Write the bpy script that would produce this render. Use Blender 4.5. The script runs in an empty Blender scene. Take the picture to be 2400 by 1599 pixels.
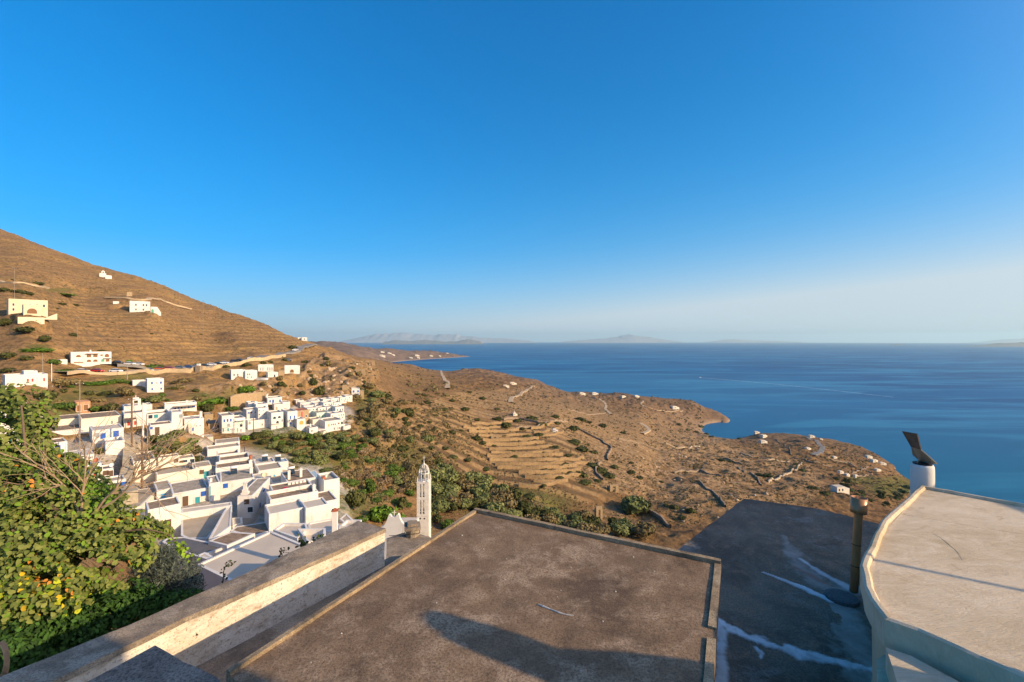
import bpy, bmesh, math, random
import numpy as np
from mathutils import Vector, Matrix
R = math.radians
random.seed(7); rng = np.random.default_rng(7)
SC = bpy.context.scene
F = 1033.0; CX = 1200.0; Y0 = 798.0      # focal length and horizon row, in pixels of the 2400 px photograph
SEA = -220.0

# ------------------------------------------------------------------ camera, sky, sun, exposure
cam_d = bpy.data.cameras.new('camera'); cam = bpy.data.objects.new('camera', cam_d)
SC.collection.objects.link(cam); SC.camera = cam
cam.location = (0, 0, 0); cam.rotation_euler = (R(90), 0, 0)
cam_d.sensor_width = 36; cam_d.lens = 36 * F / 2400; cam_d.shift_y = -1.5 / 2400
cam_d.clip_start = 0.1; cam_d.clip_end = 200000

SUN_AZ, SUN_EL = 113.0, 22.0              # degrees right of the view direction, above the horizon
sdir_w = (math.sin(R(SUN_AZ)) * math.cos(R(SUN_EL)), math.cos(R(SUN_AZ)) * math.cos(R(SUN_EL)), math.sin(R(SUN_EL)))
AIR_FALL = 6.0; AIR_COL = (3.2, 3.7, 4.0); AIR_COL2 = (.35, 2.6, 4.4)
w = bpy.data.worlds.new('World'); SC.world = w; w.use_nodes = True
nt = w.node_tree; bg = nt.nodes['Background']
sky = nt.nodes.new('ShaderNodeTexSky'); sky.sky_type = 'NISHITA'; sky.sun_disc = False
sky.sun_elevation = R(SUN_EL); sky.sun_rotation = R(SUN_AZ)
sky.altitude = 0; sky.air_density = 1.0; sky.dust_density = 0.7; sky.ozone_density = 9.0
hs = nt.nodes.new('ShaderNodeHueSaturation'); hs.inputs['Saturation'].default_value = 1.36; hs.inputs['Value'].default_value = 1.38
gm = nt.nodes.new('ShaderNodeGamma'); gm.inputs['Gamma'].default_value = 0.78
nt.links.new(sky.outputs[0], gm.inputs['Color']); nt.links.new(gm.outputs[0], hs.inputs['Color']); 
# pale air near the horizon, stronger toward the sun's side
def wn(typ, **kw):
    nd = nt.nodes.new(typ)
    for k, v in kw.items():
        if k[0] == '_': setattr(nd, k[1:], v)
    return nd
def wmath(op, a, b=0.0):
    m_ = wn('ShaderNodeMath', _operation=op)
    for k, v in enumerate((a, b)):
        if isinstance(v, bpy.types.NodeSocket): nt.links.new(v, m_.inputs[k])
        else: m_.inputs[k].default_value = v
    return m_.outputs[0]
tcw = wn('ShaderNodeTexCoord'); sxw = wn('ShaderNodeSeparateXYZ'); nt.links.new(tcw.outputs['Generated'], sxw.inputs[0])
dt = wmath('ADD', wmath('MULTIPLY', sxw.outputs[0], math.sin(R(SUN_AZ))), wmath('MULTIPLY', sxw.outputs[1], math.cos(R(SUN_AZ))))
fac = wmath('MULTIPLY', wmath('POWER', 2.71828, wmath('MULTIPLY', wmath('MAXIMUM', sxw.outputs[2], 0.0), -AIR_FALL)), wmath('ADD', wmath('MULTIPLY', dt, .75), 1.5))
fac = wmath('MINIMUM', fac, 0.97)
mxw = wn('ShaderNodeMix', _data_type='RGBA'); nt.links.new(fac, mxw.inputs[0]); nt.links.new(hs.outputs[0], mxw.inputs[6]); mxc = wn('ShaderNodeMix', _data_type='RGBA'); nt.links.new(wmath('POWER', fac, 1.3), mxc.inputs[0]); mxc.inputs[6].default_value = (*AIR_COL2, 1); mxc.inputs[7].default_value = (*AIR_COL, 1); nt.links.new(mxc.outputs[2], mxw.inputs[7])
# warm fill glow added round the sun, behind the camera, to lift blue shade
ds = wmath('ADD', wmath('ADD', wmath('MULTIPLY', sxw.outputs[0], sdir_w[0]), wmath('MULTIPLY', sxw.outputs[1], sdir_w[1])), wmath('MULTIPLY', sxw.outputs[2], sdir_w[2]))
fill_glow = wmath('POWER', wmath('MAXIMUM', ds, 0.0), 6.0); ga = wn('ShaderNodeMix', _data_type='RGBA', _blend_type='ADD'); gl = wn('ShaderNodeMix', _data_type='RGBA')
nt.links.new(fill_glow, gl.inputs[0]); gl.inputs[6].default_value = (0, 0, 0, 1); gl.inputs[7].default_value = (11.5, 8.4, 5.6, 1)
ga.inputs[0].default_value = 1.0; nt.links.new(mxw.outputs[2], ga.inputs[6]); nt.links.new(gl.outputs[2], ga.inputs[7]); nt.links.new(ga.outputs[2], bg.inputs[0])
bg.inputs[1].default_value = 0.15
sd = bpy.data.lights.new('sun', 'SUN'); sd.energy = 5.0; sd.angle = R(0.5); sd.color = (1.0, 0.74, 0.45)
sun = bpy.data.objects.new('sun', sd); SC.collection.objects.link(sun)
sdir = Vector((math.sin(R(SUN_AZ)) * math.cos(R(SUN_EL)), math.cos(R(SUN_AZ)) * math.cos(R(SUN_EL)), math.sin(R(SUN_EL))))
sun.rotation_euler = sdir.to_track_quat('Z', 'Y').to_euler(); sun.location = (20, -10, 30)
SC.view_settings.view_transform = 'Standard'; SC.view_settings.look = 'None'
SC.view_settings.gamma = 1; SC.view_settings.exposure = 0.42
SC.cycles.max_bounces = 6; SC.cycles.volume_bounces = 0; SC.cycles.use_denoising = True

# ------------------------------------------------------------------ pixel <-> world
def at(px, py, Y):  return Vector(((px - CX) / F * Y, Y, -(py - Y0) / F * Y))
def atz(px, py, z):
    Y = -z * F / (py - Y0); return Vector(((px - CX) / F * Y, Y, z))

# ------------------------------------------------------------------ objects
def root_loc(o):
    while o.parent: o = o.parent
    return o.location
def thing(name, label, cat, loc, group=None):
    o = bpy.data.objects.new(name, None); SC.collection.objects.link(o)
    o.location = loc; o.empty_display_size = 0.5; tag(o, label, cat, group); return o
def tag(o, label=None, cat=None, group=None, kind=None):
    if label: o['label'] = label
    if cat: o['category'] = cat
    if group: o['group'] = group
    if kind: o['kind'] = kind
    return o
class MB:
    """collects shapes in world coordinates; build() links them as one mesh"""
    def __init__(s): s.v = []; s.f = []
    def add(s, vs, fs):
        n = len(s.v); s.v += [tuple(v) for v in vs]; s.f += [tuple(i + n for i in f) for f in fs]; return s
    def prism(s, poly, z0, z1):
        """poly counter-clockwise seen from above; z1 may be a list (sloping top)"""
        a = sum(poly[i][0] * poly[(i + 1) % len(poly)][1] - poly[(i + 1) % len(poly)][0] * poly[i][1] for i in range(len(poly)))
        if isinstance(z1, (int, float)): z1 = [z1] * len(poly)
        if a < 0: poly = poly[::-1]; z1 = z1[::-1]
        n = len(poly)
        vs = [(p[0], p[1], z0) for p in poly] + [(p[0], p[1], z1[i]) for i, p in enumerate(poly)]
        fs = [tuple(range(n - 1, -1, -1)), tuple(range(n, 2 * n))] + [(i, (i + 1) % n, n + (i + 1) % n, n + i) for i in range(n)]
        return s.add(vs, fs)
    def obox(s, o, ax, ay, az, x0, x1, y0, y1, z0, z1):
        c = [o + ax * x + ay * y + az * z for z in (z0, z1) for x, y in ((x0, y0), (x1, y0), (x1, y1), (x0, y1))]
        return s.add(c, [(3, 2, 1, 0), (4, 5, 6, 7), (0, 1, 5, 4), (1, 2, 6, 5), (2, 3, 7, 6), (3, 0, 4, 7)])
    def tube(s, pts, rad, n=8, cap=True):
        pts = [Vector(p) for p in pts]
        if not hasattr(rad, '__len__'): rad = [rad] * len(pts)
        b = len(s.v)
        for i, p in enumerate(pts):
            d = (pts[min(i + 1, len(pts) - 1)] - pts[max(i - 1, 0)]).normalized()
            a = d.cross(Vector((0, 0, 1)) if abs(d.z) < .9 else Vector((1, 0, 0))).normalized(); c = d.cross(a)
            for k in range(n):
                t = 2 * math.pi * k / n; s.v.append(tuple(p + (a * math.cos(t) + c * math.sin(t)) * rad[i]))
        for i in range(len(pts) - 1):
            for k in range(n):
                s.f.append((b + i * n + k, b + i * n + (k + 1) % n, b + (i + 1) * n + (k + 1) % n, b + (i + 1) * n + k))
        if cap:
            s.f.append(tuple(b + k for k in range(n - 1, -1, -1))); s.f.append(tuple(b + (len(pts) - 1) * n + k for k in range(n)))
        return s
    def build(s, name, mat, parent=None, smooth=False, bevel=0, loc=None):
        me = bpy.data.meshes.new(name)
        L = Vector(root_loc(parent)) if parent else Vector(loc) if loc is not None else Vector((0, 0, 0))
        me.from_pydata([(v[0] - L.x, v[1] - L.y, v[2] - L.z) for v in s.v], [], s.f)
        o = bpy.data.objects.new(name, me); SC.collection.objects.link(o)
        if parent: o.parent = parent
        else: o.location = L
        if mat: me.materials.append(mat)
        if smooth: me.shade_smooth()
        if bevel:
            b = o.modifiers.new('bevel', 'BEVEL'); b.width = bevel; b.segments = 2; b.limit_method = 'ANGLE'; b.angle_limit = R(40)
        return o
def mesh_np(name, V, Q, mat, loc=None, parent=None, smooth=False, attrs=None):
    """V (n,3) array, Q (m,k) int array of faces"""
    me = bpy.data.meshes.new(name); V = np.asarray(V, dtype=np.float32)
    L = Vector(root_loc(parent)) if parent else Vector(loc) if loc is not None else Vector((0, 0, 0))
    V = V - np.array(L, dtype=np.float32)
    me.vertices.add(len(V)); me.vertices.foreach_set('co', V.ravel())
    m, k = Q.shape; me.loops.add(m * k); me.polygons.add(m)
    me.loops.foreach_set('vertex_index', Q.ravel().astype(np.int32))
    me.polygons.foreach_set('loop_start', np.arange(0, m * k, k, dtype=np.int32))
    try: me.polygons.foreach_set('loop_total', np.full(m, k, dtype=np.int32))
    except Exception: pass
    if smooth: me.polygons.foreach_set('use_smooth', np.ones(m, dtype=bool))
    for an, arr in (attrs or {}).items():
        a = me.attributes.new(an, 'FLOAT_COLOR', 'POINT'); a.data.foreach_set('color', np.asarray(arr, dtype=np.float32).ravel())
    me.update(calc_edges=True); me.validate()
    if mat: me.materials.append(mat)
    o = bpy.data.objects.new(name, me); SC.collection.objects.link(o)
    if parent: o.parent = parent
    else: o.location = L
    return o

# ------------------------------------------------------------------ materials
MAT = {}
class NT:
    def __init__(s, name, rough=0.9, spec=0.2):
        s.m = bpy.data.materials.new(name); s.m.use_nodes = True; s.t = s.m.node_tree; s.b = s.t.nodes['Principled BSDF']
        s.b.inputs['Roughness'].default_value = rough; s.b.inputs['Specular IOR Level'].default_value = spec; MAT[name] = s.m
    def n(s, typ, **kw):
        nd = s.t.nodes.new(typ)
        for k, v in kw.items():
            if k.startswith('_'): setattr(nd, k[1:], v)
            else:
                key = int(k[1:]) if k[0] == 'i' and k[1:].isdigit() else k.replace('__', ' ')
                if hasattr(v, 'links') or isinstance(v, bpy.types.NodeSocket): s.t.links.new(v, nd.inputs[key])
                else: nd.inputs[key].default_value = v
        return nd
    def coord(s): return s.n('ShaderNodeTexCoord').outputs['Object']
    def noise(s, scale, detail=4, rough=.55, vec=None, dist=0.0, sx=None):
        v = vec or s.coord()
        if sx: v = s.n('ShaderNodeMapping', Vector=v, Scale=sx).outputs[0]
        return s.n('ShaderNodeTexNoise', Vector=v, Scale=scale, Detail=detail, Roughness=rough, Distortion=dist).outputs[0]
    def ramp(s, fac, stops):
        r = s.n('ShaderNodeValToRGB', Fac=fac); e = r.color_ramp.elements
        while len(e) < len(stops): e.new(0.5)
        for i, (p, c) in enumerate(stops):
            e[i].position = p; e[i].color = (c, c, c, 1) if isinstance(c, (int, float)) else (*c, 1)
        return r.outputs[0]
    def mix(s, fac, a, b, blend='MIX'):
        m = s.n('ShaderNodeMix', _data_type='RGBA', _blend_type=blend)
        for k, v in ((0, fac), (6, a), (7, b)):
            if isinstance(v, bpy.types.NodeSocket): s.t.links.new(v, m.inputs[k])
            elif k == 0: m.inputs[0].default_value = v
            else: m.inputs[k].default_value = (*v, 1) if len(v) == 3 else v
        return m.outputs[2]
    def math(s, op, a, b=0.0, c=0.0):
        m = s.n('ShaderNodeMath', _operation=op)
        for k, v in enumerate((a, b, c)):
            if isinstance(v, bpy.types.NodeSocket): s.t.links.new(v, m.inputs[k])
            else: m.inputs[k].default_value = v
        return m.outputs[0]
    def col(s, c):
        if isinstance(c, bpy.types.NodeSocket): s.t.links.new(c, s.b.inputs['Base Color'])
        else: s.b.inputs['Base Color'].default_value = (*c, 1)
    def bump(s, h, strength=.4, dist=.02, prev=None):
        b = s.n('ShaderNodeBump', Height=h, Strength=strength, Distance=dist)
        if prev: s.t.links.new(prev, b.inputs['Normal'])
        s.t.links.new(b.outputs[0], s.b.inputs['Normal']); return b.outputs[0]
def simple(name, c, c2=None, scale=1.0, rough=.9, spec=.2, bump=0, metal=0):
    m = NT(name, rough, spec)
    if c2: m.col(m.mix(m.ramp(m.noise(scale, 5, .6), [(.35, 0), (.68, 1)]), c, c2))
    else: m.col(c)
    if bump: m.bump(m.noise(scale * 6, 5, .6), .5, bump)
    m.b.inputs['Metallic'].default_value = metal
    return m.m
m_ = NT('whitewash', .88, .15); oc_ = m_.coord(); c_ = m_.mix(m_.ramp(m_.noise(.35, 5, .6, oc_), [(.35, 0), (.68, 1)]), (.70, .685, .65), (.61, .58, .53))
c_ = m_.mix(m_.ramp(m_.noise(1.3, 6, .7, oc_, .3, (1, 1, .22)), [(.54, 0), (.68, .55)]), c_, (.44, .38, .31)); c_ = m_.mix(m_.ramp(m_.noise(2.4, 6, .72, oc_), [(.60, 0), (.70, .5)]), c_, (.50, .44, .36)); m_.col(c_); m_.bump(m_.noise(2.1, 6, .65, oc_), .5, .03)
simple('cream_wall', (.74, .68, .56), (.66, .59, .46), .35, .9)
simple('yellow_wall', (.70, .60, .42), (.60, .50, .33), .3, .9)
simple('stone_wall', (.42, .31, .18), (.30, .21, .12), 2.2, .95, .1, .05)
simple('brick_wall', (.55, .30, .17), (.45, .22, .12), 1.5)
simple('cement_roof', (.44, .375, .29), (.26, .215, .16), 1.1, .95, .15, .02)
simple('brown_roof', (.33, .24, .16), (.17, .12, .08), 1.2, .95, .15, .02)
simple('pale_roof', (.58, .50, .40), (.48, .42, .34), .5, .95)
simple('white_roof', (.56, .48, .38), (.49, .42, .33), .3, .9)
simple('tan_roof', (.44, .36, .26), (.34, .28, .20), .4, .95)
simple('blue_roof', (.36, .48, .54), (.30, .41, .47), .5, .7)
simple('slate_roof', (.11, .12, .13), (.16, .14, .13), .8, .95)
for nm, c in dict(blue_paint=(.02, .10, .42), light_blue_paint=(.10, .36, .58), teal_paint=(.03, .28, .33), green_paint=(.10, .33, .20), mint_paint=(.42, .66, .52),
                  brown_paint=(.22, .10, .04), red_paint=(.45, .05, .03), dark_opening=(.02, .022, .025), grey_paint=(.3, .31, .32), wood=(.12, .07, .04),
                  mint_wall=(.62, .76, .62), ochre=(.6, .35, .08), white_paint=(.8, .8, .79), terracotta=(.45, .14, .06), pink_flower=(.55, .05, .12), black_rubber=(.02, .02, .02)).items():
    simple(nm, c, tuple(x * .8 for x in c), 3.0, .6, .3)
simple('glass', (.03, .045, .06), None, 1, .12, .6)
simple('pole_wood', (.20, .12, .07), (.12, .08, .05), 6)
simple('pole_concrete', (.33, .28, .22), (.26, .21, .17), 6)
simple('bark', (.19, .13, .09), (.12, .085, .06), 9, .95, .1, .01)
simple('dry_twig', (.42, .30, .19), (.30, .20, .13), 9, .95)
simple('stone_step', (.42, .36, .26), (.32, .27, .2), 2, .95)
simple('track_dirt', (.50, .38, .24), (.43, .32, .2), .2, .95)
simple('asphalt', (.24, .22, .20), (.19, .18, .165), .3, .9)
simple('retaining_stone', (.55, .42, .25), (.42, .31, .18), .8, .95, .1, .05)
simple('terrace_stone', (.33, .225, .115), (.21, .145, .08), 1.1, .95, .1, .05)
simple('dry_stone', (.33, .25, .17), (.20, .15, .105), 1.5, .95)
simple('rock', (.50, .38, .25), (.33, .24, .16), .6, .95, .1, .1)
simple('marble', (.70, .68, .63), (.58, .56, .51), 1.2, .7)
simple('hazed_island_rock', (.42, .42, .42), (.36, .36, .36), .0004, .95)  # grey lightened so the base colour carries distance haze
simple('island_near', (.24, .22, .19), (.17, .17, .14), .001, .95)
simple('wake_foam', (.55, .65, .72), None)
simple('steel_sheet', (.38, .34, .26), (.28, .25, .19), 9, .5, .4, 0, .3)
simple('dark_pot', (.06, .07, .07), (.12, .13, .13), 30, .7)
simple('wire', (.05, .05, .05), None)
for nm, c in dict(car_white=(.75, .76, .78), car_grey=(.16, .18, .21), car_red=(.42, .02, .02), car_orange=(.62, .13, .03), car_black=(.02, .02, .025), car_blue=(.03, .07, .2)).items():
    simple(nm, c, None, 1, .3, .5)

def foliage(name, c1, c2, var=.35, attr=False, trans=0.15):
    m = NT(name, .75, .15); oi = m.n('ShaderNodeObjectInfo').outputs['Random']
    a = m.n('ShaderNodeAttribute', _attribute_name='tint'); 
    if attr: c = a.outputs['Color']
    else:
        f = m.n('ShaderNodeSeparateColor', Color=a.outputs['Color']).outputs[0]
        c = m.mix(m.math('ADD', m.math('MULTIPLY', f, .7), m.math('MULTIPLY', oi, .3)), c1, c2)
    m.col(c)
    return m.m
foliage('leaf_lentisk', (.036, .045, .013), (.115, .115, .034))
foliage('leaf_scrub', (.10, .08, .035), (.26, .20, .085))
foliage('leaf_olive', (.075, .10, .03), (.23, .24, .085))
foliage('leaf_green', (.035, .065, .012), (.13, .20, .03))
foliage('leaf_bright', (.06, .12, .012), (.16, .27, .03))
foliage('leaf_pine', (.025, .055, .015), (.08, .135, .035))
foliage('leaf_dry', (.14, .10, .055), (.25, .18, .10))
foliage('leaf_big', (0, 0, 0), (0, 0, 0), attr=True)
# ------------------------------------------------------------------ houses: data first, the ground is levelled under them
# name, label, x0, x1, top row, base row, depth, side depth m, yaw deg, wall, roof, parapet m, openings
# opening: (face, u0, u1, v0, v1, kind, colour)   face F front / R right / L left;  kind w window, d door, a arched window
H = []
def h(label, x0, x1, yt, yb, Y, dep, yaw=33, wall='whitewash', roof='cement_roof', par=.35, ops=(), name='white_house', grp=None, cat='house'):
    H.append(dict(label=label, x0=x0, x1=x1, yt=yt, yb=yb, Y=Y, dep=dep, yaw=yaw, wall=wall, roof=roof, par=par, ops=ops, name=name, grp=grp, cat=cat))
def win(face, cols, v0, v1, w, col='dark_opening', kind='w'): return [(face, c - w / 2, c + w / 2, v0, v1, kind, col) for c in cols]
D = 'dark_opening'
# hillside
h('pale yellow two storey villa with a big arched window on the brown hillside', 20, 112, 700, 733, 190, 8, 4, 'yellow_wall', 'tan_roof', .5,
  win('F', (.12,), .5, .68, .05) + win('F', (.42, .53), .5, .68, .05) + win('F', (.72, .9), .5, .68, .06) + win('F', (.12,), .15, .33, .05), name='hillside_villa')
h('pale yellow front wing with an arched brown opening below the villa', 55, 96, 713, 737, 184, 5, 4, 'yellow_wall', 'tan_roof', .2, [('F', .2, .78, .1, .62, 'a', 'brown_paint')], name='villa_wing')
h('white two storey house with outer stair high on the brown hillside', 304, 352, 705, 732, 292, 9, 5, ops=win('F', (.3, .66, .82), .58, .76, .07) + win('F', (.3, .66), .18, .34, .07), name='hillside_house')
h('small white stair wing with an arched door right of the hillside house', 353, 368, 719, 733, 290, 6, 5, par=.1, ops=[('F', .1, .5, 0, .6, 'a', 'green_paint')], name='stair_wing')
h('tiny white chapel with a bell gable near the hill ridge', 233, 249, 640, 649, 425, 7, 5, par=.1, name='white_chapel', cat='chapel')
h('long low white yard wall beside the chapel near the hill ridge', 247, 262, 645, 653, 422, 3, 5, par=.1, name='yard_building', cat='outbuilding')
h('small square stone hut above the hillside house', 297, 310, 684, 694, 335, 4, 0, 'stone_wall', 'tan_roof', .1, win('F', (.5,), .3, .7, .12), name='stone_hut', cat='hut')
h('small white cistern building on the dry slope left of the hillside house', 265, 279, 706, 712, 300, 4, 0, par=.1, name='cistern', cat='outbuilding')
h('large white two storey house with brown arched windows above the car road', 166, 261, 826, 857, 172, 8, 3,
  ops=[('F', .12, .24, .62, .8, 'a', 'brown_paint'), ('F', .38, .49, .6, .82, 'w', 'brown_paint'), ('F', .54, .65, .6, .82, 'w', 'brown_paint'), ('F', .72, .78, .68, .8, 'w', 'brown_paint'),
       ('F', .83, .94, .58, .84, 'a', 'brown_paint'), ('F', .38, .49, .24, .42, 'a', 'brown_paint'), ('F', .54, .65, .24, .42, 'a', 'brown_paint'), ('F', .74, .82, .22, .42, 'w', 'green_paint'), ('F', .86, .95, .22, .42, 'w', 'brown_paint'),
       ('F', .07, .3, .18, .26, 'w', 'brown_paint')])
h('small white garage at the left of the large arched house', 139, 158, 843, 853, 166, 4, 3, par=.1, ops=win('F', (.15,), .1, .7, .1, 'red_paint'), name='garage', cat='outbuilding')
h('long low white house with small red windows at the left edge above the green tree', 12, 112, 880, 911, 125, 8, 4, roof='pale_roof', ops=win('F', (.52, .63, .91), .42, .66, .045, 'red_paint') + win('F', (.74,), .3, .75, .03, 'mint_paint'))
h('white block with a raised roof room behind the low house at the left edge', 56, 88, 870, 884, 131, 5, 4, roof='white_roof', par=.2, name='roof_room', cat='house')
h('white cube house with blue windows standing alone above the bushes', 345, 384, 889, 921, 158, 6, 16, ops=win('F', (.28, .82), .62, .78, .11, 'blue_paint') + win('F', (.58,), .6, .78, .04) + win('F', (.3, .84), .18, .32, .1, 'blue_paint'))
h('low white annex with a sloping wall left of the blue windowed cube house', 311, 345, 893, 906, 162, 5, 16, par=.3, name='annex', cat='outbuilding')
h('small orange brick shed with a flat roof among the bushes', 177, 212, 943, 968, 128, 5, 15, 'brick_wall', 'brick_wall', .1, [('F', .1, .35, .1, .7, 'w', 'brown_paint'), ('F', .55, .85, .15, .7, 'w', 'brown_paint')], name='brick_shed', cat='shed')
h('white two storey house on the left of the four small houses above the cliff', 542, 575, 868, 893, 196, 6, 10, ops=win('F', (.2, .46), .45, .65, .08) + win('F', (.66, .8), .05, .3, .12))
h('white house wing with low roof joined to the left house above the cliff', 575, 603, 869, 889, 198, 6, 18, ops=win('F', (.2, .36), .45, .65, .08) + win('F', (.2, .5), .1, .3, .06), name='house_wing')
h('white cube with tall grey doors, the highest of the four small houses above the cliff', 605, 641, 856, 871, 215, 6, 15, ops=win('F', (.16, .31, .62, .76, .9), .15, .6, .06, 'grey_paint'))
h('smallest white cube of the four small houses above the cliff', 628, 652, 873, 886, 203, 4, 15, par=.2, ops=win('F', (.65,), 0, .55, .14))
h('white cube with an arched brown doorway, right of the four small houses above the cliff', 667, 703, 858, 875, 212, 6, 14, ops=[('F', .35, .6, .05, .5, 'a', 'brown_paint')])
h('small square tan stone hut between the white cubes above the cliff', 653, 666, 869, 879, 207, 4, 10, 'stone_wall', 'tan_roof', .1, name='stone_hut', cat='hut')
h('tiny white house alone on the ridge line against the sky', 707, 720, 791, 799, 383, 5, 10, par=.15, ops=win('F', (.5,), .3, .7, .15))
h('lower white shed left of the tiny house on the ridge line', 698, 707, 791, 796, 386, 4, 10, par=.1, name='ridge_shed', cat='shed')
h('white cube house with blue shutters alone at the foot of the cliff', 824, 843, 912, 930, 208, 5, 12, ops=win('F', (.25, .8), .55, .8, .2, 'blue_paint') + win('F', (.5, .8), .15, .4, .16, 'blue_paint'))
h('tan stone building beside the lone blue shuttered house', 844, 853, 916, 934, 210, 5, 12, 'stone_wall', 'tan_roof', .1, name='stone_building')
h('roofless stone house ruin left of the lone blue shuttered house', 802, 818, 905, 925, 212, 5, 10, 'stone_wall', 'tan_roof', .4, name='stone_ruin', cat='ruin')
# middle village, left part
h('plain tan stone house behind the white house with five blue windows', 479, 500, 972, 1000, 152, 6, 20, 'stone_wall', 'tan_roof', .2, win('F', (.5,), .3, .6, .2), name='stone_house')
h('low orange stone house with one dark barred window', 488, 523, 994, 1016, 142, 8, 12, 'stone_wall', 'brown_roof', .15, win('F', (.72,), .45, .8, .26) + win('F', (.36,), .1, .6, .16, 'grey_paint'), name='stone_house')
h('white two storey house with five blue windows and a shaded left wall', 520, 549, 975, 1018, 140, 8, 22, ops=win('F', (.2, .46, .72), .64, .8, .13, 'blue_paint') + win('F', (.12, .5), .12, .3, .12, 'teal_paint') + [('F', .42, .66, .38, .55, 'a', 'grey_paint')])
h('white house with a mint green balcony door beside the house with five blue windows', 549, 575, 981, 1014, 142, 7, 20, ops=win('F', (.4, .72), .55, .8, .16, 'mint_paint') + win('F', (.3,), 0, .3, .12, 'grey_paint') + [('F', .5, .75, .36, .58, 'a', D)] + win('F', (.6,), 0, .2, .16, 'grey_paint'))
h('white tower like block at the top left of the big white house complex', 582, 598, 944, 968, 163, 5, 25, ops=win('F', (.55,), .4, .6, .14))
h('white block with an ochre opening on top of the big white house complex', 600, 628, 948, 972, 160, 6, 20, ops=[('F', .2, .45, .55, .75, 'w', 'ochre'), ('F', .78, .86, .55, .7, 'w', D)])
h('white block with two blue and one yellow window in the big house complex', 578, 605, 961, 993, 154, 6, 15, ops=win('F', (.16, .42), .72, .82, .15, 'blue_paint') + [('F', .24, .34, .72, .82, 'w', 'ochre'), ('F', .7, .92, .7, .86, 'a', D)])
h('white wall house with four tiny windows in the middle of the big house complex', 605, 629, 957, 990, 153, 5, 14, ops=win('F', (.12, .55), .78, .86, .08) + win('F', (.12, .62), .5, .6, .1))
h('long white lower storey with two tiny windows below the big house complex', 581, 641, 987, 1008, 148, 5, 13, par=.6, ops=[('F', .02, .11, .6, .95, 'a', 'grey_paint')] + win('F', (.55, .88), .3, .55, .035), name='terrace_house')
h('white house with four dark arched openings right of the big house complex', 636, 664, 968, 1007, 150, 6, 13, ops=[('F', .15, .38, .62, .76, 'a', D), ('F', .55, .78, .64, .77, 'a', D), ('F', .4, .62, .34, .48, 'a', D), ('F', .86, .94, .4, .55, 'w', D), ('F', .4, .5, 0, .18, 'w', 'grey_paint')])
h('white cube with three blue shutters perched above the big house complex', 627, 661, 933, 949, 172, 6, 10, ops=win('F', (.18, .86), .35, .65, .1, 'blue_paint') + win('F', (.38,), .1, .7, .12, 'blue_paint'))
h('plain white block right of the cube with three blue shutters', 662, 680, 943, 956, 171, 5, 10, par=.2)
h('white lower room with one tan door under the cube with three blue shutters', 643, 666, 948, 963, 166, 5, 10, par=.3, ops=[('F', .15, .32, .1, .6, 'a', 'tan_roof')])
# middle village, right part
h('narrow white house with tall blue balcony doors in the middle of the village', 674, 697, 965, 1003, 152, 8, 20, ops=win('F', (.3, .7), .5, .72, .13, 'blue_paint') + win('F', (.3, .7), .2, .3, .12, 'blue_paint') + win('F', (.6,), .02, .1, .08))
h('orange stone house with a dark red door among the white houses', 697, 724, 963, 983, 158, 6, 10, 'stone_wall', 'terracotta', .1, [('F', .32, .46, .1, .9, 'w', 'red_paint'), ('F', .7, .82, .15, .4, 'w', D)], name='stone_house')
h('white house front with an ochre arched opening below the orange stone house', 696, 716, 983, 1003, 151, 5, 12, ops=[('F', .3, .75, .35, .8, 'a', 'ochre')])
h('long pale mint house with green shuttered windows', 742, 771, 968, 985, 166, 7, 12, 'mint_wall', 'cement_roof', .2, win('F', (.24, .5, .78), .25, .6, .1, 'green_paint'), name='mint_house')
h('low tan roofed white house behind the corner white house', 733, 757, 984, 1000, 158, 6, 14, 'cream_wall', 'tan_roof', .3)
h('corner white house with one small window at the bottom of the middle village', 725, 745, 1003, 1027, 150, 7, 20, ops=win('F', (.3,), .6, .74, .16) + win('F', (.7,), .35, .47, .1))
h('low white house with a lean-to canopy beside the corner white house', 745, 762, 1008, 1019, 152, 5, 16, par=.1, roof='pale_roof')
h('long white house with six dark windows under a grey flat roof', 762, 804, 988, 1013, 155, 8, 25, ops=win('F', (.36, .46, .56), .55, .7, .05) + win('F', (.2,), .5, .7, .06, 'ochre') + win('F', (.5, .78), .1, .32, .05) + win('F', (.68, .92), .12, .3, .04, 'ochre') + [('F', .7, .8, .6, .75, 'a', 'brown_paint'), ('F', .88, .99, .55, .8, 'a', D)])
h('white garden terrace at the right end of the long six windowed house', 805, 822, 999, 1009, 158, 4, 20, par=.8, roof='pale_roof', name='terrace_building')
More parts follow.
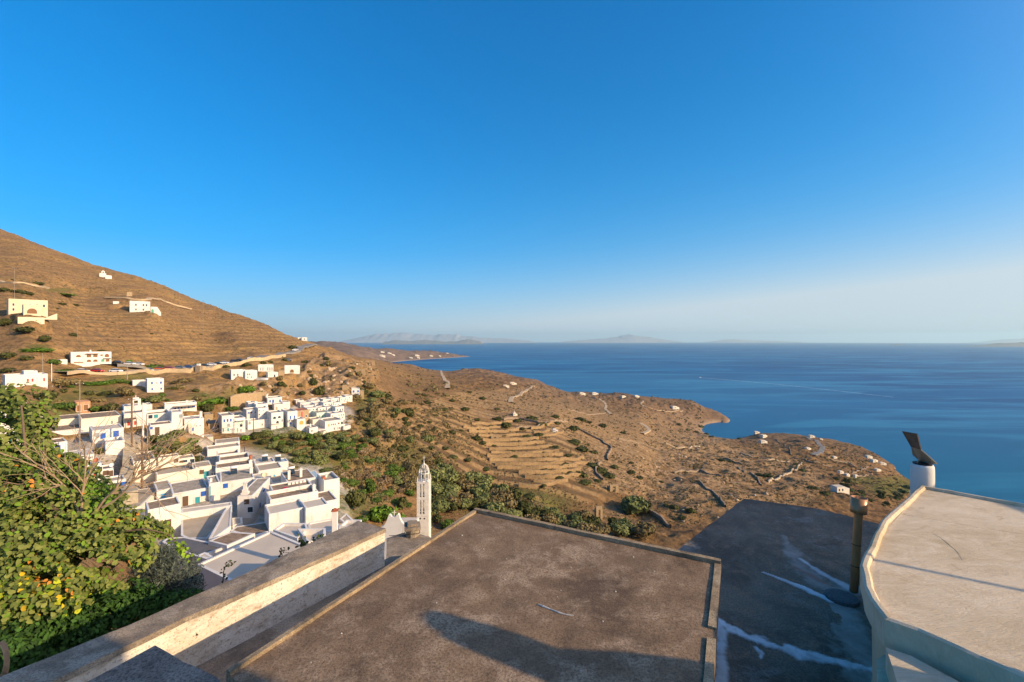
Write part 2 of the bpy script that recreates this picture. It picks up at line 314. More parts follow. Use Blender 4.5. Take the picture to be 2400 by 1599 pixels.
for i, (x0, x1, yt, yb, Y) in enumerate([(694, 712, 939, 948, 190), (704, 728, 944, 956, 184), (729, 750, 940, 950, 188), (712, 736, 951, 964, 176), (738, 757, 946, 957, 182),
        (736, 756, 936, 944, 195), (757, 776, 936, 948, 190), (758, 780, 944, 958, 180), (776, 794, 934, 948, 192), (720, 745, 957, 970, 170), (745, 768, 956, 969, 172),
        (782, 800, 944, 960, 184), (766, 784, 954, 970, 174), (786, 806, 954, 975, 172), (797, 812, 932, 944, 196), (810, 826, 928, 941, 200), (790, 808, 968, 984, 166), (775, 791, 970, 986, 164)]):
    ls = ['small cream topped house at the upper left of the dense white cluster', 'long white house below the upper left of the dense cluster', 'white house with a flat cream roof in the top row of the dense cluster',
          'wide white house with a shaded grey left wall in the dense cluster', 'white cube with one tiny window in the second row of the dense cluster', 'low white house directly under the rock in the top row of the dense cluster',
          'white cube under the brown bushes in the top row of the dense cluster', 'white house with three tiny windows in the middle of the dense cluster', 'tall narrow white house near the upper right of the dense cluster',
          'white house just above the orange stone house', 'white house with a round white yard just above the mint house', 'white three storey house with many windows on the right side of the dense cluster',
          'narrow white house touching the right end of the mint house', 'tall white house at the lower right rim of the dense cluster', 'white house at the upper right rim of the dense cluster',
          'last white house of the village lane toward the lone blue shuttered house', 'white low house at the right rim above the long six windowed house', 'small shaded white house right behind the mint house']
    rr = random.Random(i)
    ops = [o for o in win('F', (.25, .6, .85), .5, .75, .09) if rr.random() < .7] + [o for o in win('F', (.3, .7), .12, .36, .08) if rr.random() < .6 and yb - yt > 11]
    h(ls[i], x0, x1, yt, yb, Y, 5, rr.uniform(8, 26), 'whitewash', rr.choice(['pale_roof', 'cement_roof', 'tan_roof', 'white_roof']), .3, ops)
# left village
h('long tan house with a wide brown flat roof in the left village', 134, 206, 984, 999, 112, 9, 6, 'cream_wall', 'brown_roof', .1, name='long_house')
h('long white house with a brown flat roof above the stepped lane', 190, 285, 982, 1006, 109, 11, 9, 'cream_wall', 'brown_roof', .15, name='long_house')
h('long low white house with a brown roof below the tan house', 107, 216, 1013, 1027, 104, 9, 6, 'whitewash', 'brown_roof', .1, name='long_house')
h('white house with a blue gate and blue shutters at the top of the stepped lane', 216, 290, 1010, 1040, 101, 8, 9, roof='pale_roof', par=.2, ops=[('F', .25, .42, .28, .72, 'w', 'blue_paint'), ('F', .66, .84, .22, .8, 'd', 'blue_paint')])
h('white terrace wall house below the blue gate beside the stepped lane', 247, 292, 1037, 1068, 97, 6, 9, roof='pale_roof', par=.6, name='terrace_house')
h('pale blue fronted chapel with a white bell gable in the left village', 290, 357, 953, 964, 126, 6, 10, roof='pale_roof', par=.2, name='village_chapel', cat='chapel')
h('long white house with a row of blue windows under a grey awning', 386, 461, 948, 966, 130, 5, 14, ops=win('F', (.32, .42, .52, .62, .74), .25, .5, .05, 'blue_paint') + win('F', (.9,), .3, .6, .1, 'blue_paint'), name='long_house')
h('white house with a pergola terrace behind the dark pole', 291, 343, 970, 1002, 113, 7, 8, roof='cement_roof', par=.3, ops=win('F', (.2, .5), .1, .4, .12, 'red_paint'))
h('white house with a sunken brown roof terrace right of the pergola', 344, 400, 971, 992, 116, 8, 14, roof='brown_roof', par=.7)
h('tall white block joining the sunken terrace house on its right', 402, 428, 967, 1005, 114, 6, 14, roof='white_roof', par=.2)
h('white lower wall house with one blue shutter above the fig trees', 352, 404, 997, 1022, 108, 5, 14, roof='brown_roof', par=.2, ops=win('F', (.05, ), .6, .85, .12, 'blue_paint'))
h('white house with an outer stair of narrow white steps', 432, 478, 984, 1022, 118, 7, 14, roof='pale_roof', par=.3, ops=win('F', (.6, .8), .5, .58, .05))
h('small white house with a pointed grey canopy left of the white outer stair', 412, 434, 1000, 1022, 117, 5, 14, roof='cement_roof', par=.1)
h('white house with an arched window and a dark sloping roof beside the wooden pole', 312, 366, 1083, 1138, 91, 9, 14, 'cream_wall', 'brown_roof', .3, [('F', .2, .55, .44, .64, 'a', 'brown_paint'), ('F', .3, .5, .1, .16, 'w', 'wood')])
h('cream back wall house with a grey roof strip behind the sunny courtyard', 371, 420, 1074, 1118, 99, 3, 13, 'cream_wall', 'brown_roof', .2, win('F', (.28,), .62, .8, .14, 'mint_paint'))
h('round cornered cream house at the back of the sunny courtyard', 420, 456, 1076, 1112, 102, 4, 12, 'cream_wall', 'tan_roof', .2)
h('cream courtyard terrace with a low front wall between two houses', 367, 458, 1114, 1132, 90, 8, 14, 'cream_wall', 'tan_roof', .5, name='courtyard_terrace')
h('cream end house with a curved brown roof slope at the lane wall', 458, 496, 1096, 1130, 96, 5, 14, 'cream_wall', 'tan_roof', .1)
h('white house with one teal shutter and a long dark grey roof', 404, 489, 1158, 1194, 82, 8, 14, 'whitewash', 'cement_roof', .12, [('F', .62, .75, .08, .5, 'd', 'teal_paint')])
h('white house with a light blue door left of the teal shuttered house', 367, 404, 1150, 1180, 84, 7, 14, 'whitewash', 'cement_roof', .12, [('F', .25, .6, .15, .68, 'd', 'light_blue_paint')])
h('white end block with a narrow teal side window right of the teal shuttered house', 490, 516, 1134, 1174, 85, 6, 16, 'whitewash', 'cement_roof', .2, [('F', .02, .14, .2, .85, 'w', 'teal_paint')])
h('white house with a small chimney stub in front of the teal shuttered house', 346, 424, 1196, 1258, 70, 5, 14, 'whitewash', 'brown_roof', .2, name='white_house')
h('white house behind a round satellite dish and red pot under the fig tree', 200, 238, 1091, 1130, 84, 6, 12, roof='pale_roof', par=.3, ops=win('F', (.6,), .2, .5, .2, 'red_paint'))
h('white block with a diagonal shadow right of the dish house', 236, 266, 1101, 1130, 86, 4, 14, roof='tan_roof', par=.3)
h('white lower block at the foot of the stone lane', 250, 295, 1130, 1165, 80, 4, 14, roof='tan_roof', par=.3)
h('white house strip behind the leaves at the left above the twigs', 70, 158, 1045, 1075, 92, 6, 8, roof='brown_roof', par=.2)
h('white house with a long sloping grey roof behind the dry twigs', 150, 222, 1074, 1105, 86, 7, 8, roof='pale_roof', par=.1)
h('white gable end behind the big leaves at the far left', 78, 108, 973, 1012, 100, 5, 8, roof='white_roof', par=.1)
h('white house just behind the dark leaves at the left edge', 0, 62, 945, 1040, 88, 5, 8, roof='white_roof', par=.1)
h('small tan roofed house in the gap of the green tree', 236, 300, 1218, 1246, 62, 6, 12, roof='tan_roof', par=.15)
# near village, right block
h('white house with grey roof and small square roof box, topmost of stepped row', 504, 562, 1040, 1056, 121, 6, 14, roof='cement_roof', par=.1)
h('low tan canopy house at the left end of the topmost stepped house', 464, 500, 1028, 1050, 126, 5, 14, 'pale_roof', 'pale_roof', .1)
h('white house with a brown terrace strip below the topmost stepped house', 486, 563, 1054, 1072, 114, 5, 14, roof='tan_roof', par=.25)
h('white house with a narrow brown sunken roof in the stepped row', 508, 560, 1067, 1084, 108, 4.5, 20, roof='brown_roof', par=.55)
h('white house with a wide brown sunken roof in the stepped row', 513, 585, 1080, 1098, 103, 6, 22, roof='brown_roof', par=.55)
h('white house with red pot on its corner and brown sunken roof in stepped row', 505, 592, 1098, 1122, 96, 6, 24, roof='brown_roof', par=.55)
h('white house carrying a solar water heater on a smooth grey roof', 516, 596, 1131, 1160, 88, 8.5, 24, roof='cement_roof', par=.15)
h('tall white house with a stepped white chimney and one blue window', 556, 592, 1164, 1216, 80, 11, 22, roof='cement_roof', par=.12,
  ops=[('R', .55, .66, .62, .74, 'w', 'blue_paint'), ('R', .35, .42, .05, .28, 'd', 'blue_paint'), ('F', .15, .25, .05, .08, 'w', D), ('F', .45, .52, .75, .77, 'w', D)])
h('white house with a solar tank above the ravine, upper of the right row', 598, 645, 1088, 1106, 104, 5, 16, roof='pale_roof', par=.25, ops=win('F', (.3, .6), .2, .5, .08, 'grey_paint'))
h('white house with clutter on its flat roof at the ravine edge', 640, 676, 1086, 1100, 108, 4, 16, roof='blue_roof', par=.2)
h('white house with a pale blue door in the middle of the right row', 606, 662, 1104, 1128, 98, 6, 16, roof='tan_roof', par=.2, ops=[('F', .62, .7, 0, .4, 'd', 'light_blue_paint')])
h('low white room with a blue grey corner behind the tall chimney house', 594, 622, 1126, 1146, 90, 5, 20, roof='pale_roof', par=.15, ops=win('F', (.7,), .2, .6, .12))
h('white block with a half shaded front in the right row', 637, 668, 1132, 1152, 95, 6, 14, roof='tan_roof', par=.15)
h('big white cube with two tall white chimneys on its brown roof', 673, 740, 1130, 1162, 90, 8, 14, roof='brown_roof', par=.12, ops=win('F', (.2, .5), .78, .82, .02))
h('cream room with pale blue metal roof between big cube and tall corner house', 722, 756, 1126, 1150, 96, 7, 12, 'cream_wall', 'blue_roof', .05)
h('tall white corner house with one white shuttered window above the ravine', 759, 796, 1127, 1196, 90, 6, 10, roof='tan_roof', par=.5, ops=[('F', .32, .62, .52, .66, 'w', 'mint_paint')])
h('white terrace house with red flowers and a row of white ledge blocks', 643, 738, 1160, 1222, 80, 7, 16, roof='brown_roof', par=.3)
h('white house with a stepped parapet and a shaded inner corner', 633, 746, 1172, 1242, 74, 5, 16, roof='brown_roof', par=.7)
h('white house with a blue door on its roof terrace below the tall corner house', 742, 792, 1180, 1240, 76, 6, 14, roof='brown_roof', par=.2, ops=[('L', .3, .5, .4, .9, 'd', 'blue_paint')])
h('white house with a pale roof crossed by a triangular shadow', 630, 716, 1206, 1266, 68, 5, 16, roof='pale_roof', par=.35)
h('plain white wall block under the stepped parapet house', 716, 770, 1192, 1258, 70, 4, 16, roof='white_roof', par=.2)
# small houses far away on the headlands
for q in H:                               # house fronts follow the street directions read from the roof lines
    az = math.degrees(math.atan((CX - (q['x0'] + q['x1']) / 2) / F)); l = q['label']
    if 'stepped white chimney' in l: q['yaw'] = 14
    elif q['Y'] > 205: q['yaw'] = az + 2
    elif q['x0'] < 500: q['yaw'] = az + 5
    elif q['Y'] >= 135 and q['Y'] < 205 and q['x0'] > 500: q['yaw'] = 42 if q['Y'] < 165 else q['yaw'] * .5 + 32
    elif q['x0'] < 597: q['yaw'] = 34
    else: q['yaw'] = 36
far = [(774, 822, 6, 2400, 'white speck of a house on the far purple ridge, leftmost of all'), (884, 806.5, 8, 3600, 'tiny white house on the crest of the far headland above the left shore'),
       (897, 825, 10, 3300, 'pair of pale walls in the hollow of the far headland, upper left'), (896, 834, 14, 3300, 'largest white villa in the hollow of the far headland'),
       (913, 827, 10, 3400, 'white house in the middle of the hollow of the far headland'), (922, 831, 9, 3400, 'white house at the right of the hollow of the far headland'),
       (963, 838, 9, 4300, 'white house by the near shore of the far headland, left one'), (978, 833, 12, 4500, 'wide white house on the slope of the far headland in the middle'), (981, 838, 8, 4400, 'low white house just above the near shore of the far headland'),
       (1011, 833, 9, 4900, 'white house on the right part of the far headland slope'), (1031, 823, 7, 5500, 'white house on the crest of the far headland, left of two'), (1049, 827, 6, 5700, 'white house on the crest of the far headland, right of two'),
       (1187, 905, 16, 620, 'white villa on the brown hill, left of the pair beside the dirt track'), (1204, 900, 18, 680, 'white villa on the brown hill, right of the pair beside the dirt track'),
       (1366, 924, 17, 1100, 'low tan house on the cape skyline beside a white one'), (1396, 924, 18, 1080, 'white house on the skyline of the middle cape'), (1463, 931, 14, 1050, 'white house just below the skyline of the middle cape'),
       (1494, 929, 15, 1150, 'long white roofed house on the skyline near the cape tip'), (1585, 957, 22, 900, 'long low white house alone on the dark cape slope'),
       (1794, 1024, 20, 900, 'white house behind the larger villa by the small bay'), (1792, 1037, 20, 820, 'two storey white villa by the small bay'), (1776, 1015, 15, 930, 'stone coloured house at the very shore by the small bay'),
       (1897, 1053, 17, 720, 'white villa with a shaded left side beside the asphalt bend'), (1905, 1024, 16, 860, 'low white house on the skyline at the top of the asphalt bend'), (1926, 1029, 9, 850, 'small white hut right of the asphalt bend on the skyline'),
       (1959, 1073, 14, 600, 'white cube house alone between two field walls'), (1974, 1108, 15, 500, 'left white house of the cluster of three above the dark orchard'), (1989, 1114, 16, 480, 'middle white house of the cluster of three above the dark orchard'),
       (2009, 1118, 13, 470, 'right white house of the cluster of three above the dark orchard'), (2061, 1103, 18, 560, 'white house with a sunny yard wall near the last cape'), (2053, 1082, 20, 690, 'flat pale roof on the rocks of the last cape'),
       (2040, 1072, 18, 720, 'grey roofed house at the quay of the last cape'), (2072, 1088, 18, 670, 'pale shed on the shore rocks of the last cape'), (1978, 1153, 42, 320, 'long white low shed roof below the fields near the orchard'), (1208, 973, 12, 320, 'white chapel with a tiny bell gable on the terraced plateau'),
       (1302, 1011, 15, 270, 'pale blue white box hut alone on the terraces')]
# ------------------------------------------------------------------ the ground: profiles per azimuth, levelled under the houses
# column px -> [(depth, z or photo row if > 300), ...]; the crest of each column comes from CREST, then what lies behind it
COL = {
 -500: [(4, -6), (30, -13), (60, -20), (90, -23), (110, -18), (135, -12), (160, -5), (185, 4), (230, 24), (320, 62), (450, 105)],
 60: [(4, -7), (30, -17), (60, -25), (90, -27), (105, 1005), (130, 912), (150, 878), (172, 800), (190, 745), (300, 655), (420, 605)],
 200: [(4, -8), (40, -23), (65, -28), (90, 1130), (105, 1060), (115, 1012), (130, 965), (150, 912), (172, 857), (212, 795), (300, 715), (420, 648)],
 350: [(4, -8), (38, -31), (66, -34), (78, -32.5), (100, 1138), (115, 1045), (125, 1002), (135, 962), (157, 922), (180, 895), (220, 862), (290, 732), (400, 680)],
 500: [(4, -8), (42, -34), (66, -36), (84, -34), (100, 1130), (128, 1035), (148, 990), (163, 940), (185, 890), (235, 864), (320, 803), (380, 750)],
 600: [(4, -8), (44, -35), (68, -37), (80, -36), (105, 1108), (128, 1050), (148, 1012), (168, 958), (188, 922), (203, 893), (240, 861), (265, 840), (340, 797)],
 700: [(4, -8), (45, -36), (66, -38), (90, -39), (120, 1100), (152, 1020), (180, 958), (203, 922), (225, 885), (270, 850), (300, 830), (345, 805)],
 800: [(4, -8), (50, -32), (90, -40), (125, 1115), (150, 1035), (195, 948), (215, 905), (240, 880), (290, 855), (400, 834)],
 850: [(4, -8), (50, -32), (90, -41), (125, 1155), (145, 1060), (165, 1002), (195, 955), (220, 918), (240, 888), (320, 860), (450, 846)],
 900: [(4, -8), (50, -32), (90, -43), (115, 1200), (135, 1135), (155, 1052), (175, 1002), (210, 952), (260, 902), (340, 878), (560, 860)],
 1000: [(4, -8), (50, -33), (95, -48), (130, 1200), (145, 1130), (175, 1050), (205, 1000), (260, 950), (400, 902), (600, 885), (850, 872)],
 1150: [(4, -9), (50, -34), (100, -50), (145, 1190), (165, 1150), (200, 1080), (260, 1000), (320, 962), (500, 920), (800, 895), (1150, 878)],
 1300: [(4, -9), (50, -35), (100, -52), (160, 1210), (180, 1135), (230, 1055), (280, 1002), (330, 973), (480, 952), (800, 932), (1100, 921)],
 1500: [(4, -9), (50, -36), (100, -54), (150, 1258), (185, 1185), (230, 1110), (330, 1045), (500, 1010), (700, 985), (900, 965), (1100, 945)],
 1640: [(4, -9), (50, -37), (100, -56), (150, -68), (210, 1150), (300, 1092), (500, 1043), (700, 1028), (900, 1020), (1020, -217), (1090, -217), (1160, -212)],
 1690: [(4, -9), (50, -37), (100, -57), (150, -68), (210, 1155), (300, 1100), (500, 1053), (700, 1036), (880, 1030), (985, -217), (1050, -234), (1150, -234)],
 1735: [(4, -9), (50, -37), (100, -58), (150, -69), (210, 1160), (300, 1107), (480, 1066), (650, 1046), (800, 1037), (900, 1033), (960, 1029)],
 1900: [(4, -9), (50, -38), (100, -60), (160, -72), (230, 1168), (320, 1130), (420, 1102), (560, 1068), (680, 1052), (800, 1040), (880, 1030)],
 2060: [(4, -9), (50, -38), (100, -62), (200, -85), (300, 1155), (400, 1135), (480, 1120), (560, 1106), (640, 1095), (700, 1086), (740, 1078)],
 2140: [(4, -9), (50, -38), (100, -62), (200, -88), (300, -112), (420, 1150), (520, 1140), (600, 1132), (640, 1130), (660, 1131), (680, 1133)],
 2320: [(4, -9), (50, -40), (100, -64), (200, -100), (300, -140), (400, -175), (480, -200), (530, -215), (560, -222), (600, -230), (700, -236)],
 2900: [(4, -9), (50, -40), (100, -64), (150, -90), (200, -120), (260, -160), (300, -185), (350, -205), (400, -222), (500, -232), (700, -236)],
}
CREST = [(-500, 400, 640), (0, 537, 600), (102, 576, 560), (214, 619, 520), (306, 644, 500), (387, 668, 480), (449, 700, 460), (530, 727, 430), (612, 754, 410), (673, 783, 395), (719, 796, 390),
 (776, 815, 500), (827, 834, 600), (891, 843, 900), (930, 848, 1100), (968, 853, 1200), (993, 862, 1300), (1039, 870, 1400), (1062, 870, 1450), (1083, 865, 1550), (1118, 863, 1600), (1159, 870, 1600),
 (1210, 882, 1500), (1261, 890, 1450), (1279, 900, 1420), (1330, 919, 1350), (1368, 917, 1380), (1419, 922, 1350), (1442, 919, 1350), (1508, 929, 1300), (1585, 935, 1280), (1623, 938, 1270),
 (1648, 952, 1250), (1687, 967, 1225), (1712, 984, 1212), (1716, 1012, 1200), (1722, 1030, 1010), (1753, 1023, 1000), (1778, 1015, 990), (1830, 1014, 980), (1880, 1020, 960), (1932, 1028, 930), (1983, 1037, 890), (2021, 1048, 850),
 (2059, 1068, 790), (2097, 1092, 765), (2110, 1120, 730), (2131, 1126, 690), (2150, 1140, 690), (2320, 1150, 720), (2900, 1150, 720)]
# ridge of the far headland beyond the near crest (left part joins the near hill)
FAR1 = [(-500, -60, 1500), (600, -60, 1500), (719, 801, 4800), (754, 800, 5000), (802, 802, 5300), (853, 813, 5000), (878, 816, 5200), (909, 815, 5300), (955, 821, 5500), (993, 821, 5700), (1031, 823, 5900), (1070, 830, 6000), (1100, 835, 6040), (1112, -236, 6040), (1300, -236, 6040), (2900, -236, 6040)]
FAR0 = [(-500, -40, 1000), (600, -60, 1000), (719, -110, 3000), (776, -115, 3000), (827, -125, 3200), (891, 849, 4100), (925, 849, 4480), (960, 845, 4800), (1019, 841, 5300), (1070, 838, 5640), (1104, 836.5, 5960), (1112, -236, 5960), (2900, -236, 5960)]
def lin(tab, px):
    x = [t[0] for t in tab]
    z = [t[1] if t[1] < 300 else -(t[1] - Y0) / F * t[2] for t in tab]
    return np.interp(px, x, [t[2] for t in tab]), np.interp(px, x, z)
NPX, NY, NI = 1250, 1000, 24
PX = np.concatenate([-420 - np.geomspace(6, 2400, 110)[::-1], np.linspace(-420, 2820, NPX), 2820 + np.geomspace(6, 1800, 90)]); NPX = len(PX); U = (PX - CX) / F
ylev = np.concatenate([np.geomspace(4, 80, 110, endpoint=False), np.geomspace(80, 420, 520, endpoint=False), np.geomspace(420, 1700, 260, endpoint=False), np.geomspace(1700, 9000, 110)])
NY = len(ylev)
rails = []                                  # interior rails resampled to NI points
cols = sorted(COL)
for px in cols:
    P = [(y, z if z < 300 else -(z - Y0) / F * y) for y, z in COL[px]]
    t = np.linspace(0, 1, len(P)); tt = np.linspace(0, 1, NI)
    rails.append((np.exp(np.interp(tt, t, np.log([p[0] for p in P]))), np.interp(tt, t, [p[1] for p in P])))
RY = np.array([r[0] for r in rails]); RZ = np.array([r[1] for r in rails])
YR = np.array([np.interp(PX, cols, RY[:, k]) for k in range(NI)]); ZR = np.array([np.interp(PX, cols, RZ[:, k]) for k in range(NI)])
yc, zc = lin(CREST, PX); y0, z0 = lin(FAR0, PX); y1, z1 = lin(FAR1, PX)
YR = np.minimum(YR, yc * .97)
back = np.where(PX < 900, zc - (y0 - yc) * .02, -238.0); back = np.where(PX < 700, zc - 12, back)
yb = np.where(PX < 900, yc * 1.15, yc * 1.06)
ALLY = np.vstack([YR, yc, yb, np.maximum(y0 - 60, yb + 20), np.maximum(y0, yb + 40), np.maximum(y1, y0 + 60), np.maximum(y1, y0 + 60) + 500, np.full(NPX, 9500.)])
mid = np.where(z0 < -200, -238.0, z0)
ALLZ = np.vstack([ZR, zc, back, mid, z0, z1, np.where(PX < 870, z1 - 60, -238.0), np.full(NPX, -240.)])
ALLY = np.maximum.accumulate(ALLY + np.arange(len(ALLY))[:, None] * 1e-3, axis=0)
Z = np.empty((NY, NPX))
for i in range(NPX): Z[:, i] = np.interp(np.log(ylev), np.log(ALLY[:, i]), ALLZ[:, i])
GX = U[None, :] * ylev[:, None]; GY = np.repeat(ylev[:, None], NPX, 1)
# light smoothing of the straight profile segments (not across the crest)
K = Z.copy()
for _ in range(10): K[1:-1] = (K[:-2] + 2 * K[1:-1] + K[2:]) / 4
nearc = np.clip(np.abs(np.log(GY / yc[None, :])) / .06, 0, 1); nearc *= np.clip(np.abs(np.log(GY / y1[None, :])) / .06, 0, 1)
Z = Z * (1 - nearc) + K * nearc
K = Z.copy()
for _ in range(25): K[:, 1:-1] = (K[:, :-2] + 2 * K[:, 1:-1] + K[:, 2:]) / 4
m = np.clip(np.abs(np.log(GY / yc[None, :])) / .1, 0, 1) * (GY < 1500)
Z = Z * (1 - m) + K * m

_perm = np.random.default_rng(3).random((256, 256))
def vnoise(x, y):
    xi = np.floor(x).astype(int); yi = np.floor(y).astype(int); fx = x - xi; fy = y - yi
    fx = fx * fx * (3 - 2 * fx); fy = fy * fy * (3 - 2 * fy)
    g = lambda a, b: _perm[a % 256, b % 256]
    return (g(xi, yi) * (1 - fx) + g(xi + 1, yi) * fx) * (1 - fy) + (g(xi, yi + 1) * (1 - fx) + g(xi + 1, yi + 1) * fx) * fy * 1.0
def fbm(x, y, s, octs=4, off=0):
    r = 0; a = 1; t = 0
    for o in range(octs): r = r + a * vnoise(x / s + off + 17.3 * o, y / s + off * 1.7 + 9.1 * o); t += a; a *= .55; s = s / 2.03
    return r / t - .5
PYG = Y0 - Z / GY * F                       # photo row of every ground vertex
PXG = np.repeat(PX[None, :], NY, 0)
def blob(cx, cy, rx, ry, e=2):
    d = ((PXG - cx) / rx) ** 2 + ((PYG - cy) / ry) ** 2
    return np.clip(1.3 - d, 0, 1) if e == 2 else np.clip((1.3 - d) / .3, 0, 1)
front = (GY < yc[None, :] * 1.02)
# rough relief
TER0 = np.clip(blob(1300, 1060, 230, 110, 1) + blob(1120, 1000, 150, 80, 1), 0, 1) * (GY < 900)
dist = np.clip((GY - 60) / 90, 0, 1)
amp = dist * (1 + .0 * GY)
Z += amp * fbm(GX, GY, 9, 3) * 1.6 * (1 - .95 * TER0) + amp * (1 - .93 * TER0) * fbm(GX, GY, 34, 3, 5) * 4.0 * np.clip(GY / 200, 0, 1) * (1 - .6 * np.clip((GY - 350) / 200, 0, 1) * (PXG < 720))
Z += np.clip((GY - 500) / 500, 0, 1) * (PXG > 720) * (fbm(GX, GY, 120, 4, 9) * 16 * np.where(GY < 2500, 1, 2.0)) * np.clip((Z - SEA) / 25, 0, 1) * np.clip(np.abs(GY - yc[None, :]) / (.12 * yc[None, :]) + .15, 0, 1)
Z += dist * np.clip((PXG - 980) / 150, 0, 1) * (GY > 140) * ((1 - np.abs(fbm(GX, GY, 26, 5, 61)) * 3.2) ** 2 - .5) * (1.2 + GY / 260) * np.clip((Z - SEA) / 25, 0, 1) * np.clip(np.abs(GY - yc[None, :]) / (.1 * yc[None, :]) + .1, 0, 1) * (1 - .97 * TER0)
hillm = (PXG < 760) & (GY > 200) & front
Z += np.where(hillm, fbm(GX, GY * 1.0, 55, 5, 21) * 7 * np.clip(np.abs(GY - yc[None, :]) / (.15 * yc[None, :]) + .2, 0, 1), 0)
# crags of the ravine side
CRAG = np.clip(blob(790, 880, 75, 45, 1) + blob(740, 925, 50, 30, 1) + blob(850, 880, 35, 26, 1) + .9 * blob(640, 925, 60, 14, 1) + .7 * blob(590, 915, 120, 12, 1) + .7 * blob(900, 1010, 60, 40, 1), 0, 1) * (GY > 110) * (GY < 360)
rid = 1 - np.abs(fbm(GX, GY, 22, 4, 31)) * 4
Z += CRAG * (rid - .3) * 5.5
# terraces
TER = np.clip(blob(1300, 1060, 230, 110, 1) + blob(1120, 1000, 150, 80, 1) + .8 * blob(1560, 1010, 150, 60, 1), 0, 1) * (GY < 900)
TERH = np.clip((PXG < 720) * (GY > 150) * front * .55 + .5 * blob(1480, 965, 140, 30, 1) + .35 * (PXG > 1400) * (GY > 300) * (GY < 1000), 0, 1)
def stair(z, hh, k):
    q = z / hh; fl = np.floor(q); fr = q - fl
    return (fl + np.clip((fr - (1 - k)) / k, 0, 1) ** 1.0 * 1.0 + 0.12 * np.minimum(fr, 1 - k) / (1 - k) * 0) * hh
q_ = (GY + .16 * GX + .0016 * (GX - 30) ** 2 + fbm(GX, GY, 90, 3, 41) * 26) / 11.0
fr_ = q_ - np.floor(q_); step_h = 1.9 * (.6 + .8 * (vnoise(np.floor(q_) * .7 + 3, GX / 45)))
prof = np.where(fr_ < .2, fr_ / .2, 1 - (fr_ - .2) / .8)
Z += TER * (prof - .5) * step_h * .5
WALLM = TER * np.clip(1.4 - np.abs(fr_ - .10) / .15, 0, 1) * np.clip((vnoise(GX / 22 + np.floor(q_) * 3.3, GY / 40) - .18) * 6, 0, 1); EDGEM = TER * np.clip(1.5 - np.abs(fr_ - .56) / .19, 0, 1) * np.clip((fbm(GX, GY, 16, 3, 51) + .3) * 6, .55, 1)
zz = Z + fbm(GX, GY, 90, 2, 43) * 6
Z += TERH * (stair(zz, 2.6, .3) - zz + 1.2) * .55
f2_ = zz / 2.6 - np.floor(zz / 2.6); brk = np.clip((vnoise(GX / 26, GY / 26 + zz) - .35) * 4, 0, 1)
WALLM = np.maximum(WALLM, TERH * np.clip(1 - np.abs(f2_ - .88) / .14, 0, 1) * brk); EDGEM = np.maximum(EDGEM, TERH * np.clip(1 - np.abs(f2_ - .1) / .12, 0, 1) * brk)

# pads under houses
def ground0(px, Y):
    i = np.clip(np.interp(px, PX, np.arange(NPX)), 0, NPX - 1.001); j = np.clip(np.interp(np.log(Y), np.log(ylev), np.arange(NY)), 0, NY - 1.001)
    a = int(i); b = int(j); fi = i - a; fj = j - b
    return (Z[b, a] * (1 - fi) + Z[b, a + 1] * fi) * (1 - fj) + (Z[b + 1, a] * (1 - fi) + Z[b + 1, a + 1] * fi) * fj
wsum = np.zeros_like(Z); dsum = np.zeros_like(Z)
for q in H:
    a = R(q['yaw']); q['zt'] = -(q['yt'] - Y0) / F * q['Y']; q['zb'] = -(q['yb'] - Y0) / F * q['Y']
    p0 = Vector(((q['x0'] - CX) / F * q['Y'], q['Y'], 0)); u1 = (q['x1'] - CX) / F
    den = math.cos(a) - u1 * math.sin(a); q['w'] = (u1 * p0.y - p0.x) / den
    ax = Vector((math.cos(a), math.sin(a), 0)); ay = Vector((-math.sin(a), math.cos(a), 0))
    q['p0'] = p0; q['ax'] = ax; q['ay'] = ay
    for fu, fv in ((.2, .15), (.8, .15), (.2, .8), (.8, .8)):
        c = p0 + ax * q['w'] * fu + ay * q['dep'] * fv; rr = max(2.2, .4 * max(q['w'] / 2, q['dep'] / 2))
        zb = q['zb'] + fv * .3
        j0, j1 = np.searchsorted(ylev, [c.y - 3.2 * rr, c.y + 3.2 * rr])
        d2 = (GX[j0:j1] - c.x) ** 2 + (GY[j0:j1] - c.y) ** 2; ww = np.exp(-d2 / (2 * rr * rr))
        wsum[j0:j1] += ww; dsum[j0:j1] += ww * (zb - ground0(c.x / c.y * F + CX, c.y))
PADM = np.clip(wsum, 0, 1)
Z += dsum / np.maximum(wsum, 1e-6) * np.clip(wsum * 1.6, 0, 1) * (wsum > 1e-4)
Z[:, :] = np.where(Z < SEA + 1.5, np.minimum(Z, SEA - 3 + (Z - SEA) * .3), Z)
PYG = Y0 - Z / GY * F

def ground(x, y): return ground0(x / y * F + CX, y)
ELEV = Z / GY
def hit(px, py, ymin=75.0, ymax=8000):
    """first ground point seen at a photo pixel"""
    i = int(np.clip(np.interp(px, PX, np.arange(NPX)), 0, NPX - 1)); t = -(py - Y0) / F
    j0 = np.searchsorted(ylev, ymin); c = ELEV[j0:, i] >= t
    k = int(np.argmax(c)); 
    if not c[k]: return None
    k += j0; Y = ylev[k]
    if k > j0:
        a, b = ELEV[k - 1, i], ELEV[k, i]; 
        if b > a: Y = ylev[k - 1] + (ylev[k] - ylev[k - 1]) * np.clip((t - a) / (b - a), 0, 1)
    if Y > ymax: return None
    return Vector(((px - CX) / F * Y, Y, ground0(px, Y)))

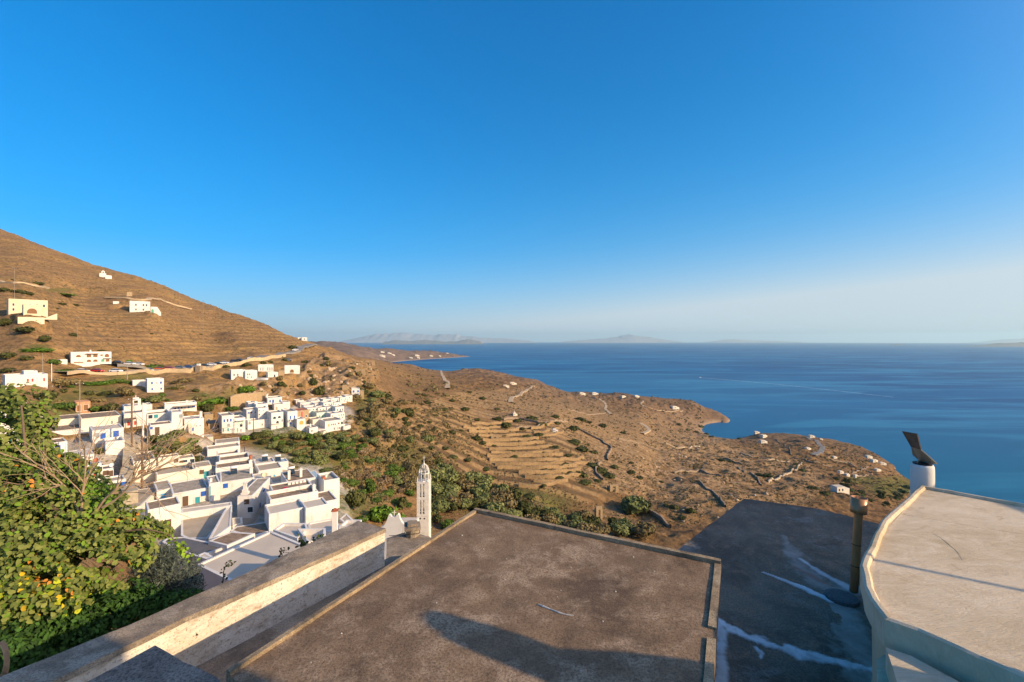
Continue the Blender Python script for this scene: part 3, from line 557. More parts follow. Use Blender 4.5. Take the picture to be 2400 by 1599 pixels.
# land cover: R green herbs, G bare rock, B terrace bands
GREEN = np.zeros_like(Z)
for b in [(90, 812, 30, 6), (140, 680, 38, 5), (480, 935, 45, 18), (540, 935, 20, 30), (300, 885, 60, 16), (350, 872, 30, 4), (160, 955, 60, 40), (220, 920, 70, 22), (700, 1010, 110, 25), (640, 1040, 60, 30), (760, 1075, 120, 25),
          (830, 1180, 60, 40), (2090, 1140, 70, 25), (2020, 1125, 40, 10), (860, 960, 30, 60), (950, 1080, 60, 50), (1200, 1180, 150, 40)]:
    GREEN = np.maximum(GREEN, blob(*b))
ROCK = np.clip(CRAG + .9 * blob(1560, 1090, 190, 70, 1) + .8 * blob(1700, 1130, 220, 70, 1) + .7 * blob(1250, 950, 160, 40, 1) + .6 * blob(1430, 1230, 90, 40, 1) + .6 * blob(1500, 1010, 220, 40, 1), 0, 1)
FARM = np.clip((GY - 600) / 1200, 0, 1) * (PXG > 700)
Cc = np.stack([GREEN, ROCK, np.clip(TER + .6 * TERH, 0, 1), FARM], -1).reshape(-1, 4)
PAVE = np.clip(blob(330, 1080, 230, 60, 1) + blob(560, 1170, 260, 110, 1) + blob(610, 990, 90, 30, 1) + blob(750, 975, 75, 34, 1), 0, 1) * (GY < 205) * (GY > 30) * (1 - blob(400, 1055, 60, 32, 1))
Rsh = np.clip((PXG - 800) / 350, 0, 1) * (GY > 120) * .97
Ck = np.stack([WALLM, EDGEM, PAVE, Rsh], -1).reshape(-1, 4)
m = NT('hill_ground', .97, .05)
at_ = m.n('ShaderNodeAttribute', _attribute_name='cover'); sp = m.n('ShaderNodeSeparateColor', Color=at_.outputs['Color'])
gr, rk, te, fr = sp.outputs[0], sp.outputs[1], sp.outputs[2], at_.outputs['Alpha']
oc = m.coord()
n1 = m.noise(.02, 6, .62, oc); n2 = m.noise(.12, 6, .65, oc); n3 = m.noise(.55, 5, .7, oc); n4 = m.noise(.05, 4, .6, oc, 1.5)
c = m.mix(m.ramp(n2, [(.35, 0), (.65, 1)]), (.32, .19, .075), (.45, .27, .105))
c = m.mix(m.ramp(n1, [(.4, 0), (.62, .8)]), c, (.25, .15, .08))
c = m.mix(m.ramp(n3, [(.49, 0), (.60, .85)]), c, (.125, .088, .046))
c = m.mix(m.ramp(n4, [(.56, 0), (.7, .7)]), c, (.17, .125, .07))
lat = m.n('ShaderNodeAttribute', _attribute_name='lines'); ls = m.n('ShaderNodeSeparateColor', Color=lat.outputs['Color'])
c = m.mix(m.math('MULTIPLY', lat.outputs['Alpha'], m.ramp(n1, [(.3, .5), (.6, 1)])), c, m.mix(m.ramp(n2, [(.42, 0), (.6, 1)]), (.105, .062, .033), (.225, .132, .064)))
# dry stone terrace lines follow the contours
sx = m.n('ShaderNodeSeparateXYZ', Vector=oc)
c = m.mix(m.math('MULTIPLY', ls.outputs[0], .6), c, m.mix(m.ramp(n3, [(.4, 0), (.6, 1)]), (.34, .225, .11), (.50, .34, .165)))
c = m.mix(m.math('MULTIPLY', ls.outputs[1], .85), c, (.15, .105, .055))
c = m.mix(m.math('MULTIPLY', ls.outputs[2], m.ramp(n2, [(.3, .6), (.6, .95)])), c, m.mix(m.ramp(n3, [(.35, 0), (.6, 1)]), (.42, .37, .30), (.58, .52, .43)))
rc = m.mix(m.ramp(n3, [(.35, 0), (.6, 1)]), (.14, .09, .05), (.44, .295, .16))
c = m.mix(m.math('MULTIPLY', rk, m.ramp(m.noise(.16, 6, .7, oc), [(.38, 0), (.55, .95)])), c, rc)
c = m.mix(m.math('MULTIPLY', gr, m.ramp(n3, [(.38, .85), (.6, .25)])), c, (.10, .135, .03))
fc = m.mix(m.ramp(m.noise(.012, 8, .7, oc), [(.4, 0), (.62, 1)]), (.115, .075, .055), (.24, .165, .115))
ft = m.math('FRACT', m.math('DIVIDE', m.math('ADD', sx.outputs[2], m.math('MULTIPLY', m.noise(.006, 3, .5, oc), 30)), 5.0))
fc = m.mix(m.math('MULTIPLY', m.ramp(ft, [(0, .6), (.25, .3), (.35, 0)]), m.ramp(n1, [(.35, .2), (.6, 1)])), fc, (.30, .21, .14))
shore = m.ramp(m.n('ShaderNodeMapRange', Value=sx.outputs[2], i1=SEA, i2=SEA + 9).outputs[0], [(.2, 1), (1, 0)])
fc = m.mix(shore, fc, (.36, .27, .2))
c = m.mix(m.math('MULTIPLY', fr, .9), c, fc)
m.col(c)
b = m.bump(m.noise(.3, 6, .75, oc), .9, 1.6); b = m.bump(n3, .6, .6, b); m.bump(m.noise(2.2, 4, .6, oc), .3, .12, b)
idx = np.arange(NY * NPX).reshape(NY, NPX)
Q = np.stack([idx[:-1, :-1], idx[:-1, 1:], idx[1:, 1:], idx[1:, :-1]], -1).reshape(-1, 4)
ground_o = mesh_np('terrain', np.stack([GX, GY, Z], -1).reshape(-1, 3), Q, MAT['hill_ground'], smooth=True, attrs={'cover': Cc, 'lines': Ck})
tag(ground_o, kind='structure')

# ------------------------------------------------------------------ sea
RS = 50000
vs = [(0, 0, SEA)]; fs = []
mb = MB(); rr_ = [300, 1500, 6000, 20000, RS]; n = 128
V = [(r * math.sin(a), r * math.cos(a), SEA) for r in rr_ for a in [2 * math.pi * k / n for k in range(n)]]
Fq = [(i * n + k, i * n + (k + 1) % n, (i + 1) * n + (k + 1) % n, (i + 1) * n + k) for i in range(4) for k in range(n)] + [tuple(range(n - 1, -1, -1))]
mb.add(V, Fq)
m = NT('sea_water', .42, .035); oc = m.coord()
st = m.noise(.00055, 4, .6, oc, .8, (1, 3.2, 1)); st2 = m.noise(.0016, 5, .6, oc, 1.2, (.6, 3.0, 1)); st3 = m.noise(.03, 4, .6, oc, 0, (.6, 1.6, 1))
c = m.mix(m.ramp(st, [(.38, 0), (.6, 1)]), (.0, .05, .17), (.002, .10, .26))
c = m.mix(m.ramp(st2, [(.49, 0), (.60, .8)]), c, (.035, .23, .40))
c = m.mix(m.ramp(st3, [(.35, .25), (.6, 0)]), c, (.0, .065, .18))
sh = m.noise(.004, 4, .6, oc)
sx = m.n('ShaderNodeSeparateXYZ', Vector=oc)
near = m.ramp(m.n('ShaderNodeMapRange', Value=m.math('ADD', sx.outputs[1], m.math('MULTIPLY', sh, 300)), i1=450, i2=1500).outputs[0], [(.05, .75), (1, 0)])
patch = m.math('MULTIPLY', m.ramp(m.n('ShaderNodeMapRange', Value=m.math('ADD', sx.outputs[1], m.math('MULTIPLY', m.noise(.0011, 4, .6, oc, .5), 900)), i1=3300, i2=3900).outputs[0], [(0, 1), (.5, 0)]), m.ramp(m.n('ShaderNodeMapRange', Value=m.math('ADD', sx.outputs[0], m.math('MULTIPLY', m.noise(.0009, 3, .6, oc), 1200)), i1=600, i2=2600).outputs[0], [(0, 1), (1, .1)]))
c = m.mix(m.math('MULTIPLY', patch, .6), c, (.04, .19, .33))
c = m.mix(near, c, (.0, .12, .20))
m.col(c); m.bump(m.noise(.12, 3, .6, oc, 0, (.6, 1.6, 1)), .25, .6)
sea = mb.build('sea', MAT['sea_water']); tag(sea, kind='structure')
# turquoise shallows of the bay: a sheet just above the water near the shore
# distant islands
def island(label, prof, Y, base, mat, thick, rough=0.04, seed=0):
    xs = np.array([p[0] for p in prof]); zs = np.array([-(p[1] - Y0) / F * Y for p in prof])
    n, k = 140, 9; px = np.linspace(xs[0], xs[-1], n); top = np.interp(px, xs, zs)
    r2 = np.random.default_rng(seed); 
    nz = vnoise(px / 9.0 + seed, px * 0 + seed) + .5 * vnoise(px / 3.7 + seed, px * 0 + 3) + .25 * vnoise(px / 1.6, px * 0 + seed) - .87
    hh = top - SEA; top = SEA + np.maximum(hh * (1 + nz * rough * 4), 0) * np.clip(np.minimum(np.arange(n), n - 1 - np.arange(n)) / 5, 0, 1)
    Vv = []
    for j in range(k):
        t = (j / (k - 1)) * 2 - 1; yy = Y + t * thick; prof_f = 1 - abs(t) ** 1.3
        for i in range(n):
            X = (px[i] - CX) / F * Y; z = base + (top[i] - base) * prof_f * (1 + .3 * (vnoise(px[i:i + 1] / 5 + j * 3.1, np.array([j * 2.3]))[0] - .5) * (0 if abs(t) < .01 else 1))
            Vv.append((X, yy, z if 0 < j < k - 1 else base - 5))
    idx = np.arange(n * k).reshape(k, n); Q = np.stack([idx[:-1, :-1], idx[:-1, 1:], idx[1:, 1:], idx[1:, :-1]], -1).reshape(-1, 4)
    o = mesh_np('distant_island', np.array(Vv), Q, MAT[mat], loc=((px.mean() - CX) / F * Y, Y, SEA), smooth=True)
    tag(o, label, 'island', kind='structure')
island('long pale blue island on the left horizon', [(795, 802), (830, 793), (880, 784), (905, 782), (945, 780), (985, 784), (1020, 785), (1050, 782.5), (1090, 787), (1130, 791), (1200, 795), (1260, 801)], 42000, SEA, 'hazed_island_rock', 2500, .04, 1)
island('low purple grey island in front of the long pale island', [(895, 802), (925, 797.5), (960, 799.5), (1000, 797), (1030, 800), (1065, 801), (1095, 796), (1120, 799), (1135, 803)], 26000, SEA, 'island_near', 900, .05, 2)
island('peaked pale blue island right of the middle of the horizon', [(1310, 801), (1370, 797), (1420, 793), (1455, 788), (1478, 785), (1500, 788), (1530, 792), (1570, 798), (1600, 802)], 44000, SEA, 'hazed_island_rock', 2500, .05, 3)
island('flat faint island on the right part of the horizon', [(1655, 802), (1690, 797), (1720, 795), (1760, 798), (1820, 799), (1880, 802)], 45000, SEA, 'hazed_island_rock', 1500, .03, 4)
island('tiny dark islet on the right sea', [(2090, 808), (2103, 805.5), (2120, 808.5)], 21000, SEA, 'island_near', 300, .02, 5)
island('dark green island at the right edge of the sea', [(2266, 813), (2290, 810), (2320, 808), (2345, 804), (2375, 803), (2410, 804), (2470, 806), (2560, 812)], 16000, SEA, 'island_near', 700, .05, 6)
island('pale high island behind the dark island at the right edge', [(2300, 803), (2330, 799), (2360, 795), (2400, 793), (2460, 790), (2560, 800)], 40000, SEA, 'hazed_island_rock', 2000, .04, 7)
# ------------------------------------------------------------------ houses
def opening(q, root, face, u0, u1, v0, v1, kind, colr, zt, hgt, far=False):
    o = Vector((q['p0'].x, q['p0'].y, q['zb'])); up = Vector((0, 0, 1)); W, Dp = q['w'], q['dep']
    if face == 'F': org, ax, nrm, L = o, q['ax'], -q['ay'], W
    elif face == 'R': org, ax, nrm, L = o + q['ax'] * W, q['ay'], q['ax'], Dp
    else: org, ax, nrm, L = o + q['ay'] * Dp, -q['ay'], -q['ax'], Dp
    a, b, c, d = u0 * L, u1 * L, v0 * hgt, v1 * hgt
    nm = {'w': 'window', 'd': 'door', 'a': 'archway'}[kind]
    def shape(a, b, c, d, off, th):
        if kind == 'a':
            r = (b - a) / 2; cx = (a + b) / 2; sp = max(c, d - r); pts = [(a, c), (b, c)] + [(cx + r * math.cos(t), sp + (d - sp) * math.sin(t)) for t in [math.pi * k / 8 for k in range(9)]]
        else: pts = [(a, c), (b, c), (b, d), (a, d)]
        n = len(pts); P = [org + ax * x + up * z + nrm * off for x, z in pts]; P2 = [p + nrm * th for p in P]
        return P + P2, [tuple(range(n - 1, -1, -1)), tuple(range(n, 2 * n))] + [(i, (i + 1) % n, n + (i + 1) % n, n + i) for i in range(n)]
    dark = colr in ('dark_opening',)
    mb = MB(); mb.add(*shape(a - .07, b + .07, c - (.07 if kind == 'w' else 0), d + .07, -.05, .09))
    if kind == 'w': mb.add(*shape(a - .12, b + .12, c - .14, c - .07, -.05, .16) if kind != 'a' else shape(a, b, c, d, -.05, .1))
    fr = mb.build(nm, MAT['white_paint'] if dark else MAT['whitewash'], root)
    mb = MB(); mb.add(*shape(a, b, c, d, .0, .055))
    pn = mb.build('door_leaf' if kind == 'd' else 'pane' if dark else 'shutter', MAT['glass'] if dark else MAT[colr], fr)
def house(q):
    o = q['p0']; W, Dp = q['w'], q['dep']; ax, ay = q['ax'], q['ay']; zt, zb = q['zt'], q['zb']
    c = [o, o + ax * W, o + ax * W + ay * Dp, o + ay * Dp]
    low = min([zb] + [ground(p.x, p.y) for p in c]) - .6
    root = thing(q['name'], q['label'], q['cat'], (o + ax * W / 2 + ay * Dp / 2) * 1 + Vector((0, 0, zb)), q['grp'])
    par = q['par']; t = .28
    P = lambda x, y: (o.x + ax.x * x + ay.x * y, o.y + ax.y * x + ay.y * y)
    mb = MB(); mb.prism([P(0, 0), P(W, 0), P(W, Dp), P(0, Dp)], low, zt - par)
    e = .002
    mb.prism([P(0, 0), P(W, 0), P(W, t), P(0, t)], zt - par + e, zt); mb.prism([P(0, Dp - t), P(W, Dp - t), P(W, Dp), P(0, Dp)], zt - par + e, zt)
    mb.prism([P(0, t), P(t, t), P(t, Dp - t), P(0, Dp - t)], zt - par + e, zt - .02); mb.prism([P(W - t, t), P(W, t), P(W, Dp - t), P(W - t, Dp - t)], zt - par + e, zt - .02)
    wl = mb.build('wall', MAT[q['wall']], root, bevel=.05 if q['Y'] < 130 else 0)
    mb = MB(); mb.prism([P(t, t), P(W - t, t), P(W - t, Dp - t), P(t, Dp - t)], zt - par + .001, zt - par + min(.03, par * .3))
    mb.build('roof', MAT[q['roof']], root)
    for k, (face, u0, u1, v0, v1, kind, col) in enumerate(q['ops']):
        opening(q, root, face, u0, u1, v0, v1, kind, col, zt, zt - zb)
    q['root'] = root; return root
for i, q in enumerate(H):
    rr = random.Random(i * 7 + 3); hg = q['zt'] - q['zb']
    if q['name'] in ('white_house', 'long_house') and q['Y'] < 135 and hg > 2.3:
        us = [.15, .38, .62, .85]; used = [(o[1] - .1, o[2] + .1) for o in q['ops'] if o[0] == 'F']
        for u in us:
            if rr.random() < .26 and not any(a < u < b for a, b in used):
                k = rr.choice(['wood', 'blue_paint', 'dark_opening', 'grey_paint', 'dark_opening', 'teal_paint']); ww = .42 / q['w']; v = .48 if hg < 3.5 else rr.choice([.25, .62]); q['ops'] = list(q['ops']) + [('F', u - ww, u + ww, v, v + 1.1 / hg * .85, 'w', k)]
        if rr.random() < .5: u = rr.uniform(.25, .75); q['ops'] = list(q['ops']) + [('L' if q['x0'] > 480 else 'F', u - .45 / (q['dep'] if q['x0'] > 480 else q['w']), u + .45 / (q['dep'] if q['x0'] > 480 else q['w']), 0, min(.8, 2.0 / hg), 'd', rr.choice(['wood', 'blue_paint', 'teal_paint']))] if not any(a < u < b for a, b in used) else q['ops']
for q in H: house(q)
def aerial(q, u, v, hh, label):
    o = Vector((q['p0'].x, q['p0'].y, q['zt'] - q['par'])) + q['ax'] * q['w'] * u + q['ay'] * q['dep'] * v; up = Vector((0, 0, 1)); r = thing('tv_aerial', label, 'aerial', o); MB().tube([o, o + up * hh], .025, 5).build('mast', MAT['grey_paint'], r)
    mb = MB(); mb.tube([o + up * hh * .95 - q['ax'] * .5, o + up * hh * .95 + q['ax'] * .5], .015, 4)
    for t in (-.4, -.2, 0, .2, .4): c = o + up * hh * .95 + q['ax'] * t; mb.tube([c - q['ay'] * .3, c + q['ay'] * .3], .012, 4)
    mb.build('antenna', MAT['grey_paint'], r)
for i, q in enumerate([q for q in H if q['Y'] < 135 and q['name'] in ('white_house', 'long_house')][::3]): aerial(q, .2 + .15 * (i % 4), .4, 1.8 + .3 * (i % 3), 'thin metal aerial on the roof of the ' + ' '.join(q['label'].split()[:8]))
def find(s): return next(q for q in H if s in q['label'])
def on_roof(q, u, v, dz=0): return Vector((q['p0'].x, q['p0'].y, q['zt'] - q['par'] + .03 + dz)) + q['ax'] * q['w'] * u + q['ay'] * q['dep'] * v

def chimney(pos, w, hgt, parent=None, label=None, cap='slab', mat='whitewash', a=R(20)):
    root = parent if parent else thing('chimney', label, 'chimney', pos)
    ax = Vector((math.cos(a), math.sin(a), 0)); ay = Vector((-math.sin(a), math.cos(a), 0)); up = Vector((0, 0, 1)); s = w / 2
    mb = MB(); mb.obox(pos, ax, ay, up, -s, s, -s, s, -.3, hgt)
    if cap == 'step': mb.obox(pos, ax, ay, up, -s * 2.1, s * 2.1, -s * 2.1, s * 2.1, -.3, hgt * .22); mb.obox(pos, ax, ay, up, -s * 1.5, s * 1.5, -s * 1.5, s * 1.5, hgt * .22 - .01, hgt * .5)
    st = mb.build('chimney_stack', MAT[mat], root, bevel=.02)
    mb = MB(); mb.obox(pos, ax, ay, up, -s * 1.3, s * 1.3, -s * 1.3, s * 1.3, hgt + .003, hgt + .09)
    mb.obox(pos, ax, ay, up, -s * .5, s * .5, -s * .5, s * .5, hgt + .093, hgt + .25)
    mb.build('chimney_cap', MAT[mat if cap != 'tile' else 'terracotta'], st)
# chimneys are part of their houses
for key, u, v, w_, hh, cap in [('stepped white chimney and one', .35, .12, .55, 2.0, 'step'), ('two tall white chimneys', .12, .25, .5, 1.7, 'slab'), ('two tall white chimneys', .55, .3, .5, 1.7, 'slab'),
        ('stepped parapet and a shaded', .93, .2, .5, 1.5, 'slab'), ('red pot on its corner', .95, .15, .6, 1.0, 'slab'), ('cube with three blue shutters perched', .02, .3, .6, 1.4, 'slab'),
        ('block with an ochre opening', .1, .4, .9, 1.0, 'slab'), ('corner white house with one small', .5, .5, .5, .8, 'slab'), ('row of blue windows under', .7, .3, .6, .7, 'slab'), ('pergola terrace', .95, .1, .6, 2.2, 'slab'),
        ('large white two storey house with brown', .5, .5, .5, .9, 'slab'), ('narrow teal side window', .25, .3, .4, .5, 'slab'), ('solar water heater on a smooth', .95, .5, .6, 1.1, 'slab'), ('outer stair of narrow', .9, .4, .6, 1.6, 'slab')]:
    q = find(key); chimney(on_roof(q, u, v), w_, hh, parent=q['root'], cap=cap, a=R(q['yaw']))
# bell gables on the chapels, outer stairs, awnings, canopies: parts of their buildings
def gable(q, u, v, w_, hh):
    o = on_roof(q, u, v); ax, ay, up = q['ax'], q['ay'], Vector((0, 0, 1)); mb = MB(); s = w_ / 2
    mb.obox(o, ax, ay, up, -s, -s * .4, -.15, .15, -.2, hh); mb.obox(o, ax, ay, up, s * .4, s, -.15, .15, -.2, hh); mb.obox(o, ax, ay, up, -s, s, -.17, .17, hh + .002, hh * 1.3); mb.obox(o, ax, ay, up, -s * .6, s * .6, -.15, .15, hh * 1.3 + .002, hh * 1.55)
    g = mb.build('bell_gable', MAT['whitewash'], q['root'])
    mb = MB(); mb.obox(o, ax, ay, up, -.05, .05, -.05, .05, hh * 1.55, hh * 1.95); mb.obox(o, ax, ay, up, -.18, .18, -.04, .04, hh * 1.75, hh * 1.82); mb.build('cross', MAT['white_paint'], g)
gable(find('pale blue fronted chapel'), .42, .05, 2.2, 1.6); gable(find('tiny white chapel'), .55, .05, 2.4, 1.7)
def steps(q, u0, u1, z0, z1, run, n, mat='whitewash', side=-1):
    mb = MB(); o = Vector((q['p0'].x, q['p0'].y, q['zb'])); hgt = z1 - z0; up = Vector((0, 0, 1))
    for i in range(n):
        mb.obox(o, q['ax'], -q['ay'], up, u0 * q['w'], u1 * q['w'], run * (1 - (i + 1) / n) + .004 * i, run * (1 - i / n), -1.5, z0 + hgt * (i + 1) / n)
    mb.build('outer_stair', MAT[mat], q['root'])
q = find('outer stair of narrow'); steps(q, .18, .36, 0, (q['zt'] - q['zb']) * .75, 3.4, 14, 'pale_roof')
def ramp_stair(q, x0, x1, z0, z1, y0, y1, mat='whitewash'):
    o = Vector((q['p0'].x, q['p0'].y, q['zb'])); ax, ay = q['ax'], q['ay']; mb = MB(); n = 10
    for i in range(n):
        a, b = x0 + (x1 - x0) * i / n, x0 + (x1 - x0) * (i + 1) / n; zz = z0 + (z1 - z0) * i / n
        mb.obox(o, ax, ay, Vector((0, 0, 1)), min(a, b), max(a, b) + .0, y0, y1, -2, max(zz, -1.5))
    mb.build('outer_stair', MAT[mat], q['root'])
q = find('small white stair wing'); ramp_stair(q, q['w'], q['w'] * 1.65, (q['zt'] - q['zb']), 0, 0, 1.6)
q = find('pale yellow front wing')
ramp_stair(q, q['w'] * 1.9, q['w'] * 1.15, .6, -1.6, -3, -1.6, 'yellow_wall')
mb = MB(); o = Vector((q['p0'].x, q['p0'].y, q['zb'])); mb.obox(o, q['ax'], q['ay'], Vector((0, 0, 1)), -1.8, q['w'] * 1.15, -3.0, -2.6, -4, -1.2); mb.build('terrace_wall', MAT['yellow_wall'], q['root'])
q = find('row of blue windows under')
mb = MB(); o = Vector((q['p0'].x, q['p0'].y, q['zb'])); hgt = q['zt'] - q['zb']
mb.obox(o, q['ax'], -q['ay'], Vector((0, 0, 1)), .25 * q['w'], .98 * q['w'], 0.01, 1.9, hgt * .62, hgt * .66); mb.build('awning', MAT['cement_roof'], q['root'])
for qn, u0, u1, vv, out, mm in [('mint green balcony door', .12, .98, .82, 1.1, 'whitewash'), ('lean-to canopy', .05, .95, .75, 1.5, 'cement_roof'), ('tall blue balcony doors', .15, .9, .47, .8, 'whitewash'), ('four dark arched', .05, .7, .32, .6, 'whitewash'),
                                ('pergola terrace', 0, .5, .62, 2.6, 'wood'), ('large white two storey house with brown', .8, 1.0, .5, 1.0, 'whitewash'), ('large white two storey house with brown', .36, .68, .88, 1.2, 'pale_roof'), ('teal shuttered house and one', 0, 0, 0, 0, '')]:
    qq = [x for x in H if qn in x['label']]
    if not qq or not mm: continue
    q = qq[0]; o = Vector((q['p0'].x, q['p0'].y, q['zb'])); hgt = q['zt'] - q['zb']; mb = MB()
    mb.obox(o, q['ax'], -q['ay'], Vector((0, 0, 1)), u0 * q['w'], u1 * q['w'], .01, out, hgt * vv, hgt * vv + .14)
    if mm in ('wood', 'cement_roof'):
        for u in (u0 + .01, u1 - .02): mb.obox(o, q['ax'], -q['ay'], Vector((0, 0, 1)), u * q['w'], u * q['w'] + .12, out - .2, out - .08, -.5, hgt * vv - .003)
    mb.build('pergola' if mm == 'wood' else 'balcony_slab' if vv < .6 else 'canopy', MAT[mm], q['root'])
# white ledge blocks and roof boxes
q = find('row of white ledge blocks'); mb = MB()
for i in range(5): mb.obox(on_roof(q, .45 + i * .1, .75), q['ax'], q['ay'], Vector((0, 0, 1)), 0, .5, 0, .5, -.02, .45)
mb.build('ledge_blocks', MAT['whitewash'], q['root'])
# solar heaters, dishes, air conditioners, pots: things of their own
def solar(q, u, v, label):
    o = on_roof(q, u, v); ax, ay, up = q['ax'], q['ay'], Vector((0, 0, 1)); r = thing('solar_heater', label, 'solar heater', o)
    mb = MB(); mb.tube([o + ax * -.7 + up * 1.25 + ay * .6, o + ax * .7 + up * 1.25 + ay * .6], .27, 10); mb.build('water_tank', MAT['white_paint'], r, True)
    mb = MB(); A = [o + ax * x + ay * y + up * z for x, y, z in ((-.6, -.7, .2), (.6, -.7, .2), (.6, .5, 1.0), (-.6, .5, 1.0))]; mb.add(A + [p + Vector((0, 0, .08)) for p in A], [(3, 2, 1, 0), (4, 5, 6, 7), (0, 1, 5, 4), (1, 2, 6, 5), (2, 3, 7, 6), (3, 0, 4, 7)])
    mb.build('collector_panel', MAT['glass'], r); mb = MB()
    for x in (-.55, .55):
        mb.tube([o + ax * x + ay * .6, o + ax * x + ay * .6 + up * 1.1], .03, 5); mb.tube([o + ax * x + ay * -.7, o + ax * x + ay * -.7 + up * .2], .03, 5); mb.tube([o + ax * x + ay * -.7 + up * .05, o + ax * x + ay * .6 + up * .05], .03, 5)
    mb.build('frame', MAT['grey_paint'], r)
solar(find('solar water heater on a smooth'), .42, .65, 'solar water heater with white tank on the smooth grey roof')
solar(find('solar tank above the ravine'), .55, .5, 'solar water heater with white tank on the roof above the ravine')
solar(find('clutter on its flat roof'), .4, .5, 'solar water heater on the cluttered flat roof at the ravine edge')
solar(find('big white cube with two'), .32, .7, 'solar water heater between the two tall white chimneys')
def ac(q, u, z, label, face=-1):
    o = Vector((q['p0'].x, q['p0'].y, q['zb'])) + q['ax'] * q['w'] * u - q['ay'] * .02; up = Vector((0, 0, 1)); r = thing('air_conditioner', label, 'air conditioner', o + up * z)
    MB().obox(o, q['ax'], -q['ay'], up, 0, .85, .0, .32, z, z + .6).build('casing', MAT['white_paint'], r, bevel=.02)
    c = o + q['ax'] * .3 + up * (z + .3) - q['ay'] * .325; MB().tube([c, c - q['ay'] * .02], .22, 14).build('fan_grille', MAT['grey_paint'], r)
ac(find('one teal shutter'), .02, .25, 'air conditioner unit on the terrace beside the teal shutter')
ac(find('tall blue balcony doors'), .05, 2, 'air conditioner unit on the narrow house with blue balcony doors')
def dish(pos, rad, label, d=Vector((.4, -1, .6)), mat='white_paint'):
    d = d.normalized(); r = thing('satellite_dish', label, 'satellite dish', pos); a = d.cross(Vector((0, 0, 1))).normalized(); b = d.cross(a); mb = MB(); c = pos + Vector((0, 0, .7)); vs = []
    for k in range(4):
        rr = rad * k / 3
        for j in range(14): t = 2 * math.pi * j / 14; vs.append(c + (a * math.cos(t) + b * math.sin(t)) * max(rr, .005) + d * (rr * rr / rad * .45))
    n = len(vs); fs = [(k * 14 + j, k * 14 + (j + 1) % 14, k * 14 + 14 + (j + 1) % 14, k * 14 + 14 + j) for k in range(3) for j in range(14)]
    mb.add(vs + [v - d * .02 for v in vs], fs + [tuple(n + i for i in f[::-1]) for f in fs]); mb.build('reflector', MAT[mat], r, True)
    mb = MB(); mb.tube([pos - Vector((0, 0, .1)), c - d * .04], .03, 6); mb.build('mast', MAT['grey_paint'], r)
    mb = MB(); mb.tube([c + b * rad * .8 + d * .25, c + d * rad * .9], .015, 5); mb.build('feed_arm', MAT['grey_paint'], r)
dish(on_roof(find('round satellite dish'), .7, .2), .45, 'terracotta coloured satellite dish on the white house under the fig tree', mat='terracotta')
dish(on_roof(find('diagonal shadow right'), .9, .1), .4, 'round white satellite dish above the white lower block by the lane')
dish(on_roof(find('blue grey corner behind'), .98, .1), .5, 'yellowish satellite dish on the corner of the tall chimney house', mat='yellow_wall')
def pot(pos, rad, hgt, label, mat='terracotta', plant=None):
    r = thing('plant_pot' if plant else 'pot', label, 'pot', pos); mb = MB(); mb.tube([pos, pos + Vector((0, 0, hgt * .8)), pos + Vector((0, 0, hgt * .81)), pos + Vector((0, 0, hgt))], [rad * .7, rad, rad * 1.12, rad * 1.12], 12)
    mb.build('pot_body', MAT[mat], r, False)
q = find('red pot on its corner'); pot(on_roof(q, .95, .15, 1.3), .35, .9, 'large red pot standing on the white roof corner of the stepped row', 'terracotta')
q = find('corner house with one white shuttered'); pot(on_roof(q, .1, .3, 0), .35, .8, 'terracotta pot on the roof terrace of the tall corner house'); pot(on_roof(q, .4, .6, 0), .3, .6, 'small pale pot on the roof terrace of the tall corner house', 'cream_wall')
q = find('low front wall between'); pot(on_roof(q, .92, .5), .4, .9, 'dark pot in the corner of the sunny courtyard', 'slate_roof')

# ------------------------------------------------------------------ roofs seen from above, traced as polygons at their own height
def poly_house(label, pts, z, hgt, wall='whitewash', roof='pale_roof', rim=.15, rw=.3, name='white_house', slope=None, cat='house', loc=None):
    P = [atz(x, y, z) for x, y in pts]; a = sum(P[i].x * P[(i + 1) % len(P)].y - P[(i + 1) % len(P)].x * P[i].y for i in range(len(P)))
    if a < 0: P = P[::-1]
    n = len(P); cx = sum(p.x for p in P) / n; cy = sum(p.y for p in P) / n
    root = thing(name, label, cat, (cx, cy, z - hgt)); p2 = [(p.x, p.y) for p in P]
    MB().prism(p2, z - hgt, z - rim).build('wall', MAT[wall], root)
    inner = []
    for i in range(n):
        a_, b_, c_ = P[i - 1], P[i], P[(i + 1) % n]; d1 = (b_ - a_).normalized(); d2 = (c_ - b_).normalized(); n1 = Vector((-d1.y, d1.x, 0)); n2 = Vector((-d2.y, d2.x, 0)); bi = (n1 + n2).normalized(); inner.append(b_ + bi * rw / max(.4, bi.dot(n1)))
    mb = MB()
    for i in range(n):
        j = (i + 1) % n; q4 = [P[i], P[j], inner[j], inner[i]]; mb.prism([(p.x, p.y) for p in q4], z - rim + .003, z)
    if rim > .03: mb.build('parapet', MAT[wall], root)
    MB().prism([(p.x, p.y) for p in inner], z - rim + .001, z - rim + min(.03, rim * .4)).build('roof', MAT[roof], root); return root
poly_house('big white flat roof with two blue shadows just behind the parapet', [(461, 1323), (635, 1244), (726, 1282), (735, 1300), (541, 1362)], -27, 7, roof='white_roof', rim=.22, rw=.35)
poly_house('small white roof terrace behind the big white roof with a low rim', [(640, 1242), (664, 1226), (718, 1226), (722, 1238), (697, 1262)], -27.2, 6, roof='pale_roof', rim=.35)
poly_house('dark brown flat roof left of the big white roof', [(488, 1268), (541, 1246), (598, 1250), (532, 1279)], -28.0, 6, roof='brown_roof', rim=.08)
poly_house('wide brown roof wedge below the tall white house', [(553, 1234), (655, 1219), (637, 1243), (590, 1258), (540, 1244)], -29.5, 5, roof='brown_roof', rim=.08)
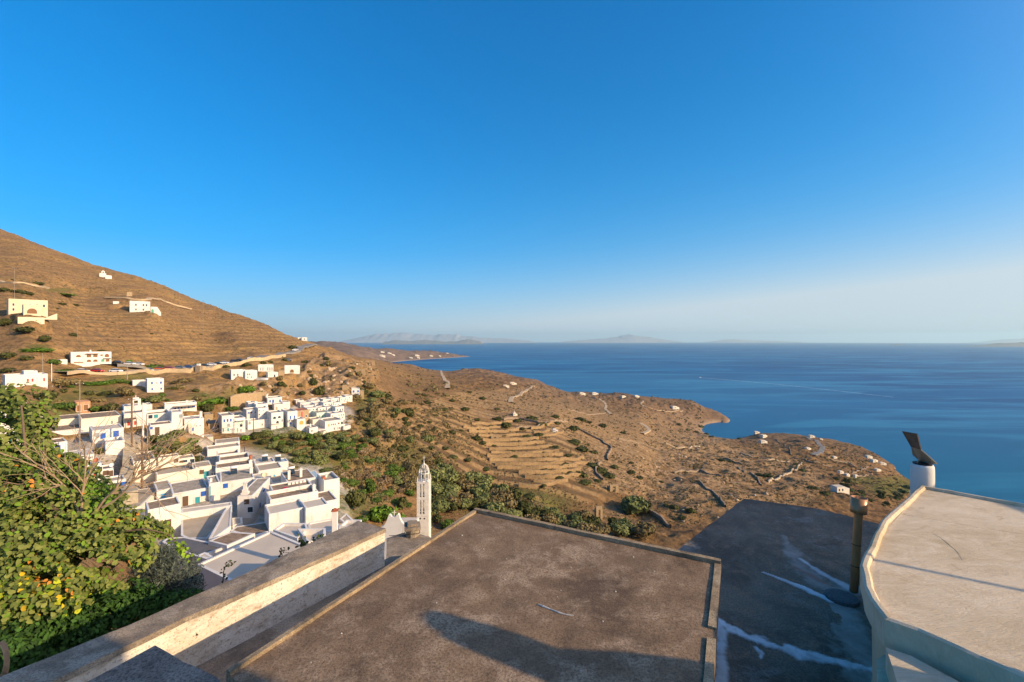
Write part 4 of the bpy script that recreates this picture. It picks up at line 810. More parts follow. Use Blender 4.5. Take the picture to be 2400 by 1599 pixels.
poly_house('very wide dark ribbed roof in the shade below the white houses', [(390, 1262), (432, 1258), (488, 1270), (532, 1281), (462, 1305), (400, 1284), (380, 1270)], -28.5, 6, roof='slate_roof', rim=.08)
poly_house('white little roof wedge left of the big white roof', [(459, 1303), (480, 1294), (500, 1304), (486, 1311)], -27.6, 5, roof='white_roof', rim=.06)
poly_house('cream low roof beside the foot of the tall chimney house', [(544, 1214), (568, 1212), (569, 1226), (545, 1232)], -29.8, 4, 'cream_wall', 'tan_roof', .06)
poly_house('white box roof with a high rim in front of the blue shaded terrace', [(697, 1239), (763, 1238), (760, 1262), (722, 1270)], -27, 6, roof='pale_roof', rim=.9, rw=.25)
poly_house('pale blue grey roof terrace left of the square white pillar', [(722, 1226), (786, 1214), (800, 1240), (724, 1252)], -28.5, 6, roof='white_roof', rim=.2)
poly_house('white roof with a curved dark shadow right of the square white pillar', [(794, 1234), (812, 1218), (848, 1218), (835, 1234)], -27, 6, roof='pale_roof', rim=.4, rw=.25)
poly_house('small grey roof at the lower right below the dark trees', [(796, 1216), (812, 1203), (832, 1222), (812, 1230)], -30.5, 6, roof='cement_roof', rim=.1)
poly_house('large tan grey roof sloping toward the stone lane', [(262, 1180), (300, 1150), (366, 1142), (368, 1150), (330, 1186), (270, 1203)], -29.3, 6, 'cream_wall', 'cement_roof', .06)
poly_house('sunny tan courtyard terrace with a white wall in front of the teal shutter', [(424, 1255), (424, 1212), (524, 1200), (526, 1216), (486, 1262), (440, 1262)], -30.4, 3, 'whitewash', 'tan_roof', .12, name='terrace_building')
poly_house('long white terrace wall below the teal shutter', [(424, 1192), (543, 1176), (544, 1184), (424, 1203)], -29.3, 3.2, rim=.1, name='terrace_wall', cat='wall')
poly_house('white diagonal wall in blue shade right of the tan terrace', [(489, 1262), (526, 1196), (543, 1184), (542, 1232), (500, 1262)], -28.9, 5, rim=.1, name='terrace_wall', cat='wall', roof='white_roof')
poly_house('low brown slab roof under the small chimney stub house', [(350, 1262), (424, 1258), (392, 1272), (372, 1284)], -28.8, 4, 'stone_wall', 'tan_roof', .06)
poly_house('white roof in the gap of the leaves left of the chimney stub house', [(225, 1228), (262, 1216), (300, 1226), (296, 1242), (240, 1250)], -27.2, 5, roof='tan_roof', rim=.1)
P0 = at(785, 1256, 51); chimney(P0, .58, (1256 - 1197) / F * P0.y, label='tall square white pillar chimney with a tiled cap above the blue shaded terrace', cap='tile', a=R(12))

for (x0, x1, y0_, y1_, zt_, lb) in ((-20.5, -8, 36, 48.4, -21.7, 'white house tucked below the parapet wall, hidden from view'), (-21.5, -9, 48.402, 52, -23.4, 'low white house carrying the square pillar chimney, mostly hidden by the parapet')):
    r = thing('white_house', lb, 'house', ((x0 + x1) / 2, (y0_ + y1_) / 2, -38)); MB().prism([(x0, y0_), (x1, y0_), (x1, y1_), (x0, y1_)], -38, zt_).build('wall', MAT['whitewash'], r)
    MB().prism([(x0 + .3, y0_ + .3), (x1 - .3, y0_ + .3), (x1 - .3, y1_ - .3), (x0 + .3, y1_ - .3)], zt_ + .002, zt_ + .05).build('roof', MAT['pale_roof'], r)
# ------------------------------------------------------------------ marble bell tower
def bell_tower():
    Y = 90.0; s = 2.45; x0 = (977 - CX) / F * Y; zt = -(1131 - Y0) / F * Y; zb = -50.0
    root = thing('bell_tower', 'tall slender white marble bell tower with an open ribbed dome and cross', 'bell tower', (x0 + s / 2, Y + s / 2, zb))
    o = Vector((x0, Y, 0)); X, Yv, up = Vector((1, 0, 0)), Vector((0, 1, 0)), Vector((0, 0, 1)); k = Y / F
    zl = [zt, -(1168.5 - Y0) * k, -(1208.5 - Y0) * k, -(1248 - Y0) * k, zb]      # storey joints
    mb = MB()
    def storey(z1, z0, open_):
        if not open_: mb.obox(o, X, Yv, up, 0, s, 0, s, z0, z1); return
        g = .27; c0, c1 = s * .27, s * .5; bot, top = z0 + .25 * (z1 - z0) * .1 + .15, z1 - (z1 - z0) * .12
        for (a, b) in ((0, .62), (.62 + .29, 1.2), (1.2 + .35, s)):                    # front and back piers, two slots
            mb.obox(o, X, Yv, up, a if a == 0 else a, b, 0, .4, bot, top); mb.obox(o, X, Yv, up, a, b, s - .4, s, bot, top)
        for (a, b) in ((.4, .75), (1.05, 1.4), (1.7, s - .4)):
            mb.obox(o, X, Yv, up, 0, .4, a, b, bot, top); mb.obox(o, X, Yv, up, s - .4, s, a, b, bot, top)
        mb.obox(o, X, Yv, up, 0, s, 0, s, z0, bot - .002); mb.obox(o, X, Yv, up, 0, s, 0, s, top + .002, z1)
    storey(zl[0], zl[1], 1); storey(zl[1], zl[2], 1); storey(zl[2] - .01, zl[3], 0); storey(zl[3], zl[4], 0)
    sh = mb.build('shaft', MAT['marble'], root)
    mb = MB()
    for z in (zl[0], zl[1], zl[2], zl[3]): mb.obox(o, X, Yv, up, -.07, s + .07, -.07, s + .07, z - .06, z + .06)
    for z in (zl[0] - .7, zl[0] - 2.6, zl[1] - .7, zl[1] - 2.7): mb.obox(o, X, Yv, up, -.025, s + .025, -.025, s + .025, z - .03, z + .03)
    mb.build('cornice', MAT['marble'], root)
    for i, dx in enumerate((.72, 1.55)):
        c = Vector((x0 + dx, Y - .01, zl[2] - .62)); MB().tube([c, c - Vector((0, .03, 0))], .16, 12).build('round_window', MAT['dark_opening'], root)
    # lantern: eight columns and ribs closing to a finial
    cc = Vector((x0 + s / 2, Y + s / 2, zl[0] + .06)); hc = (1131 - 1113) * k; hd = (1113 - 1093) * k
    mb = MB(); mb.tube([cc, cc + up * .2], [s * .47, s * .47], 8); mb.build('lantern_base', MAT['marble'], root)
    for i in range(8):
        t = 2 * math.pi * i / 8 + math.pi / 8; d = Vector((math.cos(t), math.sin(t), 0)); r0 = s * .42
        pts = [cc + d * r0 + up * .2, cc + d * r0 + up * hc] + [cc + d * (r0 * math.cos(a)) + up * (hc + hd * math.sin(a)) for a in [R(v) for v in (15, 32, 50, 68, 84)]]
        MB().tube(pts, [.1, .1, .1, .09, .085, .08, .07], 6).build('rib', MAT['marble'], root, True)
    mb = MB(); ring = [cc + Vector((math.cos(a), math.sin(a), 0)) * s * .42 + up * hc for a in [2 * math.pi * i / 16 for i in range(17)]]; mb.tube(ring, .09, 6, False); mb.build('ring_beam', MAT['marble'], root, True)
    tp = cc + up * (hc + hd); MB().tube([tp - up * .1, tp + up * .15, tp + up * .35, tp + up * .75, tp + up * .95], [.25, .22, .1, .06, .04], 8).build('finial', MAT['marble'], root, True)
    mb = MB(); mb.obox(tp, X, Yv, up, -.035, .035, -.035, .035, .9, 1.75); mb.obox(tp, X, Yv, up, -.22, .22, -.03, .03, 1.33, 1.41); mb.build('cross', MAT['white_paint'], root)
    for i in range(4):
        c = o + X * (s if i % 2 else 0) + Yv * (s if i > 1 else 0) + up * (zl[0] + .06); c = c + (Vector((x0 + s / 2, Y + s / 2, c.z)) - c) * .1
        MB().tube([c, c + up * .7, c + up * 1.1], [.13, .1, .02], 6).build('pinnacle', MAT['marble'], root)
    b = cc + up * .25; MB().tube([b + up * 1.0, b + up * .9, b + up * .45, b + up * .2], [.08, .22, .3, .42], 12).build('bell', MAT['steel_sheet'], root, True)
bell_tower()
# chapel with a scrolled gable in front of the tower
def scroll_chapel():
    Y = 62.0; k = Y / F; cx = 923; prof = [(893, 1262), (893, 1236), (900, 1232), (906, 1222), (909, 1212), (912, 1206), (916, 1208), (918, 1212), (927, 1212), (929, 1208), (933, 1205), (936, 1209), (937, 1216), (942, 1225), (948, 1231), (952, 1234), (952, 1262)]
    root = thing('chapel_gable', 'grey plastered chapel gable with scrolled shoulders and a small cross', 'chapel', at(cx, 1262, Y)); P = [at(x, y, Y) for x, y in prof] 
    P[0].z -= 8; P[-1].z -= 8
    n = len(P); B = [p + Vector((0, .5, 0)) for p in P]
    MB().add(P + B, [tuple(range(n - 1, -1, -1)), tuple(range(n, 2 * n))] + [(i, (i + 1) % n, n + (i + 1) % n, n + i) for i in range(n)]).build('facade', MAT['whitewash'], root)
    c = at(cx, 1212, Y) + Vector((0, .25, 0)); X, Yv, up = Vector((1, 0, 0)), Vector((0, 1, 0)), Vector((0, 0, 1)); mb = MB(); mb.obox(c, X, Yv, up, -.05, .05, -.05, .05, -.1, .85); mb.obox(c, X, Yv, up, -.28, .28, -.045, .045, .5, .6); mb.build('cross', MAT['cream_wall'], root)
    o = at(896, 1240, Y + .5); w_ = (951 - 896) * k; MB().prism([(o.x, o.y + .003), (o.x + w_, o.y + .003), (o.x + w_, o.y + 9), (o.x, o.y + 9)], o.z - 8, o.z - 2).build('nave', MAT['whitewash'], root)
    MB().prism([(o.x + .2, o.y + .2), (o.x + w_ - .2, o.y + .2), (o.x + w_ - .2, o.y + 8.8), (o.x + .2, o.y + 8.8)], o.z - 1.998, o.z - 1.9).build('roof', MAT['pale_roof'], root)
scroll_chapel()

# ------------------------------------------------------------------ far houses
for px, py, wpx, Y, label in far:
    Y = Y; g = hit(px, py + 2)
    if g is not None and abs(g.y - Y) < Y * .5: Y = g.y
    p = at(px, py, Y); w_ = wpx / F * Y * .86; hh = max(.38 * w_, 2.6 if Y > 400 else 2.2); gz = ground(p.x, p.y); z0 = gz - .5
    root = thing('distant_house' if 'chapel' not in label and 'hut' not in label else 'distant_chapel' if 'chapel' in label else 'distant_hut', label, 'chapel' if 'chapel' in label else 'house', (p.x, p.y, gz))
    mt = 'cream_wall' if ('stone' in label or 'tan' in label) else 'light_blue_paint' if 'pale blue' in label else 'whitewash'
    a = R(rng.uniform(5, 25)); ax = Vector((math.cos(a), math.sin(a), 0)); ay = Vector((-math.sin(a), math.cos(a), 0)); up = Vector((0, 0, 1)); o = Vector((p.x, p.y, 0)) - ax * w_ / 2
    mb = MB(); mb.obox(o, ax, ay, up, 0, w_ * .62, 0, w_ * .5, z0 - hh * .5, gz + hh); mb.obox(o, ax, ay, up, w_ * .62 + .01, w_, w_ * .08, w_ * .5, z0 - hh * .5, gz + hh * .62)
    wl = mb.build('wall', MAT['cream_wall' if mt == 'whitewash' else mt if mt != 'light_blue_paint' else 'whitewash'], root)
    mb = MB(); mb.obox(o, ax, ay, up, .2, w_ * .62 - .2, .2, w_ * .5 - .2, gz + hh + .01, gz + hh + .15); mb.build('roof', MAT['pale_roof'], root)
    mb = MB()
    for u in (.12, .36): mb.obox(o, ax, -ay, up, w_ * u, w_ * (u + .09), .0, .08, gz + hh * .35, gz + hh * .7)
    mb.build('windows', MAT['glass'], wl) if False else None
    for u in (.12, .36): MB().obox(o, ax, -ay, up, w_ * u, w_ * (u + .09), .0, .08, gz + hh * .35, gz + hh * .7).build('window', MAT['glass'], wl)
    if 'chapel' in label: MB().obox(o, ax, ay, up, w_ * .25, w_ * .35, 0, .3, gz + hh, gz + hh * 1.7).build('bell_gable', MAT['whitewash'], root)

# ------------------------------------------------------------------ roads, walls, lanes: strips that follow the ground
def strip(name, pts, width, mat, kind='structure', lift=.25, hgt=None, label=None, cat=None, step=1.5, ys=None, thick=None):
    P = []
    for i, (px, py) in enumerate(pts):
        g = hit(px, py) if ys is None else Vector(((px - CX) / F * ys[i], ys[i], 0))
        if g is not None: P.append(Vector((g.x, g.y, 0)))
    S = []
    for a, b in zip(P[:-1], P[1:]):
        n = max(1, int((b - a).length / step))
        for k in range(n): S.append(a.lerp(b, k / n))
    S.append(P[-1])
    for _ in range(3): S = [S[0]] + [(S[i - 1] + S[i] * 2 + S[i + 1]) / 4 for i in range(1, len(S) - 1)] + [S[-1]]
    vs, fs = [], []
    for i, p in enumerate(S):
        d = (S[min(i + 1, len(S) - 1)] - S[max(i - 1, 0)]).normalized(); s = Vector((-d.y, d.x, 0)) * width / 2
        if hgt:
            hh = hgt * (.85 + .3 * rng.random()); z = min(ground(p.x + t * s.x, p.y + t * s.y) for t in (-1, 0, 1))
            vs += [(*(p + s).xy, z - 1), (*(p + s * .8).xy, z + hh), (*(p - s * .8).xy, z + hh), (*(p - s).xy, z - 1)]
        else:
            za = [ground((p + s * t).x, (p + s * t).y) + lift for t in (-1, 0, 1)]; zz = max(za) * .5 + sum(za) / 6
            zz = max(za)
            vs += [(*(p - s).xy, zz), (*(p + s).xy, zz), (*(p + s).xy, zz - 1.2), (*(p - s).xy, zz - 1.2)]
    for i in range(len(S) - 1):
        for k in range(3 + (0 if hgt else 1)): fs.append((i * 4 + k, i * 4 + (k + 1) % 4, i * 4 + 4 + (k + 1) % 4, i * 4 + 4 + k))
    c = S[len(S) // 2]; o = MB().add(vs, fs).build(name, MAT[mat], loc=(c.x, c.y, ground(c.x, c.y)))
    o.data.update(); bm = bmesh.new(); bm.from_mesh(o.data); bmesh.ops.recalc_face_normals(bm, faces=bm.faces); bm.to_mesh(o.data); bm.free()
    return tag(o, label, cat, kind=kind)
strip('car_road', [(255, 857), (300, 860), (345, 868), (400, 867), (450, 864), (500, 858), (560, 848), (613, 838), (660, 831), (697, 822)], 6, 'asphalt', label='narrow asphalt road lined with parked cars below the hill')
strip('car_road', [(697, 822), (722, 814), (735, 812)], 6, 'asphalt')
strip('village_road', [(140, 880), (190, 876), (240, 876), (290, 876), (330, 872)], 4.5, 'track_dirt')
strip('hill_track', [(0, 659), (40, 664), (85, 671), (110, 676)], 2.4, 'track_dirt')
strip('hill_track', [(250, 700), (300, 701), (340, 704), (385, 708), (430, 722), (445, 725)], 3, 'track_dirt')
strip('dirt_track', [(1032, 868), (1036, 880), (1042, 890), (1050, 898), (1048, 912)], 5, 'track_dirt', lift=.5, step=6)
strip('dirt_track', [(1253, 902), (1238, 912), (1222, 922), (1199, 932), (1196, 944)], 4.5, 'track_dirt', lift=.5, step=6)
strip('dirt_track', [(1406, 935), (1421, 950), (1418, 958), (1432, 972)], 4.5, 'track_dirt', lift=.6, step=6)
strip('dirt_track', [(1508, 940), (1502, 950), (1520, 958), (1550, 963), (1600, 963)], 4, 'track_dirt', lift=.6, step=6)
strip('dirt_track', [(1498, 992), (1515, 1000), (1522, 1010), (1505, 1018)], 4.5, 'track_dirt', lift=.5, step=5)
strip('asphalt_bend', [(1890, 1025), (1915, 1033), (1929, 1046), (1923, 1060), (1905, 1067)], 7, 'asphalt', lift=.6, step=5)
for pts, lb in [([(1340, 1000), (1373, 1016), (1401, 1029), (1434, 1052), (1424, 1067), (1424, 1080)], 'long zigzag dry stone wall above the terraces'), ([(1408, 1084), (1396, 1100), (1398, 1112), (1412, 1126)], 'curved dry stone wall beside the dark bushes'),
                ([(1488, 1168), (1534, 1208), (1572, 1238)], 'straight dry stone wall below the bare field'), ([(1728, 1096), (1763, 1113), (1784, 1139)], 'dry stone wall between the ochre fields by the bay'),
                ([(1640, 1130), (1680, 1165), (1700, 1190)], 'dry stone wall on the lower rocky slope'), ([(1180, 985), (1215, 983), (1270, 996)], 'low dry stone wall in front of the plateau chapel'), ([(1200, 1008), (1260, 1002), (1330, 990)], 'low dry stone wall between the upper terraces')]:
    strip('dry_stone_wall', pts, .8, 'dry_stone', None, hgt=1.3, label=lb, cat='wall', step=1.2)
for i, (ya, yb_, xa, xb) in enumerate([(993, 990, 1105, 1200), (1003, 1000, 1085, 1190), (1012, 1009, 1098, 1215), (1022, 1018, 1120, 1245), (1033, 1029, 1130, 1262), (1043, 1038, 1134, 1275), (1053, 1047, 1146, 1304), (1062, 1058, 1150, 1310), (1070, 1066, 1141, 1318),
        (1080, 1077, 1146, 1368), (1090, 1085, 1160, 1380), (1099, 1093, 1165, 1350), (1110, 1104, 1215, 1360), (1120, 1115, 1230, 1370), (1130, 1128, 1250, 1330), (1006, 993, 1243, 1294), (1015, 1003, 1250, 1310), (1024, 1012, 1262, 1320), (1142, 1136, 1215, 1300)]):
    rr = random.Random(i); n_ = 7; pts = [(xa + (xb - xa) * k / n_, ya + (yb_ - ya) * k / n_ + 3.2 * math.sin(math.pi * k / n_) + rr.uniform(-.7, .7)) for k in range(n_ + 1)]
    strip('terrace_wall', pts, 1.0, 'terrace_stone', None, hgt=1.5 * rr.uniform(.8, 1.2), label='sunlit dry stone terrace wall running along the slope across the ravine', cat='wall', step=1.5).__setitem__('group', 'stone walls of the terraced slope')
for i, pts in enumerate([[(1800, 1130), (1850, 1110), (1880, 1085)], [(1860, 1075), (1905, 1085), (1950, 1095)], [(1990, 1108), (2035, 1095)], [(1735, 1062), (1800, 1078), (1850, 1082)], [(1650, 1068), (1700, 1075), (1740, 1090)], [(2010, 1120), (2045, 1112)],
        [(1560, 1040), (1600, 1050), (1640, 1046)], [(1450, 1030), (1500, 1040), (1560, 1062)], [(1580, 1110), (1640, 1102), (1690, 1118)], [(1940, 1070), (1990, 1085), (2040, 1108)], [(1820, 1030), (1850, 1048), (1855, 1068)], [(1330, 960), (1380, 972), (1420, 968)]]):
    strip('field_wall', pts, .9, 'dry_stone' if i % 3 else 'tan_roof', None, hgt=1.2, label='low field wall of loose stone crossing the lower fields', cat='wall', step=1.5).__setitem__('group', 'field walls of the lower slopes')
strip('retaining_wall', [(342, 872), (400, 873), (455, 870), (505, 864), (565, 855), (618, 845), (668, 836)], 1.2, 'retaining_stone', None, hgt=1.8, label='long tan retaining wall under the car road', cat='wall')
strip('retaining_wall', [(538, 956), (560, 950), (600, 944), (625, 944)], 1.2, 'stone_wall', None, hgt=4.6, label='tall curved stone retaining wall behind the big house complex', cat='wall')
strip('retaining_wall', [(400, 1140), (440, 1136), (470, 1131)], .5, 'cream_wall', None, hgt=1.0, label='low cream garden wall in front of the courtyard', cat='wall')
# stepped stone lane
def lane():
    pts = [((303, 1030), 103), ((303, 1060), 98), ((302, 1092), 91), ((290, 1130), 84), ((306, 1152), 79)]
    P = [at(a[0], a[1], Y) for a, Y in pts]; mb = MB(); up = Vector((0, 0, 1)); n = 44
    for i in range(n):
        t = i / n * 4; k = int(t); a = P[k].lerp(P[k + 1], t - k); t2 = (i + 1) / n * 4 - 1e-6; b = P[int(t2)].lerp(P[int(t2) + 1], t2 - int(t2)); d = b - a; dh = Vector((d.x, d.y, 0)); L = dh.length; dh.normalize(); s = Vector((-dh.y, dh.x, 0))
        mb.obox(Vector((a.x, a.y, 0)), dh, s, up, 0, L + .02, -1.05, 1.05, a.z - 3, a.z)
    o = mb.build('stepped_lane', MAT['stone_step'], loc=P[2]); tag(o, 'long straight flight of stone steps between the left village houses', 'stairs')
lane()
strip('lane_wall', [(316, 1030), (316, 1052), (318, 1075)], .8, 'stone_wall', None, hgt=1.6, label='rough stone wall along the right side of the stone steps', cat='wall', ys=[102, 98, 92.5])
# outcrop with an arched ruin, tiny ruins
def ruin(px, py, w_, hh, label, Y=None):
    g = hit(px, py); up = Vector((0, 0, 1)); X, Yv = Vector((1, .2, 0)).normalized(), Vector((-.2, 1, 0)).normalized(); r = thing('stone_ruin', label, 'ruin', g); s = w_ / 2
    mb = MB(); mb.obox(g, X, Yv, up, -s, -s * .3, 0, .8, -1.5, hh); mb.obox(g, X, Yv, up, s * .3, s, 0, .8, -1.5, hh * .9); mb.obox(g, X, Yv, up, -s, s * .9, .01, .78, hh * .9 + .003, hh * 1.2); mb.obox(g, X, Yv, up, -s, -s + .8, .81, w_ * .8, -1.5, hh * .8)
    mb.build('broken_wall', MAT['stone_wall'], r)
ruin(845, 880, 5, 3, 'sunlit stone ruin with a doorway on the crag above the village'); ruin(868, 853, 9, 3, 'low stone ruin behind the crag in the brown field'); ruin(1440, 1152, 4, 2.4, 'small square stone field hut with a dark door in the bare valley')
ruin(1405, 1218, 2.5, 4, 'narrow stone pillar ruin at the edge of the olive grove'); ruin(1160, 1030, 4, 1.6, 'low stone sheepfold ruin on the terraces')
# ------------------------------------------------------------------ vegetation
def leaf_cloud(n, rad, flat=.75, leaf=.3, seed=0, lobes=7, core=True):
    r = np.random.default_rng(seed)
    c = r.normal(size=(lobes, 3)); c /= np.linalg.norm(c, axis=1)[:, None]; c *= rad * .48 * r.uniform(.5, 1, (lobes, 1)); c[:, 2] = np.abs(c[:, 2]) * flat + rad * .3; lr = rad * r.uniform(.38, .6, lobes)
    k = r.integers(0, lobes, n); d = r.normal(size=(n, 3)); d /= np.linalg.norm(d, axis=1)[:, None]; rr = r.uniform(.7, 1.08, n)[:, None]
    P = c[k] + d * lr[k][:, None] * rr * np.array([1, 1, flat]); P[:, 2] = np.maximum(P[:, 2], .02 * rad)
    nr = d + r.normal(size=(n, 3)) * .55; nr /= np.linalg.norm(nr, axis=1)[:, None]
    t = np.cross(nr, r.normal(size=(n, 3))); t /= np.linalg.norm(t, axis=1)[:, None]; b = np.cross(nr, t); s = leaf * r.uniform(.6, 1.3, (n, 1))
    V = np.stack([P - t * s, P - b * s * .6 + nr * s * .15, P + t * s, P + b * s * .6 + nr * s * .15], 1).reshape(-1, 3)
    Q = np.arange(4 * n).reshape(n, 4); tint = np.repeat(np.clip(r.normal(.5, .28, n) + (r.random(lobes)[k] - .5) * .5, 0, 1), 4)
    if core:                       # a rough inner mass of bigger leaves
        m = n // 5; k = r.integers(0, lobes, m); d = r.normal(size=(m, 3)); d /= np.linalg.norm(d, axis=1)[:, None]
        P = c[k] + d * lr[k][:, None] * .62 * np.array([1, 1, flat]); P[:, 2] = np.maximum(P[:, 2], .02 * rad); t = np.cross(d, r.normal(size=(m, 3))); t /= np.linalg.norm(t, axis=1)[:, None]; b = np.cross(d, t); s = rad * .22
        V2 = np.stack([P - t * s, P - b * s, P + t * s, P + b * s], 1).reshape(-1, 3); Q = np.vstack([Q, np.arange(4 * m).reshape(m, 4) + len(V)]); V = np.vstack([V, V2]); tint = np.concatenate([tint, np.repeat(r.uniform(.1, .6, m), 4)])
    return V, Q, np.stack([tint] * 3 + [np.ones_like(tint)], -1)
protos = {}
def proto(mat, v, n=420, leaf=.2, flat=.75, lobes=8):
    key = (mat, v, n)
    if key not in protos:
        V, Q, A = leaf_cloud(n, 1.0, flat, leaf, hash(key[1:]) % 999 + v * 7, lobes); me_o = mesh_np('bush', V, Q, MAT[mat], attrs={'tint': A}); protos[key] = me_o.data; bpy.data.objects.remove(me_o)
    return protos[key]
def plant(pos, rad, mat, label, name='shrub', cat='shrub', group=None, zs=.8, trunk=False, n=420, leaf=.2, sx=1):
    me = proto(mat, int(rng.integers(0, 4)), n, leaf); sink = rad * .12
    if trunk:
        r = thing(name, label, cat, pos, group); o = bpy.data.objects.new('crown', me); SC.collection.objects.link(o); o.parent = r; th = rad * .22 * zs
        o.location = (0, 0, th); MB().tube([pos - Vector((0, 0, .5)), pos + Vector((rad * .05, 0, th)), pos + Vector((rad * .15, rad * .05, th + rad * .6))], [rad * .1, rad * .075, rad * .04], 6).build('trunk', MAT['bark'], r)
    else:
        o = bpy.data.objects.new(name, me); SC.collection.objects.link(o); o.location = pos - Vector((0, 0, sink)); tag(o, label, cat, group); r = o
    o.rotation_euler = (0, 0, rng.uniform(0, 6.28)); o.scale = (rad * sx * rng.uniform(.9, 1.1), rad * rng.uniform(.9, 1.1), rad * zs * rng.uniform(.9, 1.1))
    return r
def bush(px, py, wpx, mat, label, **kw):
    """px, py: foot of the plant in the photo, wpx its width there"""
    g = hit(px, py)
    if g is None: return None
    return plant(g, max(.4, wpx / 2 / F * g.y) * .95, mat, label, **kw)
L, S_, O, G, Bt, Pn, Dr = 'leaf_lentisk', 'leaf_scrub', 'leaf_olive', 'leaf_green', 'leaf_bright', 'leaf_pine', 'leaf_dry'
